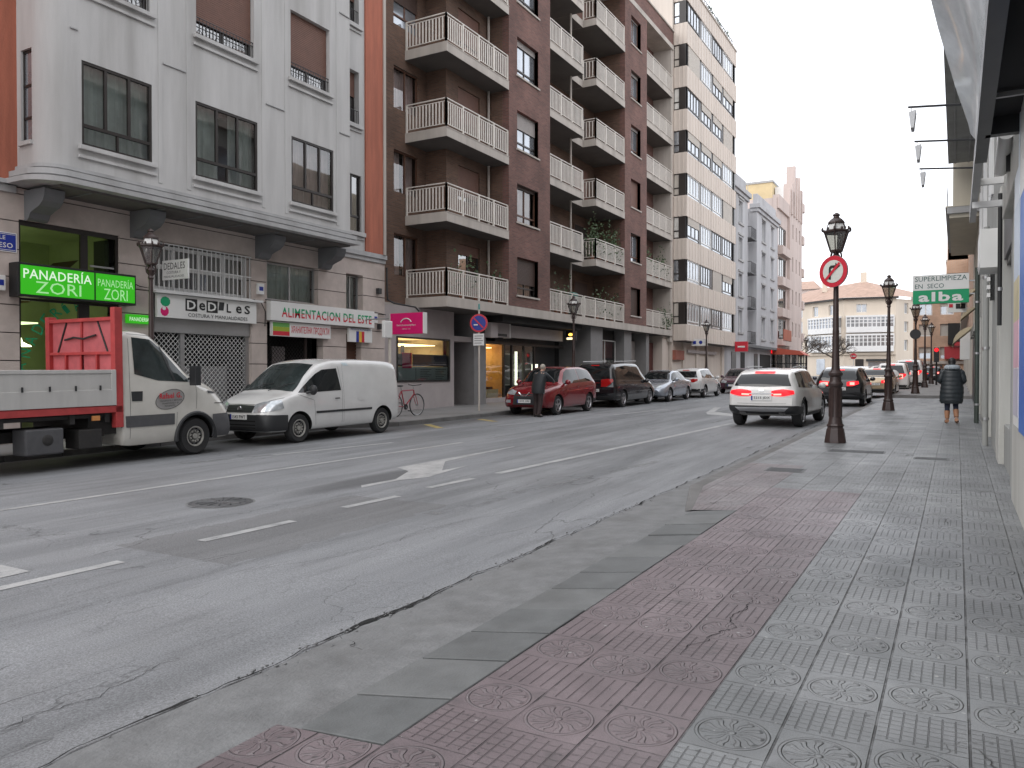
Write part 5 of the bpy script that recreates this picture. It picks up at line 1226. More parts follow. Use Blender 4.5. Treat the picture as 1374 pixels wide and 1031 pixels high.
# boxed panel with a cylindrical blind housing
g=Fac(None,.62,0,(0,1),(-1,0)).g(); g.box(.02,.14,8.7,11.6,3.42,4.15,pale); tag(g.build('wall_box',bevel=.015),'pale metal cladding box high on the wall under the big sign','box')
g=G(); g.cyl((.42,9.45,3.94),(.42,10.5,3.80),.07,.07,signwhite,20); g.cyl((.42,9.435,3.943),(.42,9.45,3.94),.076,.076,framew,20); g.box(.44,.50,9.9,9.94,3.65,4.05,iron); tag(g.build('tube_lamp',smooth=True),'white cylindrical lamp housing on the pale box under the big sign','lamp')
for i,(z,y) in enumerate(((3.87,11.3),(3.72,12.0))):
    g=G(); g.box(.16,.62,y,y+.07,z-.05,z+.03,framew); g.box(.16,.20,y+.02,y+.05,z-.04,z+.02,jamb if i else framew); tag(g.build('bracket_beam'),('upper' if i==0 else 'lower')+' cream bracket beam reaching from the wall to the sign frame','beam')
def pipe(x,y,z0,z1,r,m,label):
    g=G(); g.cyl((x,y,z0),(x,y,z1),r,r,m,12)
    for z in [q for q in (z0+.5,z0+1.8,z0+3.1) if q<z1-.1]: g.cyl((x,y,z),(x,y,z+.05),r*1.25,r*1.25,galv,12)
    return tag(g.build('drain_pipe',smooth=True),label,'pipe')
pipe(.46,16.97,.15,4.2,.05,palegr,'grey drainpipe on the right wall in front of the pale pier')
pipe(.44,23.3,.2,4.2,.055,mat('dark_green_paint',(0.05,0.065,0.055),.4,var=.2),'dark green drainpipe beside the walking woman')
pipe(.53,13.4,2.2,4.1,.03,cablem,'short dark pipe high on the wall below the bracket beams')
g=G(); g.box(.30,.56,14.3,15.3,3.15,3.75,signwhite); g.box(.29,.30,14.35,15.25,3.2,3.7,framew); tag(g.build('air_conditioner',bevel=.02),'white air conditioner box above the right pavement','air conditioner')
g=G()
for i in range(4): g.box(.45,.52,16.2,16.4,2.85+.14*i,2.92+.14*i,signwhite)
g.box(.50,.56,16.2,16.4,2.8,3.4,signblack); tag(g.build('striped_sign'),'black and white striped board high on the right wall','sign')
# next house with a projecting bay
r2=thing('bay_house','cream house with a projecting bay on a moulded slab over the pavement','building',(3,36,.3)); F=Fac(r2,.62,0,(0,1),(-1,0))
beigew=mat('warm_beige_wall',(0.50,0.46,0.38),0.8,var=.1,scale=1.5,streak=True,dirt=.15)
g=F.g(); g.box(-6,0,31,41,.2,13,beigew); g.box(0,.78,31.0,40,7.15,12.5,beigew); g.build('wall',r2)
g=F.g(); g.box(0,.95,30.6,40.6,6.92,7.15,trim_grey); g.box(0,.88,30.7,40.5,6.78,6.92,beigew); g.box(0,1.0,30.6,40.6,7.12,7.18,beigew); g.build('bay_slab',r2,bevel=.01)
g=F.g(); 
for i in range(14): g.cyl((.95,31.0+.1*i,7.2),(.95,31.0+.1*i,7.9),.012,.012,iron,4)
g.build('balcony_rail',r2)
g=F.g()
for a,b in ((31.8,33.4),(34.6,36.4),(37.4,39.5)): g.box(0,.04,a,b,.35,3.0,darkgrey); g.box(0,.12,a-.1,b+.1,3.0,3.3,pale)
g.build('shopfront',r2)
def awn(y,z,label,w=1.3,d=.5):
    t=thing('awning',label,'awning',(.6,y,z),group='cream awnings down the right side')
    g=G(); vs=[]; 
    for yy in (y,y+w):
        for i in range(7): a=PI/2*i/6; vs.append((.6-d*math.sin(a),yy,z+d*.9*math.cos(a)))
    g.add(vs,[(i,i+1,7+i+1,7+i) for i in range(6)]+[tuple([0,1,2,3,4,5,6])+() ,tuple(range(7,14))],mat('awning_cloth_%d'%int(y),(0.55,0.47,0.33),.8,var=.15,scale=3)); g.build('canopy',t)
    g=G(); g.box(.6-d-.005,.6-d+.005,y,y+w,z-.16,z,MATS['awning_cloth_%d'%int(y)]); g.build('valance',t)
awn(31.5,4.0,'highest small cream awning on the right side, beside the green sign'); awn(33.5,3.5,'cream awning just under the highest one on the right side',1.2); awn(37.0,2.75,'large cream awning behind the walking woman on the right',1.8,.75)
def alba(t):
    g=G(); g.box(-1.23,.31,28.0,28.16,3.70,4.12,greenm); g.box(-1.23,.31,28.0,28.16,4.12,4.60,signwhite); g.build('sign_box',t,bevel=.006)
    g=G(); g.box(.31,.6,28.06,28.1,3.95,3.99,galv); g.box(.31,.6,28.06,28.1,4.35,4.39,galv); g.build('bracket',t)
    gr=mat('teal_letter',(0.03,0.10,0.09),.5,var=0); g=G(); _tg(g,'SUPERLIMPIEZA',1.42,.15,(-1.17,27.995,4.40),(1,0,0),(0,0,1),gr,0); _tg(g,'EN  SECO',.80,.14,(-1.17,27.995,4.18),(1,0,0),(0,0,1),gr,0)
    _tg(g,'alba',1.22,.30,(-1.07,27.995,3.76),(1,0,0),(0,0,1),signwhite,0,bold=.03); g.build('lettering',t)
signbox('projecting_sign','large green and white projecting sign reading SUPERLIMPIEZA EN SECO alba',(-.4,28,3.7),alba)
def ms(t):
    g=G(); g.box(-.30,.28,32.0,32.1,3.68,4.08,signwhite); g.build('panel',t); g=G(); g.box(-.05,.24,31.985,32.0,3.80,3.98,signblack); g.box(-.26,-.14,31.985,32.0,3.85,3.97,signred); g.build('marking',t)
signbox('projecting_sign','small white projecting sign directly below the green dry cleaning sign',(.0,32,3.7),ms)
r3=thing('far_shop_building','orange brick building down the right side beyond the bay house','building',(3,60,.6)); F=Fac(r3,.62,0,(0,1),(-1,0))
g=F.g(); g.box(-7,0,41,89,.4,9.3,brick3); g.box(0,.4,55,89,5.2,5.5,cream); g.box(0,1.25,62,80,8.4,12.2,brick3); g.box(-7,1.2,62,80,9.3,8.4+3.8,brick3); g.build('wall',r3)
for i in range(8):
    g=F.g(); u=43+5.5*i; g.box(0,.06,u,u+3,.5,3.2,[darkgrey,skyglass,pale][i%3]); g.box(0,.1,u-.3,u,.5,3.6,pale); g.build('shopfront',r3)
g=F.g(); g.box(.05,.75,48,50.5,3.0,3.2,MATS['red_awning']); g.box(.05,.5,44,45,2.2,3.6,signwhite); g.build('awning',r3)

# ================================================================ VEHICLES
def cr(p0,p1,p2,p3,t):
    return tuple(.5*((2*b)+(-a+c)*t+(2*a-5*b+4*c-d)*t*t+(-a+3*b-3*c+d)*t**3) for a,b,c,d in zip(p0,p1,p2,p3))
def section(zb,zs,zt,wb,ws,wt,sub=4,ext=0):
    h=zt-zs; wm=max(wb,ws)*1.012
    P=[(0,zb),(.80*wb,zb),(.985*wb,zb+.05),(wm,zb+(zs-zb)*.5),(ws*1.0,zs-.03),(ws*.42+wt*.58+.012,zs+h*.52),(wt,zt-h*.10-.012),(wt*.80,zt-.012-h*.02),(0,zt)]
    out=[]
    for i in range(len(P)-1):
        a=P[i-1] if i>0 else (-P[1][0],P[1][1]); d=P[i+2] if i+2<len(P) else (-P[-2][0],P[-2][1])
        for k in range(sub): 
            q=cr(a,P[i],P[i+1],d,k/sub); out.append((max(0,q[0]),q[1]))
    out.append(P[-1]); return out
class Car:
    def __init__(s,name,label,cat,x,y,heading,st,paint_,wheels,r=.31,ra=None,tw=.2,group=None,roll=0,body_name='body',hw=None,n=72,well=True):
        z=gz(y)-.12+.003; pitch=math.atan(S)*math.sin(heading)
        s.t=thing(name,label,cat,(x,y,z),rot=Matrix.Rotation(0,4,'Z').to_euler() if 0 else None,rotz=heading,group=group)
        s.t.rotation_mode='XYZ'
        R=Matrix.Rotation(pitch if abs(math.cos(heading))<.5 else 0,4,'Y') 
        # nose up when driving up the slope
        s.t.rotation_euler=(Matrix.Rotation(heading,4,'Z')@Matrix.Rotation(-pitch,4,'Y')).to_euler('XYZ')
        WM[s.t.name]=Matrix.LocRotScale(s.t.location,s.t.rotation_euler,None)
        xs=[q[0] for q in st]; L=xs[-1]-xs[0]; X=[]
        for i in range(n+1):
            t=i/n; t=.5-.5*math.cos(PI*t) if True else t; X.append(xs[0]+L*(.35*(i/n)+.65*t))
        rings=[]
        for xx in X: rings.append(section(*[pchip(xs,[q[k] for q in st],xx) for k in range(1,7)]))
        m=len(rings[0]); vs=[];fs=[]
        for xx,rg in zip(X,rings):
            for (a,b) in rg: vs.append((xx,a,b))
            for (a,b) in rg[-2:0:-1]: vs.append((xx,-a,b))
        M=2*m-2
        for i in range(len(X)-1):
            for j in range(M): fs.append((i*M+j,i*M+(j+1)%M,(i+1)*M+(j+1)%M,(i+1)*M+j))
        # end caps as strips
        for base,fl in ((0,0),((len(X)-1)*M,1)):
            for j in range(m-1):
                a=base+j; b=base+j+1; c=base+(M-j-1)%M if j+1<m-1 else base+m-1; d=base+(M-j)%M
                q=[a,b,c,d]; q=list(dict.fromkeys(q))
                if len(q)>2: fs.append(q if fl==0 else q[::-1])
        me=bpy.data.meshes.new('body'); me.from_pydata(vs,[],fs); me.materials.append(paint_); me.materials.append(wellm); me.validate()
        bm=bmesh.new(); bm.from_mesh(me); bmesh.ops.remove_doubles(bm,verts=bm.verts,dist=1e-4); bmesh.ops.recalc_face_normals(bm,faces=bm.faces); bm.to_mesh(me)
        s.bvh=BVHTree.FromBMesh(bm); bm.free()
        o=bpy.data.objects.new(body_name,me); COL.objects.link(o); s.body=o
        hwid=max(max(q[4],q[5]) for q in st); s.hw=hwid; ra=ra or r+.055
        if well:
            cb=bmesh.new()
            for wx in wheels:
                for sg in (1,-1):
                    mt=Matrix.Translation((wx,sg*(hwid+.02),r))@Matrix.Rotation(PI/2,4,'X')
                    bmesh.ops.create_cone(cb,cap_ends=True,segments=36,radius1=ra,radius2=ra,depth=.56,matrix=mt)
            cm=bpy.data.meshes.new('c'); cb.to_mesh(cm); cb.free(); co=bpy.data.objects.new('c',cm); COL.objects.link(co)
            md=o.modifiers.new('b','BOOLEAN'); md.object=co; md.operation='DIFFERENCE'; md.solver='EXACT'; md.use_self=True; evald(o); bpy.data.objects.remove(co)
            for p in o.data.polygons:
                c=p.center
                for wx in wheels:
                    if all(math.hypot(o.data.vertices[v].co.x-wx,o.data.vertices[v].co.z-r)<ra+.004 for v in p.vertices) and abs(c.y)<hwid+.02 and abs(c.y)>hwid-.28 and abs(p.normal.y)<.98 or (all(math.hypot(o.data.vertices[v].co.x-wx,o.data.vertices[v].co.z-r)<ra+.004 for v in p.vertices) and abs(abs(c.y)-(hwid-.26))<.02): p.material_index=1
        for p in o.data.polygons: p.use_smooth=True
        o.data.set_sharp_from_angle(angle=.65)
        o.parent=s.t
        s.wheels=wheels; s.r=r; s.tw=tw
    def pt(s,d,a,b,xc=0,off=.006):
        big=6
        if d=='L': o=Vector((a,big,b)); v=Vector((0,-1,0))
        elif d=='R': o=Vector((a,-big,b)); v=Vector((0,1,0))
        elif d=='F': o=Vector((big*2,a,b)); v=Vector((-1,0,0))
        elif d=='B': o=Vector((-big,a,b)); v=Vector((1,0,0))
        elif d=='T': o=Vector((a,b,big)); v=Vector((0,0,-1))
        elif d=='W': r=math.radians(a); o=Vector((xc+big*math.cos(r),big*math.sin(r),b)); v=Vector((-math.cos(r),-math.sin(r),0))
        h=s.bvh.ray_cast(o,v)
        if h[0] is None: return None
        nn=h[1]
        if nn.dot(v)>0: nn=-nn
        return h[0]+nn*off
    def patch(s,name,m,d,top,bot,n=14,rows=8,off=.006,xc=0,parent=None,both=False,mir=False):
        def rs(pl,k):
            if len(pl)==1: return [pl[0]]*(k+1)
            L=[0]
            for a,b in zip(pl[:-1],pl[1:]): L.append(L[-1]+math.dist(a,b))
            out=[]
            for i in range(k+1):
                q=L[-1]*i/k; j=0
                while j<len(L)-2 and q>L[j+1]: j+=1
                t=(q-L[j])/(L[j+1]-L[j] or 1); out.append((pl[j][0]+(pl[j+1][0]-pl[j][0])*t,pl[j][1]+(pl[j+1][1]-pl[j][1])*t))
            return out
        g=G(); 
        A=rs(top,n); B=rs(bot,n)
        vs=[];ok=[]
        for j in range(rows+1):
            for i in range(n+1):
                t=j/rows; a=A[i][0]*(1-t)+B[i][0]*t; b=A[i][1]*(1-t)+B[i][1]*t
                if mir: 
                    if d in 'WFB': a=-a if d!='W' else -a
                p=s.pt(d,a,b,xc,off); ok.append(p is not None); vs.append(p if p is not None else Vector((0,0,0)))
        fs=[]
        for j in range(rows):
            for i in range(n):
                q=(j*(n+1)+i,j*(n+1)+i+1,(j+1)*(n+1)+i+1,(j+1)*(n+1)+i)
                if all(ok[k] for k in q): fs.append(q)
        if not fs: return None
        used=sorted({k for f in fs for k in f}); mp={k:i for i,k in enumerate(used)}
        g.add([vs[k] for k in used],[tuple(mp[k] for k in f) for f in fs],m)
        o=g.build(name,s.t,smooth=True,local=True)
        if parent: child_of(o,parent)
        if both:
            if d=='L': s.patch(name,m,'R',top,bot,n,rows,off,xc,parent)
            elif d in 'FBW': s.patch(name,m,d,top,bot,n,rows,off,xc,parent,mir=True)
        return o
    def seam(s,pl,d='L',w=.006,both=True,name='door_gap'):
        for dd in ((d,'R') if (both and d=='L') else (d,)):
            g=G(); vs=[]
            P=[]
            for a,b in zip(pl[:-1],pl[1:]):
                k=max(1,int(math.dist(a,b)/.05))
                for i in range(k): P.append((a[0]+(b[0]-a[0])*i/k,a[1]+(b[1]-a[1])*i/k))
            P.append(pl[-1])
            for i,p in enumerate(P):
                q=P[min(i+1,len(P)-1)]; o=P[max(0,i-1)]; t=Vector((q[0]-o[0],q[1]-o[1])).normalized(); nx,nz=-t.y*w/2,t.x*w/2
                for sg in (1,-1):
                    h=s.pt(dd,p[0]+nx*sg,p[1]+nz*sg,off=.003); vs.append(h if h is not None else (vs[-2] if len(vs)>1 else Vector((0,0,0))))
            g.add(vs,[(2*i,2*i+1,2*i+3,2*i+2) for i in range(len(P)-1)],blackpl); g.build(name,s.t,local=True)
    def mk_wheels(s,rimm,spokes=5,rw=.68,steer=0,steel=False):
        r=s.r; w=s.tw
        for wx in s.wheels:
            for sg in (1,-1):
                yy=sg*(s.hw-.02)
                prof=[(r*.60,-w*.9),(r*.86,-w*.96),(r*.97,-w*.85),(r,-w*.6),(r,-w*.2),(r*.975,-.03),(r*.90,0.0),(r*rw,-.012),(r*rw-.01,-.05),(r*.3,-.09)]
                g=G(); g.lathe([(a,b*sg) for a,b in prof],(wx,yy,r),rubber,32,axis='y'); wo=g.build('wheel',s.t,smooth=True,local=True,ang=.7)
                g=G(); R=r*rw-.004
                g.lathe([(R,-.012*sg),(R,-.004*sg),(R-.02,-.006*sg),(R-.03,-.03*sg)],(wx,yy,r),rimm,32,axis='y')
                g.lathe([(R*.98,-.075*sg),(.01,-.07*sg)],(wx,yy,r),wellm if not steel else boxgrey,24,axis='y')
                g.lathe([(.055,-.04*sg),(.05,-.012*sg),(.01,-.008*sg)],(wx,yy,r),rimm,14,axis='y')
                if steel:
                    g.lathe([(R*.97,-.028*sg),(R*.80,-.050*sg),(R*.62,-.052*sg)],(wx,yy,r),boxgrey,24,axis='y')
                    g.lathe([(R*.64,-.05*sg),(R*.60,-.012*sg),(R*.44,-.018*sg),(R*.36,-.05*sg)],(wx,yy,r),rimm,24,axis='y')
                    for i in range(10): t=2*PI*i/10; g.cyl((wx+R*.80*math.cos(t),yy-.058*sg,r+R*.80*math.sin(t)),(wx+R*.80*math.cos(t),yy-.042*sg,r+R*.80*math.sin(t)),.020,.020,wellm,8); g.cyl((wx+R*.53*math.cos(t),yy-.03*sg,r+R*.53*math.sin(t)),(wx+R*.53*math.cos(t),yy-.008*sg,r+R*.53*math.sin(t)),.013,.013,wellm,6)
                else:
                    for i in range(spokes):
                        t=2*PI*i/spokes+.3
                        c,si=math.cos(t),math.sin(t); a=.028
                        g.add([(wx+.04*c-a*si,yy-.02*sg,r+.04*si+a*c),(wx+.04*c+a*si,yy-.02*sg,r+.04*si-a*c),(wx+R*c+a*.8*si,yy-.016*sg,r+R*si-a*.8*c),(wx+R*c-a*.8*si,yy-.016*sg,r+R*si+a*.8*c),
                               (wx+.04*c-a*si,yy-.06*sg,r+.04*si+a*c),(wx+.04*c+a*si,yy-.06*sg,r+.04*si-a*c),(wx+R*c+a*.8*si,yy-.05*sg,r+R*si-a*.8*c),(wx+R*c-a*.8*si,yy-.05*sg,r+R*si+a*.8*c)],[(0,1,2,3),(0,4,5,1),(2,6,7,3),(1,5,6,2),(3,7,4,0)],rimm)
                child_of(g.build('rim',s.t,smooth=True,local=True,ang=.6),wo)
    def mirror_(s,x,z,m,both=True):
        for sg in (1,-1):
            g=G(); yy=sg*(s.hw+.07); g.ball((x,yy,z),.10,m,12,(.75,1.05,.85)); g.cyl((x+.03,sg*(s.hw-.12),z-.06),(x+.02,yy,z-.03),.025,.03,blackpl,8); g.build('wing_mirror',s.t,smooth=True,local=True)
    def plate(s,d,z0,z1,w,txt=None,parent=None):
        a=s.pt(d,0,(z0+z1)/2,off=.012); 
        if a is None: return
        sx=1 if d=='F' else -1; x=a.x
        g=G(); g.box(x-.008,x+.008,-w/2,w/2,z0,z1,platem); g.box(x-.002+sx*.008,x+.002+sx*.008,(w/2-.04)*(1) if sx<0 else -w/2,(w/2) if sx<0 else -w/2+.04,z0,z1,signblue); o=g.build('number_plate',s.t,local=True,bevel=.003)
        if txt:
            g=G(); R=(0,-1,0) if sx<0 else (0,1,0); u0=(w/2-.07) if sx<0 else -w/2+.07
            _tg(g,txt,w-.11,(z1-z0)*.62,(x+sx*.0115,u0,z0+(z1-z0)*.2),R,(0,0,1),signblack,0,bold=.01)
            child_of(g.build('plate_digits',s.t,local=True),o)
# x, zb, zs, zt, wb, ws, wt
def tmpl(kind,L,W,H):
    hw=W/2
    T={'hatch':[(0,.42,.80,.95,.80,.83,.62),(.02,.34,.90,1.12,.92,.92,.68),(.06,.30,.95,1.32,.965,.955,.70),(.14,.26,.97,1.45,.985,.975,.70),(.30,.24,.96,1.50,.99,.98,.72),(.50,.24,.94,1.49,.99,.98,.72),(.60,.24,.93,1.40,.99,.98,.69),(.68,.24,.92,1.14,.99,.97,.68),(.735,.24,.90,.97,.985,.96,.70),(.87,.24,.82,.90,.97,.91,.64),(.96,.26,.70,.78,.90,.82,.55),(1,.36,.56,.62,.72,.66,.42)],
       'sedan':[(0,.42,.78,.88,.78,.80,.60),(.02,.34,.88,.98,.90,.89,.70),(.10,.28,.92,1.02,.96,.93,.72),(.17,.25,.93,1.05,.98,.95,.70),(.27,.24,.93,1.32,.99,.965,.66),(.36,.24,.93,1.42,.99,.97,.66),(.50,.24,.92,1.43,.99,.97,.67),(.60,.24,.91,1.33,.99,.97,.65),(.70,.24,.90,1.0,.99,.96,.66),(.74,.24,.88,.95,.985,.95,.68),(.88,.24,.78,.85,.97,.90,.62),(.965,.26,.66,.73,.88,.80,.5),(1,.36,.54,.60,.70,.64,.4)],
       'mpv':[(0,.42,.85,1.05,.86,.88,.70),(.012,.34,.95,1.35,.93,.93,.74),(.03,.30,1.0,1.58,.965,.955,.74),(.07,.27,1.02,1.72,.98,.97,.75),(.35,.25,1.02,1.76,.99,.98,.77),(.56,.25,1.01,1.74,.99,.98,.76),(.65,.25,1.0,1.58,.99,.98,.73),(.75,.25,.99,1.20,.985,.96,.70),(.80,.25,.96,1.06,.98,.95,.70),(.91,.25,.86,.94,.96,.89,.62),(.975,.27,.72,.80,.88,.8,.52),(1,.38,.58,.64,.72,.66,.42)]}[kind]
    hs=H/{'hatch':1.5,'sedan':1.43,'mpv':1.76}[kind]
    return [(a*L,b*(1 if b<.5 else hs),c*hs,d*hs,e*hw,f*hw,g*hw) for a,b,c,d,e,f,g in T]
WINS={'hatch':([(.13,1.36),(.30,1.41),(.38,1.41)],[(.085,1.02),(.38,.98)],[(.395,1.41),(.55,1.39),(.60,1.31)],[(.395,.98),(.69,.955)]),
      'sedan':([(.27,1.24),(.34,1.33),(.425,1.345)],[(.20,.98),(.425,.95)],[(.44,1.345),(.55,1.31),(.60,1.24)],[(.44,.95),(.69,.93)]),
      'mpv':([(.06,1.56),(.30,1.64),(.40,1.645)],[(.045,1.10),(.40,1.06)],[(.415,1.645),(.58,1.60),(.64,1.49)],[(.415,1.06),(.74,1.03)])}
def std_car(name,label,x,y,heading,kind,L,W,H,pm,wheels,r,lit=False,front=False,rim=None,group='cars in the street',plate=None,simple=False,cat='car',third=True,rw_=.62):
    c=Car(name,label,cat,x,y,heading,tmpl(kind,L,W,H),pm,[w*L for w in wheels],r,group=group)
    hs=H/{'hatch':1.5,'sedan':1.43,'mpv':1.76}[kind]; hw=W/2
    a,b,c2,d=WINS[kind]
    sc=lambda pl:[(p[0]*L,p[1]*hs) for p in pl]
    c.patch('side_window',carglass,'L',sc(a),sc(b),both=True); c.patch('side_window',carglass,'L',sc(c2),sc(d),both=True)
    gt={'hatch':(1.33,1.02),'sedan':(1.34,1.07),'mpv':(1.60,1.12)}[kind]
    c.patch('rear_window',carglass,'B',[(-hw*.60,gt[0]*hs),(hw*.60,gt[0]*hs)],[(-hw*.74,gt[1]*hs),(hw*.74,gt[1]*hs)])
    wt_={'hatch':(1.42,1.00),'sedan':(1.36,.99),'mpv':(1.66,1.12)}[kind]
    c.patch('windscreen',carglass,'F',[(-hw*.60,wt_[0]*hs),(0,(wt_[0]+.02)*hs),(hw*.60,wt_[0]*hs)],[(-hw*.74,wt_[1]*hs),(0,(wt_[1]+.015)*hs),(hw*.74,wt_[1]*hs)],n=18)
    zt={'hatch':(.96,.78),'sedan':(.88,.72),'mpv':(1.12,.82)}[kind]
    lm=redlit if lit else redlamp
    xr=L*.22
    tl=c.patch('tail_light',lm,'W',[(142,zt[0]*hs),(152,zt[0]*hs),(163,(zt[0]-.03)*hs)],[(142,(zt[0]-.1)*hs),(152,zt[1]*hs),(163,zt[1]*hs)],xc=xr,n=8,rows=5,both=True,off=.012)
    if lit: c.patch('brake_bulb',redhot,'W',[(149,(zt[0]-.04)*hs),(157,(zt[0]-.04)*hs)],[(149,(zt[1]+.04)*hs),(157,(zt[1]+.04)*hs)],xc=xr,n=3,rows=3,both=True,off=.016)
    if third: c.patch('high_brake_light',lm,'B',[(-.17,(gt[0]+.055)*hs),(.17,(gt[0]+.055)*hs)],[(-.17,(gt[0]+.02)*hs),(.17,(gt[0]+.02)*hs)],n=4,rows=1,off=.012)
    c.patch('bumper_trim',blackpl,'W',[(118,.46),(180,.46),(242,.46)],[(118,.34),(180,.34),(242,.34)],xc=xr,n=26,rows=3,off=.006)
    c.plate('B',.62*hs,.73*hs,.5,plate)
    c.patch('headlight',headl,'W',[(22,.74*hs),(42,.80*hs)],[(22,.62*hs),(42,.66*hs)],xc=L*.78,n=6,rows=4,both=True,off=.01)
    c.patch('grille',blackpl,'F',[(-.36,.66*hs),(.36,.66*hs)],[(-.42,.36),(.42,.36)],n=8,rows=5,off=.008)
    if front: c.plate('F',.42,.53,.5,plate)
    c.seam([(.39*L,.40),(.387*L,.95*hs)]); c.seam([(.66*L,.40),(.70*L,.90*hs)]); c.seam([(.19*L,.72*hs),(.15*L,.93*hs)])
    if not simple: c.patch('door_handle',blackpl if pm is not pwhite else pwhite,'L',[(.42*L,.86*hs),(.455*L,.86*hs)],[(.42*L,.84*hs),(.455*L,.84*hs)],n=3,rows=1,off=.03,both=True); c.patch('door_handle',blackpl,'L',[(.24*L,.86*hs),(.275*L,.86*hs)],[(.24*L,.84*hs),(.275*L,.84*hs)],n=3,rows=1,off=.03,both=True)
    c.mirror_(.665*L,1.0*hs,pm); c.mk_wheels(rim or alloy,5)
    return c
UP=PI/2; DN=-PI/2
# --- white delivery van, nose towards the camera (local x forward; nose at 4.4)
st=[(0,.45,.95,1.45,.78,.80,.66),(.05,.34,.98,1.66,.84,.86,.74),(.18,.30,1.0,1.76,.87,.885,.77),(.5,.28,1.0,1.80,.885,.895,.79),(1.5,.26,1.02,1.83,.885,.895,.80),(2.3,.26,1.03,1.82,.885,.895,.79),(2.75,.26,1.03,1.74,.885,.895,.76),(3.15,.26,1.03,1.50,.885,.89,.72),(3.55,.26,1.01,1.19,.88,.88,.70),(3.72,.26,.99,1.09,.88,.87,.70),(4.0,.26,.90,1.01,.87,.84,.66),(4.22,.26,.79,.92,.84,.79,.58),(4.34,.28,.66,.80,.78,.72,.5),(4.40,.34,.58,.70,.70,.66,.42)]
c=Car('delivery_van','white panel van parked nose to nose with the flatbed truck','van',-13.22,16.12,DN,st,pwhite,[.72,3.53],.315,tw=.2,n=84)
c.patch('windscreen',carglass2,'F',[(-.62,1.68),(-.3,1.71),(0,1.72),(.3,1.71),(.62,1.68)],[(-.76,1.10),(-.4,1.13),(0,1.145),(.4,1.13),(.76,1.10)],n=24,rows=12)
c.patch('side_window',carglass,'L',[(2.32,1.60),(2.75,1.57),(2.95,1.48)],[(2.22,1.10),(3.0,1.08),(3.52,1.075)],both=True,n=18)
c.patch('bumper',blackpl,'W',[(-78,.62),(-40,.635),(0,.64),(40,.635),(78,.62)],[(-78,.30),(0,.30),(78,.30)],xc=3.7,n=40,rows=8,off=.018)
c.patch('grille',blackpl,'F',[(-.40,.82),(0,.83),(.40,.82)],[(-.38,.68),(0,.68),(.38,.68)],n=14,rows=4,off=.010)
for z in (.72,.77): c.patch('grille_bar',framew if 0 else darkgrey,'F',[(-.38,z+.008),(.38,z+.008)],[(-.38,z-.008),(.38,z-.008)],n=10,rows=1,off=.02)
g=G(); p=c.pt('F',0,.755,off=.02); g.lathe([(.06,0),(.055,.012),(.045,.012),(.04,.004),(.001,.004)],(p.x,0,.755),chrome,20,axis='x'); g.build('round_badge',c.t,local=True,smooth=True)
c.patch('headlight',headl,'W',[(27,.84),(40,.90),(62,.93)],[(27,.68),(45,.70),(64,.76)],xc=3.55,n=12,rows=6,both=True,off=.012)
for z in (.42,.50,.36): c.patch('bumper_slot',wellm,'F',[(-.5,z+.015),(.5,z+.015)],[(-.5,z-.012),(.5,z-.012)],n=10,rows=1,off=.022)
c.plate('F',.53,.64,.5,'1543 FWT')
c.patch('rub_strip',blackpl,'L',[(1.15,.66),(3.05,.66)],[(1.15,.61),(3.05,.61)],n=20,rows=1,both=True,off=.012)
c.seam([(2.2,.36),(2.18,1.1),(2.26,1.64)]); c.seam([(3.05,.36),(3.1,.9),(3.55,1.04)]); c.seam([(1.0,.95),(1.05,1.0),(2.0,1.0)]) if 0 else None
c.seam([(2.14,.36),(2.12,1.70)],w=.004); c.seam([(-.80,.98),(-.60,.90),(-.44,.84),(0,.845),(.44,.84),(.60,.90),(.80,.98)],d='F',both=False,w=.010,name='bonnet_gap'); c.patch('fuel_flap',pwhite,'L',[(1.45,1.0),(1.62,1.0)],[(1.45,.84),(1.62,.84)],n=3,rows=3,off=.008); c.seam([(.12,.5),(.10,1.6)],w=.005)
c.patch('door_handle',blackpl,'L',[(2.30,.93),(2.46,.93)],[(2.30,.905),(2.46,.905)],n=4,rows=1,both=True,off=.03)
c.patch('tail_light',redlamp,'W',[(135,1.2),(160,1.2)],[(135,.8),(160,.8)],xc=.5,n=5,rows=6,both=True,off=.01)
c.patch('faded_decal',mat('pale_blue_decal',(0.52,0.60,0.63),.4,var=.2,scale=20),'L',[(1.95,1.73),(2.12,1.73)],[(1.9,1.66),(2.08,1.66)],n=4,rows=2,off=.004)
for sg in (1,-1):
    g=G(); g.ball((3.22,sg*.985,1.13),.11,blackpl,12,(.6,1.0,1.05)); g.cyl((3.3,sg*.86,1.07),(3.24,sg*.97,1.10),.03,.03,blackpl,8); g.build('wing_mirror',c.t,smooth=True,local=True)
g=G()
for sg in (1,-1): g.tube([(3.70,.32*sg-.2,1.125),(3.52,.32*sg+.12,1.24),(3.45,.32*sg+.35,1.29)],.009,blackpl,5)
g.build('wiper',c.t,local=True); c.mk_wheels(steelrim,steel=True,rw=.62)
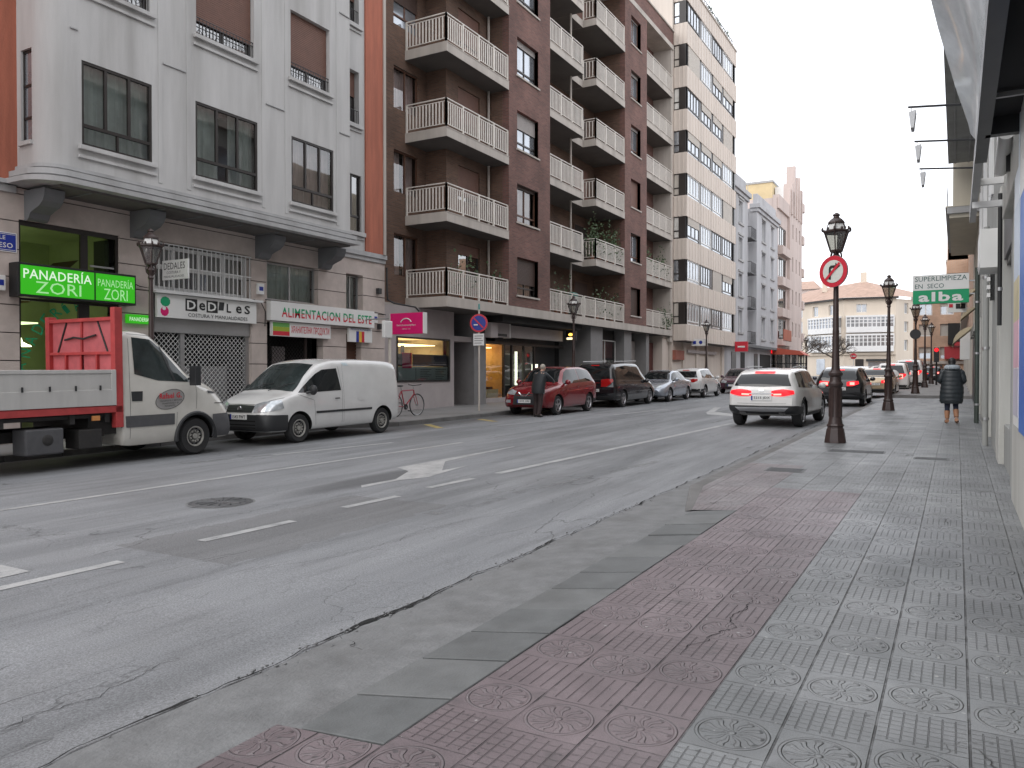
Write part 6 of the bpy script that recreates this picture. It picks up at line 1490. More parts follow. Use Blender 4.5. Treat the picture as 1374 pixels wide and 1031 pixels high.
# --- flatbed truck
st=[(0,.42,1.38,2.15,.93,.955,.80),(.03,.30,1.38,2.26,.96,.975,.86),(.25,.28,1.38,2.31,.965,.98,.87),(.55,.28,1.38,2.28,.965,.98,.86),(.85,.28,1.37,2.10,.965,.98,.82),(1.2,.28,1.34,1.78,.965,.975,.80),(1.48,.28,1.30,1.50,.965,.97,.80),(1.7,.28,1.20,1.40,.965,.95,.80),(2.0,.28,1.08,1.28,.96,.92,.74),(2.22,.28,.92,1.12,.94,.88,.62),(2.34,.30,.74,.92,.88,.82,.5),(2.40,.36,.60,.72,.78,.74,.42)]
c=Car('flatbed_truck','white flatbed truck with a red headboard frame behind the cab','truck',-13.40,8.50,UP,st,ptruck,[1.50],.345,ra=.415,tw=.2,body_name='cab',n=70)
c.patch('windscreen',carglass2,'F',[(-.68,2.15),(0,2.18),(.68,2.15)],[(-.82,1.50),(0,1.54),(.82,1.50)],n=22,rows=12)
c.patch('side_window',carglass2,'R',[(.24,2.16),(.62,2.13),(.86,1.96)],[(.24,1.52),(.7,1.40),(1.42,1.36)],n=20,rows=10); c.patch('side_window',carglass2,'L',[(.24,2.16),(.62,2.13),(.86,1.96)],[(.24,1.52),(.7,1.40),(1.42,1.36)],n=20,rows=10)
c.patch('window_pillar',blackpl,'R',[(.80,2.03),(.84,2.0)],[(1.02,1.40),(1.07,1.39)],n=2,rows=8,off=.012)
c.patch('side_strip',boxgrey,'R',[(.0,.80),(1.02,.80)],[(.0,.60),(1.02,.60)],n=10,rows=3,off=.012); c.patch('side_strip',boxgrey,'L',[(.0,.80),(1.02,.80)],[(.0,.60),(1.02,.60)],n=10,rows=3,off=.012)
c.patch('bumper',boxgrey,'W',[(-72,.74),(0,.76),(72,.74)],[(-72,.32),(0,.32),(72,.32)],xc=1.55,n=40,rows=6,off=.016)
c.patch('headlight',headl,'W',[(34,.98),(52,1.03)],[(34,.80),(52,.82)],xc=1.7,n=8,rows=4,both=True,off=.012)
c.patch('hood_vent',blackpl,'R',[(1.78,1.19),(1.98,1.16)],[(1.80,1.14),(1.98,1.13)],n=4,rows=2,off=.012); c.patch('hood_gap',blackpl,'R',[(1.93,.955),(2.22,.95)],[(1.93,.94),(2.22,.935)],n=6,rows=1,off=.01)
c.patch('handle_recess',blackpl,'R',[(.16,1.22),(.38,1.22)],[(.17,1.05),(.37,1.05)],n=4,rows=3,off=.008)
for pl in ([(.14,.40),(.14,1.3),(.17,2.14)],[(.17,2.22),(.60,2.20),(.80,2.08)],[(1.06,.40),(1.08,.82)],[(1.50,1.34),(1.52,1.15),(1.50,.86)]): c.seam(pl)
# wheel-arch lip
g=G(); 
for sg in (1,-1): g.tube([(1.50+.435*math.cos(t),sg*.972,.345+.435*math.sin(t)) for t in [PI*(.0+1.0*i/22) for i in range(-1,24)]],.040,blackpl,6)
g.build('arch_trim',c.t,smooth=True,local=True)
for sg in (1,-1):
    g=G(); g.box(1.30,1.42,sg*1.14-.09,sg*1.14+.09,1.30,1.66,blackpl); g.cyl((1.36,sg*.95,1.42),(1.36,sg*1.1,1.45),.025,.025,blackpl,8); g.build('wing_mirror',c.t,local=True,bevel=.03)
# oval door emblem
ov=mat('grey_oval_decal',(0.30,0.29,0.28),.5,var=.15)
g=G(); pts=[c.pt('R',.93+.30*math.cos(t),1.06+.17*math.sin(t)+.05*math.cos(t),off=.006) for t in [2*PI*i/28 for i in range(28)]]; ct=c.pt('R',.93,1.06,off=.007)
g.add([ct]+pts,[(0,i+1,(i+1)%28+1) for i in range(28)],ov); em=g.build('door_emblem',c.t,local=True)
g=G(); pts2=[p+Vector((0,-.001,0)) for p in pts]; g.tube(pts2,.004,blackpl,4,closed=True); _tg(g,'Rafael G.',.46,.10,(.70,ct.y-.014,1.07),(1,0,.03),(0,0,1),signred,0,bold=.02)
for k in range(3): _tg(g,'TRANSPORTES Y SERVICIOS'[:(23,16,11)[k]],(.46,.34,.22)[k],.028,(.70+.05*k,ct.y-.014,1.015-.045*k),(1,0,.03),(0,0,1),signblack,0)
child_of(g.build('emblem_lettering',c.t,local=True),em)
c.mk_wheels(steelrim,steel=True,rw=.56)
T_=c.t; hw=1.0
g=G(); g.box(-4.6,1.2,-.45,-.33,.45,.62,chassism); g.box(-4.6,1.2,.33,.45,.45,.62,chassism); g.box(-4.6,-.1,-.9,.9,.80,.86,chassism)
for x in (-4.2,-3.2,-2.0,-.9,-.3): g.box(x,x+.08,-.95,.95,.72,.88,chassism)
g.box(-.5,.0,-.8,.8,.5,.9,chassism); g.build('chassis',T_,local=True)
g=G(); g.box(-4.6,-.02,-.99,.99,.90,1.0,redsteel); g.box(-4.6,-.02,-1.01,-.98,.88,.985,redsteel); g.build('bed_floor',T_,local=True)
for sg in (1,-1):
    g=G(); y0,y1=(sg*1.0-.03,sg*1.0) if sg>0 else (-1.0,-.97)
    yo=sg*1.0
    g.box(-4.6,-.13,min(yo,yo-sg*.03),max(yo,yo-sg*.03),1.0,1.60,bedwhite)
    g.box(-4.6,-.16,min(yo,yo+sg*.018),max(yo,yo+sg*.018),1.0,1.27,bedwhite); g.box(-4.6,-.13,min(yo,yo+sg*.015),max(yo,yo+sg*.015),1.54,1.60,bedwhite); g.box(-.22,-.13,min(yo,yo+sg*.02),max(yo,yo+sg*.02),1.0,1.60,bedwhite)
    sp=g.build('side_panel',T_,local=True,bevel=.006)
    g=G()
    for i in range(8): x=-.42-.42*i; g.box(x-.012,x+.012,yo+sg*.015,yo+sg*.035,1.26,1.34,blackpl)
    child_of(g.build('latch',T_,local=True),sp)
g=G()
for y in (-.95,.95): g.box(-.14,-.0,y-.06,y+.06,.62,2.66 if y<0 else 2.55,redsteel)
g.box(-.13,-.03,-.9,.9,2.44,2.50,redsteel); g.box(-.13,-.03,-.9,.9,1.86,1.91,redsteel); g.box(-.1,-.05,-.02,.03,1.0,2.44,redsteel)
for y in (-.5,.5): g.cyl((-.08,y*.9,2.44),(-.08,y*1.45,1.90),.018,.018,chassism,6)
for y in (-.45,.0,.45): g.box(-.12,-.05,y-.02,y+.02,1.0,1.9,redsteel)
g.build('headboard_frame',T_,local=True,bevel=.004)
g=G(); g.box(-.07,-.055,-.9,.9,1.0,2.44,redboard); g.build('headboard_panel',T_,local=True)
g=G(); g.tube([(-.10,-.42,2.20),(-.12,-.1,2.14),(-.11,.2,2.17),(-.10,.48,2.13)],.018,cablem,6); g.build('strap',T_,local=True)
g=G(); g.box(-1.62,-1.02,-.98,-.6,.27,.68,boxgrey); g.lathe([(.09,0),(.07,-.02),(.02,-.02)],(-1.28,-.98,.5),chassism,14,axis='y'); g.build('tool_box',T_,local=True,bevel=.03)
g=G(); g.box(-.75,-.35,-.95,-.55,.30,.62,chassism); g.cyl((-2.3,.3,.5),(-.4,.3,.5),.1,.1,chassism,12); g.build('battery_box',T_,local=True,bevel=.02)
g=G(); g.box(-.55,-.42,-1.0,-.97,.76,.84,mat('amber_marker',(0.6,0.25,0.08),.3,var=.1)); g.build('side_marker',T_,local=True)
for sg in (1,-1):
    r=.345; g=G(); yy=sg*.93; g.lathe([(r*.5,-.2*sg),(r*.9,-.22*sg),(r,-.18*sg),(r,-.03*sg),(r*.92,0),(r*.56,-.01*sg),(r*.5,-.08*sg),(.02,-.08*sg)],(-2.75,yy,r),rubber,28,axis='y'); wo=g.build('wheel',T_,local=True,smooth=True)
    g=G(); g.lathe([(r*.56,-.01*sg),(r*.5,-.06*sg),(r*.2,-.06*sg),(.02,-.02*sg)],(-2.75,yy+.004*sg,r),steelrim,20,axis='y'); child_of(g.build('rim',T_,local=True,smooth=True),wo)
# --- other parked cars, far to near order along the left kerb
c=std_car('parked_car','small dark red crossover parked facing the camera, a man at its bonnet',-12.40,26.95,DN,'hatch',4.13,1.77,1.62,pred,(.19,.80),.325,front=True,plate='1644 HBJ')
g=G(); p=c.pt('F',0,.70,off=.02)
g.tube([(p.x+.0,-.20,.76),(p.x+.01,-.10,.66),(p.x+.01,.10,.66),(p.x,.20,.76)],.022,chrome,6); g.build('chrome_grille_arc',c.t,local=True,smooth=True)
c.patch('round_lamp',headl,'W',[(28,.52),(36,.52)],[(28,.42),(36,.42)],xc=3.2,n=4,rows=3,both=True,off=.012)
for x0,x1 in ((.3,.9),(2.9,3.7)): pass
c=std_car('parked_people_carrier','long black people carrier seen from its rear corner behind the red crossover',-12.33,28.35,UP,'mpv',4.9,1.90,1.76,pblack,(.18,.80),.33,cat='car',plate='5527 CXL')
c.patch('rub_strip',chrome,'R',[(1.4,.62),(3.9,.62)],[(1.4,.595),(3.9,.595)],n=14,rows=1,off=.012); c.patch('rear_chrome_bar',chrome,'B',[(-.38,.98),(.38,.98)],[(-.38,.955),(.38,.955)],n=8,rows=1,off=.015)
g=G(); g.tube([(.5,-.66,1.79),(2.9,-.66,1.82)],.018,galv,6); g.build('roof_rail',c.t,local=True); g=G(); g.tube([(.5,.66,1.79),(2.9,.66,1.82)],.018,galv,6); g.build('roof_rail',c.t,local=True)
std_car('parked_car','silver-blue saloon parked facing the camera behind the black people carrier',-12.05,37.9,DN,'sedan',4.4,1.75,1.42,psilver,(.20,.80),.31,front=True,plate='3310 BPK')
std_car('parked_car','white hatchback with dark tail lights parked beyond the silver saloon',-11.9,38.7,UP,'hatch',4.1,1.78,1.5,pwhite,(.18,.80),.32,plate='8842 GKD')
std_car('parked_car','dark maroon hatchback standing at the left far kerb beside the leading white car',-11.2,49.5,DN,'hatch',4.0,1.7,1.45,pdkred,(.18,.80),.3,front=True)
std_car('parked_car','dark blue car parked at the far left kerb in front of the grey house',-11.3,56,UP,'hatch',4.0,1.7,1.45,pblue,(.18,.80),.3)
# --- traffic driving away in the right lanes
c=Car('car','white crossover with lit brake lights driving away, nearest of the moving cars','car',-4.40,20.95,UP-math.radians(2.0),[(a,b+(.07 if a<.5 else .02),c_,d_,e_,f_,g_*1.06) for a,b,c_,d_,e_,f_,g_ in tmpl('hatch',4.42,1.82,1.54)],pwhite2,[.82,3.55],.365,ra=.43,tw=.25,group='cars in the street')
hs=1.54/1.5; L=4.42; hw=.91
sc=lambda pl:[(p[0]*L,p[1]*hs) for p in pl]; a,b,c2,d=WINS['hatch']
c.patch('side_window',carglass,'L',sc(a),sc(b),both=True); c.patch('side_window',carglass,'L',sc(c2),sc(d),both=True)
c.patch('rear_window',carglass,'B',[(-.60,1.37),(0,1.395),(.60,1.37)],[(-.72,1.08),(0,1.06),(.72,1.08)],n=18,rows=8)
c.patch('windscreen',carglass,'F',[(-.55,1.45),(.55,1.45)],[(-.7,1.03),(.7,1.03)])
c.patch('tail_light',redlit,'W',[(138,.96),(150,1.00),(165,.955)],[(138,.88),(150,.82),(165,.83)],xc=.95,n=12,rows=6,both=True,off=.014)
c.patch('brake_bulb',redhot,'W',[(152,.89),(162,.885)],[(152,.85),(162,.845)],xc=.95,n=5,rows=2,both=True,off=.019)
c.patch('high_brake_light',redlit,'B',[(-.26,1.445),(.26,1.445)],[(-.25,1.40),(.25,1.40)],n=6,rows=2,off=.014)
c.plate('B',.71,.83,.52,'5215 JDX'); c.patch('rear_chrome_bar',chrome,'B',[(-.30,.90),(.30,.90)],[(-.30,.875),(.30,.875)],n=8,rows=1,off=.016)
c.patch('bumper_trim',blackpl,'W',[(108,.52),(135,.58),(180,.57),(225,.58),(252,.52)],[(108,.36),(180,.34),(252,.36)],xc=.95,n=34,rows=6,off=.012)
c.patch('skid_plate',alloy,'B',[(-.68,.53),(0,.53),(.68,.53)],[(-.56,.44),(0,.43),(.56,.44)],n=16,rows=3,off=.022)
for sg in (1,-1): c.patch('exhaust_tip',chrome,'B',[(sg*.50-.08,.425),(sg*.50+.08,.425)],[(sg*.50-.08,.385),(sg*.50+.08,.385)],n=3,rows=2,off=.03)
c.patch('tailgate_crease_shade',mat('painted_seam_shadow',(0.25,0.24,0.23),.5,var=0),'B',[(-.62,.64),(0,.625),(.62,.64)],[(-.62,.632),(0,.617),(.62,.632)],n=14,rows=1,off=.004)  # thin grey line paints the crease shade onto the tailgate
c.patch('arch_trim',blackpl,'R',[(.40,.62),(.82,.80),(1.24,.62)],[(.44,.60),(.82,.765),(1.20,.60)],n=14,rows=1,off=.012)
c.patch('sill_trim',blackpl,'L',[(1.3,.36),(3.1,.36)],[(1.3,.27),(3.1,.27)],n=12,rows=2,off=.01,both=True)
c.seam([(.39*L,.40),(.387*L,.97)]); c.seam([(.66*L,.40),(.70*L,.92)]); c.seam([(.17*L,.82),(.14*L,.96)])
c.patch('badge',chrome,'B',[(-.06,1.0),(.06,1.0)],[(-.06,.94),(.06,.94)],n=3,rows=3,off=.014)
g=G(); g.tube([(.9,-.60,1.56),(1.6,-.62,1.585),(2.5,-.60,1.565)],.016,galv,6); g.tube([(.9,.60,1.56),(1.6,.62,1.585),(2.5,.60,1.565)],.016,galv,6); g.build('roof_rail',c.t,local=True)
g=G(); g.tube([(.30,-.05,1.10),(.40,.25,1.17),(.36,.42,1.11)],.010,blackpl,5); g.build('wiper',c.t,local=True)
c.mirror_(2.95,1.04,pwhite2); c.mk_wheels(alloy,5)
moving='cars queuing in the right lanes'
c=std_car('car','black hatchback with bright round tail lights partly behind the nearest lamp post',-3.95,32.6,UP,'hatch',4.2,1.78,1.55,pblack,(.18,.80),.32,lit=True,group=moving,plate='7730 GNC')
c=std_car('car','champagne saloon with lit brake lights ahead of the black hatchback',-3.45,41.5,UP,'sedan',4.5,1.75,1.46,pgold,(.2,.8),.31,lit=True,group=moving,plate='0417 DFR')
c=std_car('car','white off-roader with a round spare wheel cover on its tailgate',-3.25,50.0,UP,'mpv',4.4,1.8,1.72,pwhite2,(.2,.8),.34,lit=True,group=moving)
g=G(); g.lathe([(.001,-.11),(.36,-.10),(.38,-.06),(.37,.02),(.30,.05)],(-.12,-.05,.95),pwhite2,26,axis='x'); g.build('spare_wheel_cover',c.t,local=True,smooth=True)
std_car('car','white van with red brake lights farther up beside the second lamp post',-2.75,57.5,UP,'mpv',4.6,1.85,1.95,pwhite,(.2,.8),.33,lit=True,group=moving)
std_car('car','grey hatchback in the left lane half hidden by the near white crossover',-6.9,37.5,UP,'hatch',4.2,1.75,1.48,pblue,(.18,.8),.31,lit=True,group=moving)
std_car('car','pale car at the head of the queue far up the street',-6.2,62,UP,'hatch',4.2,1.75,1.5,pwhite,(.18,.8),.31,lit=True,group=moving)
std_car('car','dark car waiting far away next to the traffic light, brake lights on',-1.9,78,UP,'hatch',4.2,1.75,1.5,pblack,(.18,.8),.31,lit=True,group=moving)
std_car('car','red-brown car far away crossing between the lamp posts',-3.6,84,UP+.9,'sedan',4.3,1.75,1.45,pred,(.18,.8),.31,lit=True,group=moving)
std_car('parked_car','white hatchback parked in the plaza in front of the gallery house, left one',-12.6,100,.3,'hatch',4.1,1.75,1.5,pwhite,(.18,.8),.31,group='cars parked in the plaza')
std_car('parked_car','white car parked in the plaza in front of the gallery house, right one',-9.2,103,.2,'hatch',4.1,1.75,1.5,pwhite2,(.18,.8),.31,group='cars parked in the plaza')
# ================================================================ STREET FURNITURE, PLANTS, PEOPLE
def street_lamp(x,y,label,group,zo=0.0):
    z=gz(y)+zo; t=thing('street_lamp',label,'street lamp',(x,y,z),group=group); o=(0,0,0)
    g=G(); g.lathe([(.205,0),(.20,.05),(.165,.26),(.15,.28),(.15,.31),(.165,.33),(.15,.36)],o,lampm,8); g.build('base',t,local=True,bevel=.006)
    g=G(); g.lathe([(.135,.36),(.125,.42),(.112,.50),(.108,1.05),(.118,1.08),(.135,1.10),(.14,1.14),(.115,1.17),(.105,1.20),(.10,1.27),(.128,1.30),(.133,1.34),(.105,1.37),(.082,1.40),(.072,1.48),(.058,2.1),(.060,2.13),(.060,2.16),(.056,2.18),(.044,3.30),(.046,3.36)],o,lampm,14)
    for i in range(10): a=2*PI*i/10; g.cyl((.112*math.cos(a),.112*math.sin(a),.5),(.108*math.cos(a),.108*math.sin(a),1.05),.014,.014,lampm,5)
    g.build('post',t,local=True,smooth=True,ang=.5)
    g=G(); g.lathe([(.046,3.36),(.065,3.40),(.05,3.44),(.06,3.50),(.085,3.56),(.06,3.62),(.045,3.64),(.09,3.68)],o,lampm,12)
    for i in range(6):
        a=2*PI*(i+.5)/6; c,s=math.cos(a),math.sin(a)
        g.tube([(.05*c,.05*s,3.46),(.10*c,.10*s,3.52),(.11*c,.11*s,3.60),(.085*c,.085*s,3.66)],.010,lampm,5)
        g.cyl((.10*c,.10*s,3.68),(.205*c,.205*s,4.05),.010,.010,lampm,5)
        g.ball((.235*c,.235*s,4.10),.020,lampm,6,(1,1,2.2)); g.cyl((.205*c,.205*s,4.05),(.255*c,.255*s,4.10),.012,.008,lampm,5)
        a2=2*PI*(i+1)/6; g.ball((.215*math.cos(a2),.215*math.sin(a2),4.10),.022,lampm,6,(1,1,1.5))
    g.lathe([(.105,3.67),(.11,3.70),(.10,3.71)],o,lampm,6)
    g.lathe([(.20,4.03),(.225,4.05),(.225,4.075),(.165,4.10)],o,lampm,6)
    g.lathe([(.125,4.21),(.135,4.22),(.13,4.25),(.09,4.30),(.05,4.335),(.045,4.36),(.065,4.375),(.05,4.40),(.012,4.43)],o,lampm,10)
    for i in range(6):
        a=2*PI*(i+.5)/6; c,s=math.cos(a),math.sin(a); g.tube([(.16*c,.16*s,4.09),(.155*c,.155*s,4.16),(.125*c,.125*s,4.22)],.009,lampm,5)
    g.v=[(a*1.15,b*1.15,c) if c>3.66 else (a,b,c) for a,b,c in g.v]; g.build('lantern_frame',t,local=True,smooth=True,ang=.5)
    for (r0,z0,r1,z1,n) in ((.098,3.70,.196,4.04,'lantern_pane'),(.150,4.10,.118,4.21,'upper_pane')):
        g=G(); vs=[]
        for r,zz in ((r0,z0),(r1,z1)):
            for i in range(6): a=2*PI*(i+.5)/6; vs.append((r*1.15*math.cos(a),r*1.15*math.sin(a),zz))
        g.add(vs,[(i,(i+1)%6,6+(i+1)%6,6+i) for i in range(6)],lampglass if n=='lantern_pane' else mat('milk_glass_%d'%len(MATS),(.72,.72,.70),.3,var=.05)); g.build(n,t,local=True)
    return t
RG='lamp posts along the right pavement'; LG='lamp posts along the left pavement'
L0=street_lamp(-2.04,16.35,'nearest ornate lamp post on the right pavement, carrying the round no right turn sign',RG)
for (x,y,lab) in ((-1.95,28.56,'second ornate lamp post from the camera on the right pavement'),(-1.74,42.6,'third lamp post on the right pavement, with a dark oval sign seen from behind'),(-1.70,54.0,'fourth lamp post on the right pavement, thin and far'),(-1.62,64.5,'fifth lamp post on the right pavement, beside the traffic light')):
    dup(L0,(x,y,gz(y)+(.1 if y>41 else 0)),label=lab)
for (x,y,lab) in ((-14.75,10.75,'lamp post in front of the bakery, its foot hidden by the truck cab'),(-13.9,29.9,'lamp post in front of the brick block behind the black people carrier'),(-13.9,49.9,'lamp post in front of the beige tower beside the white and blue sign'),(-13.6,86,'distant lamp post by the pink block')):
    dup(L0,(x,y,gz(y)),label=lab,group=LG)
g=G(); g.lathe([(.24,-.02),(.24,.0),(.001,.0)],(-1.74,42.35,gz(42)+2.95),blackpl,20,axis='y'); o=g.build('sign'); o.scale=(1,1,1); tag(o,'dark oval sign back fixed to the third right-hand lamp post','sign')
# no right turn sign
t=thing('traffic_sign','round red bordered sign forbidding a right turn on the nearest lamp post','traffic sign',(-2.04,16.2,gz(16.2)+3.28),rotz=math.radians(-27))
def disc(g,r,y,m,n=40): g.lathe([(r,0),(r,.004),(.001,.004)],(0,-y,0),m,n,axis='y') if 0 else g.lathe([(r,.004),(r,0),(.001,0)],(0,-y,0),m,n,axis='y')
g=G(); g.lathe([(.30,.03),(.305,.015),(.30,0),(.001,0)],(0,-.06,0),galv,40,axis='y'); g.box(-.05,.05,-.03,.06,-.1,.1,galv); g.build('back_plate',t,local=True)
g=G(); disc(g,.298,.065,signred); g.build('red_border',t,local=True)
g=G(); disc(g,.215,.070,mat('sign_cream',(0.62,0.64,0.58),.4,var=.03)); g.build('white_field',t,local=True)
g=G(); yy=-.077
for a,b in (((-.085,-.035),(-.15,.06)),): g.add([(-.085,yy,-.15),(-.040,yy,-.15),(-.040,yy,.04),(-.085,yy,.04)],[(0,1,2,3)],signblack)
pts=[(-.085,.04),(-.075,.09),(-.045,.115),(.055,.115),(.055,.16),(.16,.09),(.055,.02),(.055,.065),(-.02,.065),(-.04,.05),(-.04,.04)]
g.add([(a,yy,b) for a,b in pts],[tuple(range(len(pts)))],signblack); g.build('arrow',t,local=True)
g=G(); d=.21/math.sqrt(2)
g.add([(-d-.018,-.083,-d+.018),(-d+.018,-.083,-d-.018),(d+.018,-.083,d-.018),(d-.018,-.083,d+.018)],[(0,1,2,3)],signred); g.build('slash',t,local=True)
# no parking sign with plate
t=thing('traffic_sign','blue and red round no parking sign on a pale pole with a small plate','traffic sign',(-14.15,22.85,gz(22.85)),rotz=math.radians(16))
g=G(); g.cyl((0,0,0),(0,0,3.45),.03,.03,polew,10); g.build('pole',t,local=True,smooth=True)
g=G(); g.lathe([(.31,.02),(.31,0),(.001,0)],(0,-.055,2.98),signred,36,axis='y'); g.build('red_border',t,local=True)
g=G(); g.lathe([(.25,.006),(.25,0),(.001,0)],(0,-.062,2.98),signblue,36,axis='y'); g.build('blue_field',t,local=True)
g=G(); d=.235/math.sqrt(2); g.add([(-d-.016,-.07,2.98+d-.016),(-d+.016,-.07,2.98+d+.016),(d+.016,-.07,2.98-d+.016),(d-.016,-.07,2.98-d-.016)],[(0,1,2,3)],signred); g.box(-.17,-.03,-.075,-.068,2.90,2.94,signwhite); g.build('slash',t,local=True)
g=G(); g.box(-.19,.19,-.06,-.045,2.22,2.62,signwhite); pl=g.build('plate',t,local=True,bevel=.004)
g=G()
for i in range(4): g.box(-.15,.15-.05*(i%2),-.063,-.060,2.53-.08*i,2.555-.08*i,colgrey)
child_of(g.build('plate_lines',t,local=True),pl)
g=G(); g.lathe([(.0,3.44),(.035,3.44),(.03,3.62),(.02,3.64)],(0,0,0),mat('teal_cap',(.1,.3,.28),.5,var=.1),8); g.build('pole_cap',t,local=True)
t=thing('traffic_sign','white sign box seen edge-on atop a pale pole beside the van rear','traffic sign',(-14.5,18.44,gz(18.4)))
g=G(); g.cyl((0,0,0),(0,0,2.75),.045,.045,polew,10); g.build('pole',t,local=True,smooth=True); g=G(); g.box(-.06,.06,-.30,.06,2.35,2.85,signwhite); g.build('panel',t,local=True,bevel=.02)
# traffic light
t=thing('traffic_light','traffic light showing red at the far end of the right pavement','traffic light',(-1.22,61.0,gz(61)+.1))
g=G(); g.cyl((0,0,0),(0,0,2.2),.06,.05,iron,8); g.build('pole',t,local=True)
g=G(); g.box(-.16,.16,-.12,.12,1.55,2.55,iron); hd=g.build('signal_head',t,local=True,bevel=.02)
for i,m in enumerate((redlit,blackpl,blackpl)):
    g=G(); g.lathe([(.12 if i else .14,.0),(.11,-.03),(.001,-.03)],(0,-.12,2.38-.3*i),m,16,axis='y'); child_of(g.build('red_lens' if i==0 else 'dark_lens',t,local=True),hd)
# bicycle behind the van
t=thing('bicycle','red-framed bicycle leaning behind the rear of the white van','bicycle',(-14.75,19.0,gz(19)),rot=None,rotz=math.radians(86)); 
redfr=mat('bicycle_red',(0.35,0.03,0.05),.35,var=.1)
for x,nm in ((0,'rear'),(1.02,'front')):
    g=G(); g.tube([(x+.335*math.cos(a),0,.335+.335*math.sin(a)) for a in [2*PI*i/36 for i in range(36)]],.018,rubber,7,closed=True); g.tube([(x+.315*math.cos(a),0,.335+.315*math.sin(a)) for a in [2*PI*i/36 for i in range(36)]],.010,galv,5,closed=True)
    for i in range(20): a=2*PI*i/20; g.cyl((x,(-1)**i*.02,.335),(x+.31*math.cos(a),0,.335+.31*math.sin(a)),.0022,.0022,galv,3)
    g.cyl((x,-.05,.335),(x,.05,.335),.022,.022,galv,8); g.build('wheel',t,local=True,smooth=True)
g=G(); bb=(.44,0,.29); st_=(.30,0,.78); hd1=(.86,0,.80); hd2=(.89,0,.68)
for a,b,r in ((bb,st_,.017),(bb,hd2,.019),(st_,hd1,.017),(hd1,hd2,.020)): g.cyl(a,b,r,r,redfr,8)
for sg in (.045,-.045): g.cyl((0,sg,.335),(bb[0],sg*.4,bb[2]),.010,.012,redfr,6); g.cyl((0,sg,.335),(st_[0],sg*.3,st_[2]),.009,.010,redfr,6); g.cyl((hd2[0],sg,hd2[2]-.02),(1.02,sg,.335),.012,.010,redfr,6)
g.build('frame',t,local=True,smooth=True)
g=G(); g.cyl(st_,(.27,0,.90),.013,.013,galv,8); g.ball((.24,0,.93),.13,blackpl,12,(1.0,.55,.22)); g.build('saddle',t,local=True,smooth=True)
g=G(); g.cyl(hd1,(.84,0,.93),.013,.013,galv,8); g.tube([(.93,-.26,.98),(.88,-.22,.96),(.84,0,.94),(.88,.22,.96),(.93,.26,.98)],.012,blackpl,7); g.build('handlebar',t,local=True,smooth=True)
g=G(); g.lathe([(.001,-.006),(.09,-.006),(.09,.006),(.02,.006)],(bb[0],-.05,bb[2]),iron,20,axis='y'); g.cyl((bb[0],-.06,bb[2]),(bb[0]+.12,-.07,bb[2]-.12),.01,.01,galv,6); g.cyl((bb[0],.06,bb[2]),(bb[0]-.12,.07,bb[2]+.12),.01,.01,galv,6); g.box(bb[0]+.07,bb[0]+.17,-.13,-.07,bb[2]-.135,bb[2]-.11,blackpl); g.box(bb[0]-.17,bb[0]-.07,.07,.13,bb[2]+.11,bb[2]+.135,blackpl); g.build('crankset',t,local=True)
# balcony plants
def plant(x,y,z,n,rx,ry,rz,label,m1=leafm,m2=leafm2,pots=3,hang=0.0):
    t=thing('potted_plants',label,'plant',(x,y,z),group='plants on the balconies')
    g=G(); random.seed(int(x*10+y*7+z))
    for i in range(n):
        for _ in range(8):
            a,b,c=random.uniform(-1,1),random.uniform(-1,1),random.uniform(-1,1)
            if a*a+c*c<1.1 and noise1(b*3.1+x,z)+.9*random.random()>-.2: break
        p=Vector((a*rx,b*ry,.2+abs(c)*rz*1.3*(.45+.55*abs(noise1(b*5+y,2)))-(hang if random.random()<.3 else 0)*random.random()))
        d=Vector((random.uniform(-1,1),random.uniform(-1,1),random.uniform(-.4,1))).normalized(); s=random.uniform(.07,.17); e=d.orthogonal().normalized()*s*.35
        g.add([p,p+d*s*.5+e,p+d*s,p+d*s*.5-e],[(0,1,2,3)],m1 if random.random()<.7 else m2)
    g.build('foliage',t,local=True)
    for i in range(pots):
        yy=-ry*.8+1.6*ry*(i+.5)/pots; g=G(); g.lathe([(.07,0),(.10,.2),(.11,.22),(.09,.22)],(0,yy,0),potm,12); g.build('pot',t,local=True,smooth=True,ang=.5)
plant(-15.78,37.9,LV[1]+.02,900,.25,1.7,1.25,'dense green plants crowding the second level balcony above the amber sign')
plant(-15.85,36.3,LV[1]+.02,260,.3,.35,1.35,'tall conical shrub at the near end of the planted balcony',pots=1)
plant(-15.75,45.6,LV[1]+.02,500,.22,1.9,1.15,'green plants on the balcony nearest the beige tower')
plant(-15.75,37.6,4.24,420,.22,1.8,.95,'low green plants behind the long first floor railing')
plant(-15.62,46.9,4.24,380,.18,1.0,.9,'creeper trailing over the lowest balcony next to the beige tower',pots=1,hang=.7)
plant(-15.75,25.2,4.24,260,.18,1.9,1.02,'thin green window-box plants along the lowest left balcony')
plant(-15.8,32.6,4.24,160,.2,1.0,1.15,'blue-green plants on the first floor railing beside the brick pier')
tag(G().box(-15.95,-15.65,33.6,34.3,4.3,5.35,mat('teal_cover',(0.05,0.16,0.13),.6,var=.2)).build('covered_chair',bevel=.12),'dark teal cover over furniture on the first floor balcony','furniture cover')
for i in range(5):
    plant(-15.1,50+2.3*i,TOP3+.1,110,.2,.35,.8,'small rooftop plant on the beige tower, number %s from the near corner'%('one','two','three','four','five')[i],pots=1)
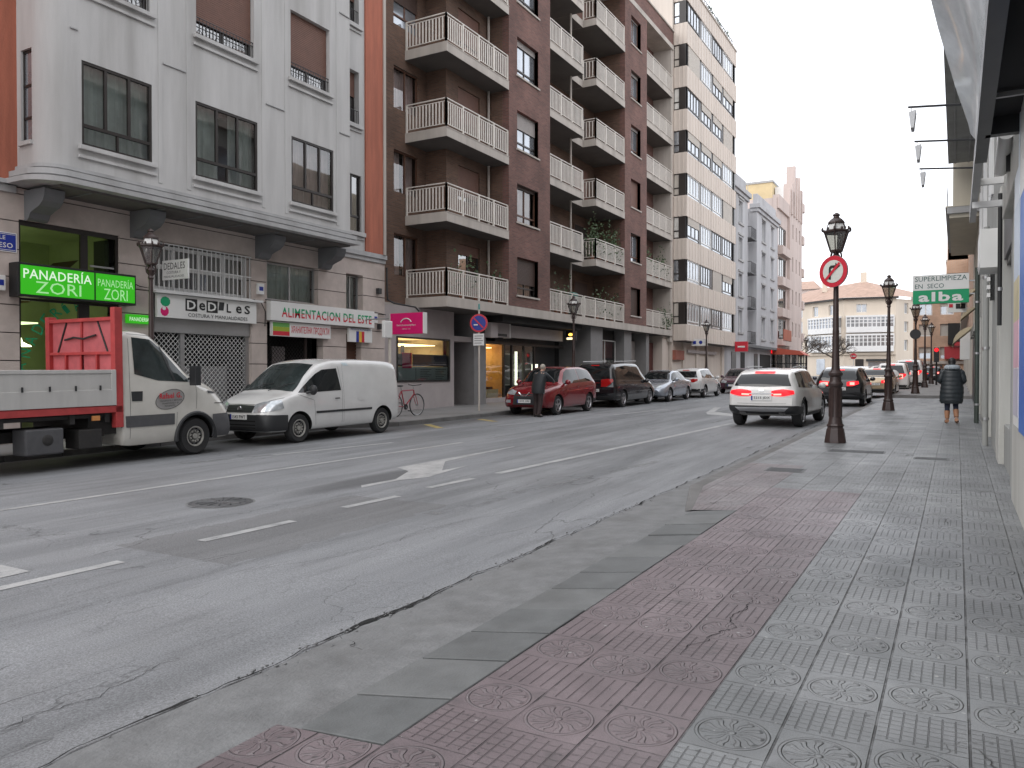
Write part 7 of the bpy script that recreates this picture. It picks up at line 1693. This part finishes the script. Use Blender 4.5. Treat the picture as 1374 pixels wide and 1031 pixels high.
# bare trees in the plaza
def bare_tree(x,y,h,label,seed):
    random.seed(seed); z=gz(y); t=thing('bare_tree',label,'tree',(x,y,z),group='bare trees in the plaza')
    g=G(); g.cyl((0,0,0),(0,0,h*.5),.16,.12,barkm,8); g.build('trunk',t,local=True,smooth=True)
    g=G()
    def br(p,d,L,r,k):
        q=p+d*L; g.cyl(p,q,r,r*.7,barkm,5,cap=False)
        if k==0: return
        for i in range(3):
            nd=(d*.55+Vector((random.uniform(-1,1),random.uniform(-1,1),random.uniform(-.25,.7)))).normalized(); br(q,nd,L*.74,r*.66,k-1)
    for i in range(5):
        a=2*PI*i/5+seed; br(Vector((0,0,h*.45)),Vector((math.cos(a),math.sin(a),.5)).normalized(),h*.24,.08,4)
    g.build('crown',t,local=True)
bare_tree(-16.4,100,5.6,'leafless tree with spreading branches left of the gallery house',3); bare_tree(-13.5,106,5.2,'smaller leafless tree in front of the gallery house',5)
# kiosk with a red awning
t=thing('kiosk','glass kiosk with a red-orange awning roof at the far left before the plaza','kiosk',(-14.3,80,gz(80)))
g=G(); z=gz(80); zz=lambda a:a
g.add([(-1.7,-1,2.55),(1.7,-1,2.45),(1.9,1,2.4),(-1.7,1,2.6),(-1.6,-1,3.25),(1.2,-1,2.85),(1.2,1,2.85),(-1.6,1,3.25)],[(0,1,5,4),(1,2,6,5),(2,3,7,6),(3,0,4,7),(4,5,6,7)],mat('orange_red_awning',(0.50,0.10,0.06),.6,var=.1)); g.build('awning',t,local=True)
g=G()
for x in (-1.6,-.8,0,.8,1.6):
    for y in (-.9,.9): g.box(x-.04,x+.04,y-.04,y+.04,0,2.5,iron)
g.box(-1.6,1.6,-.94,-.86,1.6,1.68,iron); g.box(-1.6,1.6,.86,.94,1.6,1.68,iron); g.build('frame',t,local=True)
g=G(); g.quad([(-1.6,-.9,.3),(1.6,-.9,.3),(1.6,-.9,2.45),(-1.6,-.9,2.45)],shopglass); g.build('glass_wall',t,local=True); g=G(); g.quad([(-1.6,.9,.3),(1.6,.9,.3),(1.6,.9,2.45),(-1.6,.9,2.45)],shopglass); g.build('glass_wall',t,local=True)
g=G(); g.box(-1.65,-1.3,-1.06,-1.0,2.65,3.1,redlit); g.build('lit_emblem',t,local=True)
t=thing('parking_sign','small round no entry sign on a pole in front of the gallery house','traffic sign',(-11.6,110,gz(110)))
g=G(); g.cyl((0,0,0),(0,0,2.4),.04,.04,galv,6); g.build('pole',t,local=True); g=G(); g.lathe([(.38,.01),(.38,0),(.001,0)],(0,-.05,2.6),signred,20,axis='y'); g.build('disc',t,local=True); g=G(); g.box(-.25,.25,-.07,-.06,2.55,2.66,signwhite); g.build('white_bar',t,local=True)

# ---------------- people
def ring_loft(g,rings,m,n=26,quilt=0.0,step=.1):
    """rings: (z,cx,cy,rx,ry)"""
    zs=[r[0] for r in rings]; vs=[]; K=int((zs[-1]-zs[0])/.018); up=K>0; K=abs(K)
    order=rings if zs[0]<zs[-1] else rings[::-1]; xs=[r[0] for r in order]
    for i in range(K+1):
        z=xs[0]+(xs[-1]-xs[0])*i/K; v=[pchip(xs,[r[k] for r in order],z) for k in range(1,5)]
        q=1+quilt*(abs(math.sin(PI*z/step))-.5)
        for j in range(n):
            t=2*PI*j/n; w=1+.012*math.sin(3*t+z*9); vs.append((v[0]+v[2]*q*w*math.cos(t),v[1]+v[3]*q*w*math.sin(t),z))
    fs=[(i*n+j,i*n+(j+1)%n,(i+1)*n+(j+1)%n,(i+1)*n+j) for i in range(K) for j in range(n)]+[tuple(range(n))[::-1],tuple(K*n+j for j in range(n))]
    g.add(vs,fs,m)
def sleeve(g,pts,r,m,quilt=0.0):
    P=[];R=[]; 
    for a,b,ra,rb in zip(pts[:-1],pts[1:],r[:-1],r[1:]):
        for i in range(6): t=i/6; P.append(tuple(a[k]+(b[k]-a[k])*t for k in range(3))); R.append((ra+(rb-ra)*t)*(1+quilt*math.sin(len(P)*1.4)))
    P.append(pts[-1]); R.append(r[-1]); g.tube(P,R,m,12)
def human_body(t,J,pose_name='body'):
    V=[];E=[];R=[]
    def v(p,r,par=None): V.append(p); R.append(r); 
    def add(p,r,par):
        V.append(p); R.append(r); i=len(V)-1
        if par is not None: E.append((par,i))
        return i
    pel=add(J['pelvis'],(.14,.10),None); sp=add(J['waist'],(.12,.09),pel); ch=add(J['chest'],(.15,.10),sp); nk=add(J['neck'],(.05,.05),ch)
    hx,hy,hz=J['head']; h1=add((hx,hy,hz-.07),(.062,.075),nk); h2=add((hx,hy,hz),(.078,.092),h1); add((hx,hy,hz+.065),(.062,.075),h2); add((hx,hy+.105,hz-.015),.013,h2); add((hx-.082,hy-.005,hz-.005),.016,h2); add((hx+.082,hy-.005,hz-.005),.016,h2)
    g=G(); g.ball((hx-.03,hy+.083,hz+.012),.010,signblack,6); g.ball((hx+.03,hy+.083,hz+.012),.010,signblack,6); g.build('eyes',t,local=True); g=G(); g.box(hx-.022,hx+.022,hy+.075,hy+.088,hz-.058,hz-.050,mat('lips_%d'%len(MATS),(.35,.12,.1),.5,var=0)); g.build('mouth',t,local=True)
    for s in ('L','R'):
        a=add(J['hip'+s],.085,pel); b=add(J['knee'+s],.056,a); c_=add(J['ankle'+s],.038,b); tx=J['toe'+s]; add(tx,.030,c_)
        a=add(J['sh'+s],.052,ch); b=add(J['el'+s],.040,a); w=add(J['wr'+s],.027,b)
        d=(Vector(J['wr'+s])-Vector(J['el'+s])).normalized(); side=d.cross(Vector((0,0,1)) if abs(d.z)<.9 else Vector((1,0,0))).normalized(); p0=Vector(J['wr'+s])+d*.05; pm=add(tuple(p0),(.030,.018),w)
        for k,(of,ln) in enumerate(((-.026,.065),(-.009,.078),(.009,.074),(.026,.058))):
            q1=p0+side*of+d*.035; q2=q1+d*ln*.5+Vector((0,0,-.008)); q3=q2+d*ln*.4+Vector((0,0,-.02)); i1=add(tuple(q1),.010,pm); i2=add(tuple(q2),.009,i1); add(tuple(q3),.007,i2)
        q1=Vector(J['wr'+s])+d*.02+side*.036; i1=add(tuple(q1),.011,w); add(tuple(q1+d*.035+side*.012),.009,i1)
    return skin(pose_name,V,E,R,skinm,t,2)
# woman walking away
t=thing('person','person walking away in a long dark quilted coat with a grey hood and tan boots','person',(-.11,23.03,gz(23.03)),rotz=math.radians(3))
J=dict(pelvis=(0,0,.86),waist=(0,0,1.04),chest=(0,0,1.27),neck=(0,.01,1.43),head=(0,.03,1.545),hipL=(-.09,0,.80),hipR=(.09,0,.80),kneeL=(-.10,.02,.46),kneeR=(.09,.06,.47),ankleL=(-.105,-.03,.09),ankleR=(.10,-.10,.13),toeL=(-.115,.11,.035),toeR=(.12,.02,.04),shL=(-.17,0,1.34),shR=(.17,0,1.34),elL=(-.275,-.03,1.08),elR=(.265,-.02,1.08),wrL=(-.20,.19,1.02),wrR=(.22,.19,1.00))
human_body(t,J)
coatm=mat('dark_quilted_coat',(0.022,0.028,0.032),.42,var=.3,scale=8); furm=mat('grey_hood_lining',(0.36,0.40,0.43),.8,var=.4,scale=30,bump=.6,bscale=120); legm=mat('dark_blue_leggings',(0.015,0.02,0.04),.8,var=.2); bootm=mat('tan_boots',(0.33,0.16,0.085),.6,var=.25,scale=12); hairm=mat('black_hair',(0.012,0.010,0.010),.5,var=.3,scale=30)
g=G(); ring_loft(g,[(.50,-.005,0,.235,.17),(.56,-.01,0,.262,.185),(.75,-.005,0,.268,.19),(1.0,0,0,.25,.175),(1.15,0,0,.24,.165),(1.30,0,0,.225,.15),(1.38,0,0,.17,.12),(1.43,0,0,.09,.085)],coatm,quilt=.035,step=.105)
for s in (-1,1): k='L' if s<0 else 'R'; sleeve(g,[(s*.15,0,1.345),(s*.215,0,1.27),J['el'+k],tuple(Vector(J['wr'+k])*.98+Vector(J['el'+k])*.02)],[.075,.082,.068,.05],coatm,.04)
g.build('coat',t,local=True,smooth=True,ang=1.2)
g=G(); ring_loft(g,[(1.37,0,-.03,.17,.15),(1.40,0,-.04,.185,.165),(1.44,0,-.04,.175,.155),(1.485,0,-.025,.13,.12)],furm); g.build('hood',t,local=True,smooth=True,ang=1.2)
g=G(); g.ball((0,.02,1.565),.098,hairm,16,(.93,1.05,1.08)); g.ball((0,-.03,1.50),.075,hairm,12,(1,.9,1)); g.build('hair',t,local=True,smooth=True)
for s in ('L','R'):
    g=G(); a,b,c_=J['hip'+s],J['knee'+s],J['ankle'+s]; sleeve(g,[a,b,tuple(.45*b[i]+.55*c_[i] for i in range(3))],[.095,.066,.055],legm); g.build('trouser_leg',t,local=True,smooth=True)
    g=G(); mid=tuple(.6*b[i]+.4*c_[i] for i in range(3)); sleeve(g,[mid,(c_[0],c_[1],c_[2]+.03)],[.068,.052],bootm); tx=J['toe'+s]; sleeve(g,[(c_[0],c_[1]-.03,c_[2]-.03),tx],[.048,.042],bootm); g.ball(tx,.045,bootm,10,(1,1.2,.8)); g.build('boot',t,local=True,smooth=True,ang=1.2)
# man at the red car
t=thing('person','grey haired person in dark jacket leaning over the bonnet of the red crossover','person',(-11.68,22.45,gz(22.45)-.12),rotz=math.radians(-8))
J=dict(pelvis=(0,0,.90),waist=(0,.03,1.07),chest=(0,.11,1.32),neck=(0,.20,1.46),head=(0,.27,1.58),hipL=(-.09,0,.86),hipR=(.09,0,.86),kneeL=(-.11,.05,.48),kneeR=(.10,-.02,.48),ankleL=(-.12,.0,.09),ankleR=(.11,-.13,.09),toeL=(-.13,.15,.035),toeR=(.12,.03,.035),shL=(-.18,.13,1.37),shR=(.18,.13,1.37),elL=(-.26,.30,1.18),elR=(.27,.33,1.20),wrL=(-.20,.50,1.12),wrR=(.16,.60,1.14))
human_body(t,J)
jackm=mat('dark_jacket',(0.018,0.022,0.025),.6,var=.3,scale=8); jeanm=mat('brown_dark_trousers',(0.035,0.022,0.022),.8,var=.2); greyhair=mat('grey_hair',(0.42,0.38,0.32),.7,var=.3,scale=40); shoem=mat('dark_shoes',(0.015,0.013,0.012),.5,var=.2)
g=G(); ring_loft(g,[(.76,0,-.01,.225,.17),(.88,0,0,.235,.175),(1.05,0,.03,.235,.175),(1.22,0,.09,.245,.17),(1.34,0,.13,.235,.15),(1.42,0,.17,.16,.11),(1.47,0,.19,.08,.075)],jackm)
for s in (-1,1): k='L' if s<0 else 'R'; sleeve(g,[(s*.15,.13,1.38),(s*.21,.15,1.33),J['el'+k],J['wr'+k]],[.08,.085,.07,.055],jackm)
g.build('jacket',t,local=True,smooth=True,ang=1.2)
g=G(); g.ball((0,.25,1.61),.095,greyhair,16,(.9,1.05,1.0)); g.build('hair',t,local=True,smooth=True)
for s in ('L','R'):
    g=G(); sleeve(g,[J['hip'+s],J['knee'+s],J['ankle'+s]],[.105,.078,.062],jeanm); g.build('trouser_leg',t,local=True,smooth=True)
    g=G(); c_=J['ankle'+s]; tx=J['toe'+s]; sleeve(g,[(c_[0],c_[1]-.04,.05),tx],[.048,.04],shoem); g.ball(tx,.042,shoem,10,(1,1.2,.8)); g.build('shoe',t,local=True,smooth=True)
# face of each person: eyes, nose, ears, kept small
